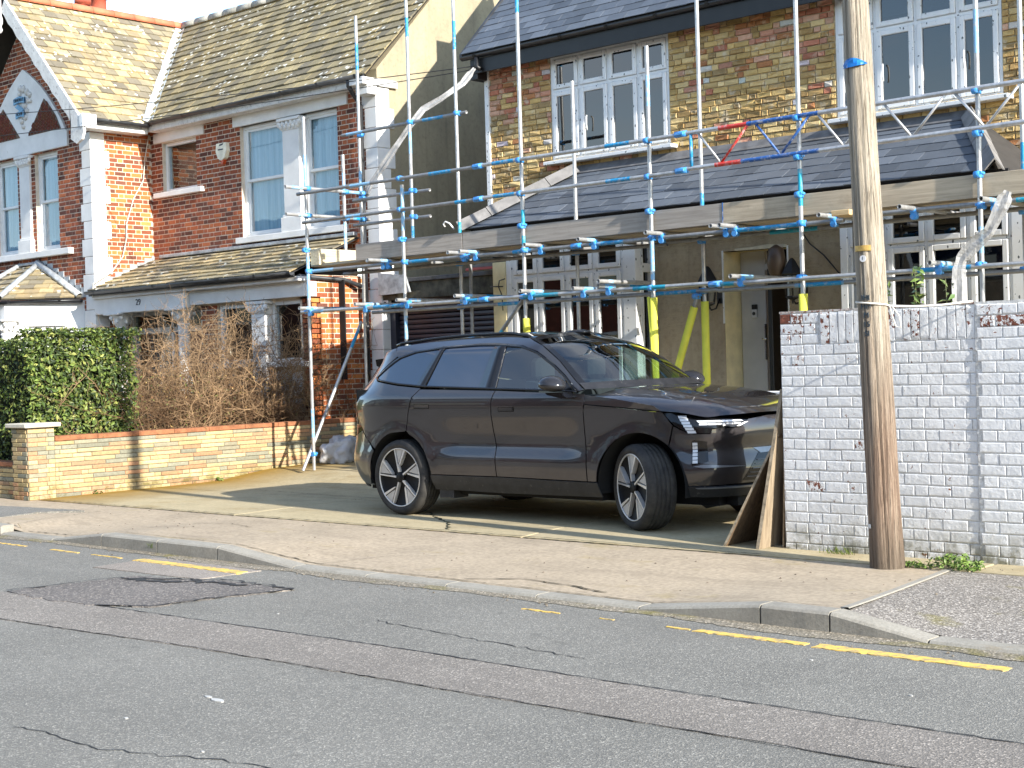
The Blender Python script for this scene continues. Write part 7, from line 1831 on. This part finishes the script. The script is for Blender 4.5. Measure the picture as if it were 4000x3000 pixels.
face(5200, lambda a, b: (hx0_ + (hx1_ - hx0_) * (a ** .7), hy0 - wob(a * 4, b * 3) - dpt(), hz0 + (hz1 - hz0) * b), (0, -1, .15))
face(2600, lambda a, b: (hx0_ + (hx1_ - hx0_) * (a ** .7), hy0 + (hy1 - hy0) * b, hz1 + wob(a * 5, b * 2) + dpt()), (.1, -.1, 1))
face(1500, lambda a, b: (hx1_ - .55 + .6 * a, hy0 + (hy1 - hy0) * b + .08, hz1 + .02 + .10 * r.rand() ** 2), (0, -.3, 1))
face(900, lambda a, b: (hx1_ - .6 * a, hy1 + .05 * r.normal(), hz0 + (hz1 - hz0) * b), (.5, .8, .1))
hcols = [srgb(82, 100, 42), srgb(98, 114, 52), srgb(62, 80, 34), srgb(114, 126, 62), srgb(74, 92, 42), srgb(50, 66, 30), srgb(132, 136, 72), srgb(40, 54, 24), srgb(92, 108, 48)]
leaf_obj('foliage', *leaves(P, Nn, .072, hcols, r), M_LEAF, HG)['kind'] = 'stuff'
M_TWIGD = plain('dark_hedge_wood', (.05, .04, .025), .9)
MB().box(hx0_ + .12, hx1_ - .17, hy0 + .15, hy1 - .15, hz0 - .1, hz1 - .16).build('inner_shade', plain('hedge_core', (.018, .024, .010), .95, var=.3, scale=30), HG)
st_ = MB()
for i in range(26): x, y = r.uniform(-20.5, -17.25), r.uniform(9.9, 11.2); st_.tube([(x, y, .1), (x + r.uniform(-.1, .1), y + r.uniform(-.1, .1), 1.2)], [.02, .01], 5)
for i in range(8):
    y = r.uniform(10.2, 11.3); st_.tube([(-17.4, y, 1.9), (-17.38 + r.uniform(-.05, .05), y, 2.12 + .22 * r.rand())], [.006, .003], 4)
st_.build('stems', M_TWIGD, HG)
# bare shrub
BS = thing('bare_shrub', 'leafless tangled shrub of tan twigs in front of the porch', 'shrub', (-17.9, 13, .2))
def twigs(n, seed, rad, spread, zmax, base):
    q = np.random.RandomState(seed); mb = MB()
    for i in range(n):
        y0 = q.uniform(*base[1]); x0 = q.uniform(*base[0]); p = np.array([x0, y0, .25]); d = np.array([q.normal(0, .35) + .05, q.normal(0, .42), 1.0]); d /= np.linalg.norm(d)
        env = zmax * (0.62 + .38 * math.exp(-((y0 - 13.4) / 1.2) ** 2)) * q.uniform(.55, 1.05); pts = [p.copy()]; L = 0
        while p[2] < env and L < 14:
            d = d + q.normal(0, .30, 3) + np.array([0, 0, .06]); d /= np.linalg.norm(d); p = p + d * q.uniform(.14, .26); p[0] = max(min(p[0], -17.12), -19.3); p[2] = max(p[2], .2); pts.append(p.copy()); L += 1
        if len(pts) < 3: continue
        rr = rad * q.uniform(.6, 1.3); mb.tube(pts, [max(rr * (1 - .75 * j / (len(pts) - 1)), .0022) for j in range(len(pts))], 4, cap=False)
        for j in range(1, len(pts) - 1):
            for s in range(q.randint(2, 5)):
                e = q.normal(0, 1, 3); e[2] = abs(e[2]) * .6 + .1; e /= np.linalg.norm(e); b0 = pts[j]; bp = [b0]; c = b0.copy()
                for m in range(q.randint(3, 6)): e = e + q.normal(0, .5, 3); e /= np.linalg.norm(e); c = c + e * q.uniform(.05, .12); c[0] = min(c[0], -17.1); bp.append(c.copy())
                mb.tube(bp, [max(rr * .42 * (1 - .7 * t / len(bp)), .0018) for t in range(len(bp))], 3, cap=False)
    return mb
def twigmat(name, c):
    k = N(name); p = k.pos(); return k.fin(k.ramp(k.noise(p, 5, 4, .7), [(.3, tuple(x * .55 for x in c)), (.7, tuple(min(1, x * 1.2) for x in c))]), .85, 0, .3)
tg1 = twigs(270, 3, .0085, 1, 2.85, ((-18.7, -17.4), (11.55, 14.75))).build('branches', twigmat('tan_twig', srgb(160, 132, 100)), BS)
tg2 = twigs(230, 4, .006, 1, 2.1, ((-18.6, -17.25), (11.45, 14.9))).build('fine_twigs', twigmat('olive_twig', srgb(112, 86, 62)), BS)
tg1['kind'] = 'stuff'; tg2['kind'] = 'stuff'
P = [np.array([r.uniform(-18.6, -17.15), r.uniform(11.4, 14.4), .3 + 1.3 * r.rand() ** 1.6]) for i in range(2600)]
leaf_obj('dry_leaves', *leaves(P, [np.array([.6, -.4, .6])] * len(P), .05, [srgb(120, 118, 62), srgb(150, 126, 76), srgb(100, 110, 52), srgb(166, 140, 92), srgb(140, 100, 60)], r, .3, .4), leafmat('dry_leaf', None, .7), BS)['kind'] = 'stuff'
# climber on the brick return wall
cl = MB(); q = np.random.RandomState(9)
for i in range(16):
    p = np.array([-17.40, q.uniform(14.65, 15.4), .3]); pts = [p.copy()]
    for j in range(q.randint(6, 13)): p = p + np.array([q.normal(0, .012), q.normal(0, .09), q.uniform(.06, .14)]); p[0] = max(-17.43, min(p[0], -17.36)); p[1] = min(max(p[1], 14.62), 15.55); pts.append(p.copy())
    cl.tube(pts, [max(.007 * (1 - j / len(pts)), .002) for j in range(len(pts))], 4, cap=False)
tag(cl.build('bare_climber', twigmat('brown_twig', srgb(122, 90, 60))), 'thin bare climber stems on sunlit brick return wall', 'climber')
# laurel shoots behind the white wall
M_LAUR = leafmat('laurel_leaf', None, .3)
def laurel(x, y, ztop, n, label, sz=.085):
    t = thing('laurel_shoot', label, 'plant', (x, y, .1), 'laurel shoots behind the white wall')
    MB().tube([(x, y, .1), (x + .01, y, 1.2), (x - .02, y, ztop)], [.012, .008, .003], 5).build('stem', plain('green_stem', (.14, .15, .06), .6), t)
    P = []; Nn = []
    for i in range(n):
        z = ztop - .5 + .5 * i / n; a = i * 2.4; d = np.array([math.cos(a), math.sin(a), .9]); P.append(np.array([x + .035 * math.cos(a), y + .035 * math.sin(a), z])); Nn.append(np.array([math.cos(a) * .6, math.sin(a) * .6 - .3, .5]))
    leaf_obj('leaves', *leaves(P, Nn, sz, [srgb(108, 128, 66), srgb(130, 148, 84), srgb(90, 112, 56)], r, .2, .38), M_LAUR, t)
laurel(-5.36, 10.5, 2.25, 46, 'tallest laurel shoot poking above the white wall'); laurel(-5.11, 10.5, 2.14, 18, 'small sparse laurel shoot right of the tallest one'); laurel(-5.66, 10.55, 2.14, 30, 'laurel shoot half hidden by the telegraph pole')
# weeds
def weed(x, y, n, rad, h, label, cols, grass=False):
    t = thing('weed', label, 'weed', (x, y, .06), 'weeds at the wall foot'); P = []; Nn = []
    if grass:
        mb = MB()
        for i in range(n):
            a = r.uniform(0, 6.28); d = rad * r.rand(); bx, by = x + d * math.cos(a) * 1.6, y + d * math.sin(a) * .4; hh = h * r.uniform(.4, 1); lx, ly = r.normal(0, .03), r.normal(0, .02)
            mb.add([(bx - .003, by, .05), (bx + .003, by, .05), (bx + lx * .5 + .002, by + ly * .5, .05 + hh * .6), (bx + lx, by + ly, .05 + hh)], [(0, 1, 2), (0, 2, 3)])
        mb.build('grass_blades', plain('grass_green', srgb(110, 128, 50), .6, var=.2, scale=30), t)['kind'] = 'stuff'; return
    for i in range(n):
        a = r.uniform(0, 6.28); d = rad * math.sqrt(r.rand()); P.append(np.array([x + d * math.cos(a) * 1.2, y + d * math.sin(a) * .6, .07 + h * r.rand() * (1 - d / rad * .6)])); Nn.append(np.array([.2 * math.cos(a), -.4, .9]))
    leaf_obj('leaves', *leaves(P, Nn, .045, cols, r, .2, .5), M_LEAF, t)
gc = [srgb(110, 134, 62), srgb(130, 150, 80), srgb(86, 112, 48)]
weed(-4.74, 9.74, 240, .17, .13, 'bushy green weed at the white wall foot right of the pole', gc); weed(-5.82, 10.02, 60, .12, .10, 'tuft of grass at the white wall foot left of the pole', gc, True)
weed(-5.0, 9.72, 40, .1, .05, 'flat little weed beside the foot of the telegraph pole', gc); weed(-16.86, 12.42, 46, .07, .10, 'small leafy weed under the middle of the low wall', gc); weed(-16.86, 10.5, 26, .08, .06, 'tiny weed by the low wall near its pier', gc)
weed(-16.87, 13.3, 10, .03, .08, 'tiny weed at the low wall foot near scaffold pole', gc); weed(-4.43, 7.72, 30, .08, .05, 'moss tuft where kerb meets the grey pavement edge', gc, True); weed(-11.3, 7.56, 14, .04, .08, 'grass sprig growing at the raised kerb face', gc, True)
# grit and fallen bits on the pavement
gr = MB()
for i in range(420):
    k_ = r.rand()
    if k_ < .35: x, y = r.uniform(-6, -2.5), 10.02 - abs(r.normal(0, .10)); z = .065
    elif k_ < .7: x = r.uniform(-14, -2); y = ky(x) - abs(r.normal(0, .12)) - .02; z = .004
    else: x, y = r.uniform(-16, -3), r.uniform(7.8, 9.9); z = .055
    s = r.uniform(.003, .010)
    if k_ >= .7: z = float(np.mean([kh(x)])) + (.062 - kh(x)) * min(1, (y - ky(x) - .15) / (9.6 - ky(x) - .15)) ** .8 - .002
    gr.add([(x - s, y - s, z), (x + s, y - s * .6, z), (x + s * .7, y + s, z), (x - s, y + s * .8, z), (x, y, z + s)], [(0, 1, 4), (1, 2, 4), (2, 3, 4), (3, 0, 4)])
tag(gr.build('grit', plain('grit_bits', (.22, .18, .13), .95, var=.5, scale=60)), 'scattered grit and leaf bits on the pavement', None, None, 'stuff')
# ================================================================== terrace across the street (behind the camera, mirrored in glass and paint)
def far_house(x0, x1, label, wallc):
    t = thing('terrace_house', label, 'house', ((x0 + x1) / 2, -9, 0), 'terrace across the street')
    m = plain('terrace_brick', wallc, .9, var=.15, scale=6); yf = -8.6
    MB().box(x0, x1, yf - 7, yf, 0, 5.7).build('wall', m, t)
    MB().prism([(yf + .3, 5.6), (yf - 3.5, 8.6), (yf - 7.3, 5.6)], 'x', x0, x1).build('roof', M_ROOFBASE, t)
    W = x1 - x0
    for (a, b, c, d) in ((.12, .42, .9, 2.5), (.12, .42, 3.5, 5.1), (.58, .82, 3.5, 5.1)):
        f = MB().bbox(x0 + W * a, x0 + W * b, yf - .05, yf + .05, c, d).build('window', M_WPAINT, t); MB().box(x0 + W * a + .1, x0 + W * b - .1, yf + .052, yf + .06, c + .1, d - .1).build('pane', M_PRIV, f)
    MB().bbox(x0 + W * .62, x0 + W * .62 + .95, yf - .05, yf + .04, .1, 2.2).build('door', plain('far_door', (.05, .03, .03), .5), t)
cs_ = [srgb(120, 66, 50), srgb(150, 130, 104), srgb(128, 74, 54), srgb(104, 62, 50), srgb(160, 150, 132)]
nm_ = ['dark red', 'buff', 'russet', 'brown', 'pale rendered']
od_ = ['first', 'second', 'third', 'fourth', 'fifth', 'sixth', 'seventh', 'eighth', 'ninth']
for i in range(9): far_house(-93 + i * 12.0, -93 + i * 12.0 + 11.98, f'{nm_[i % 5]} terrace house across the street, {od_[i]} from the far left', cs_[i % 5])
tag(MB().box(-160, 120, -12.5, -3.2, -.3, .1).build('opposite_pavement', M_PAVE), kind='structure')
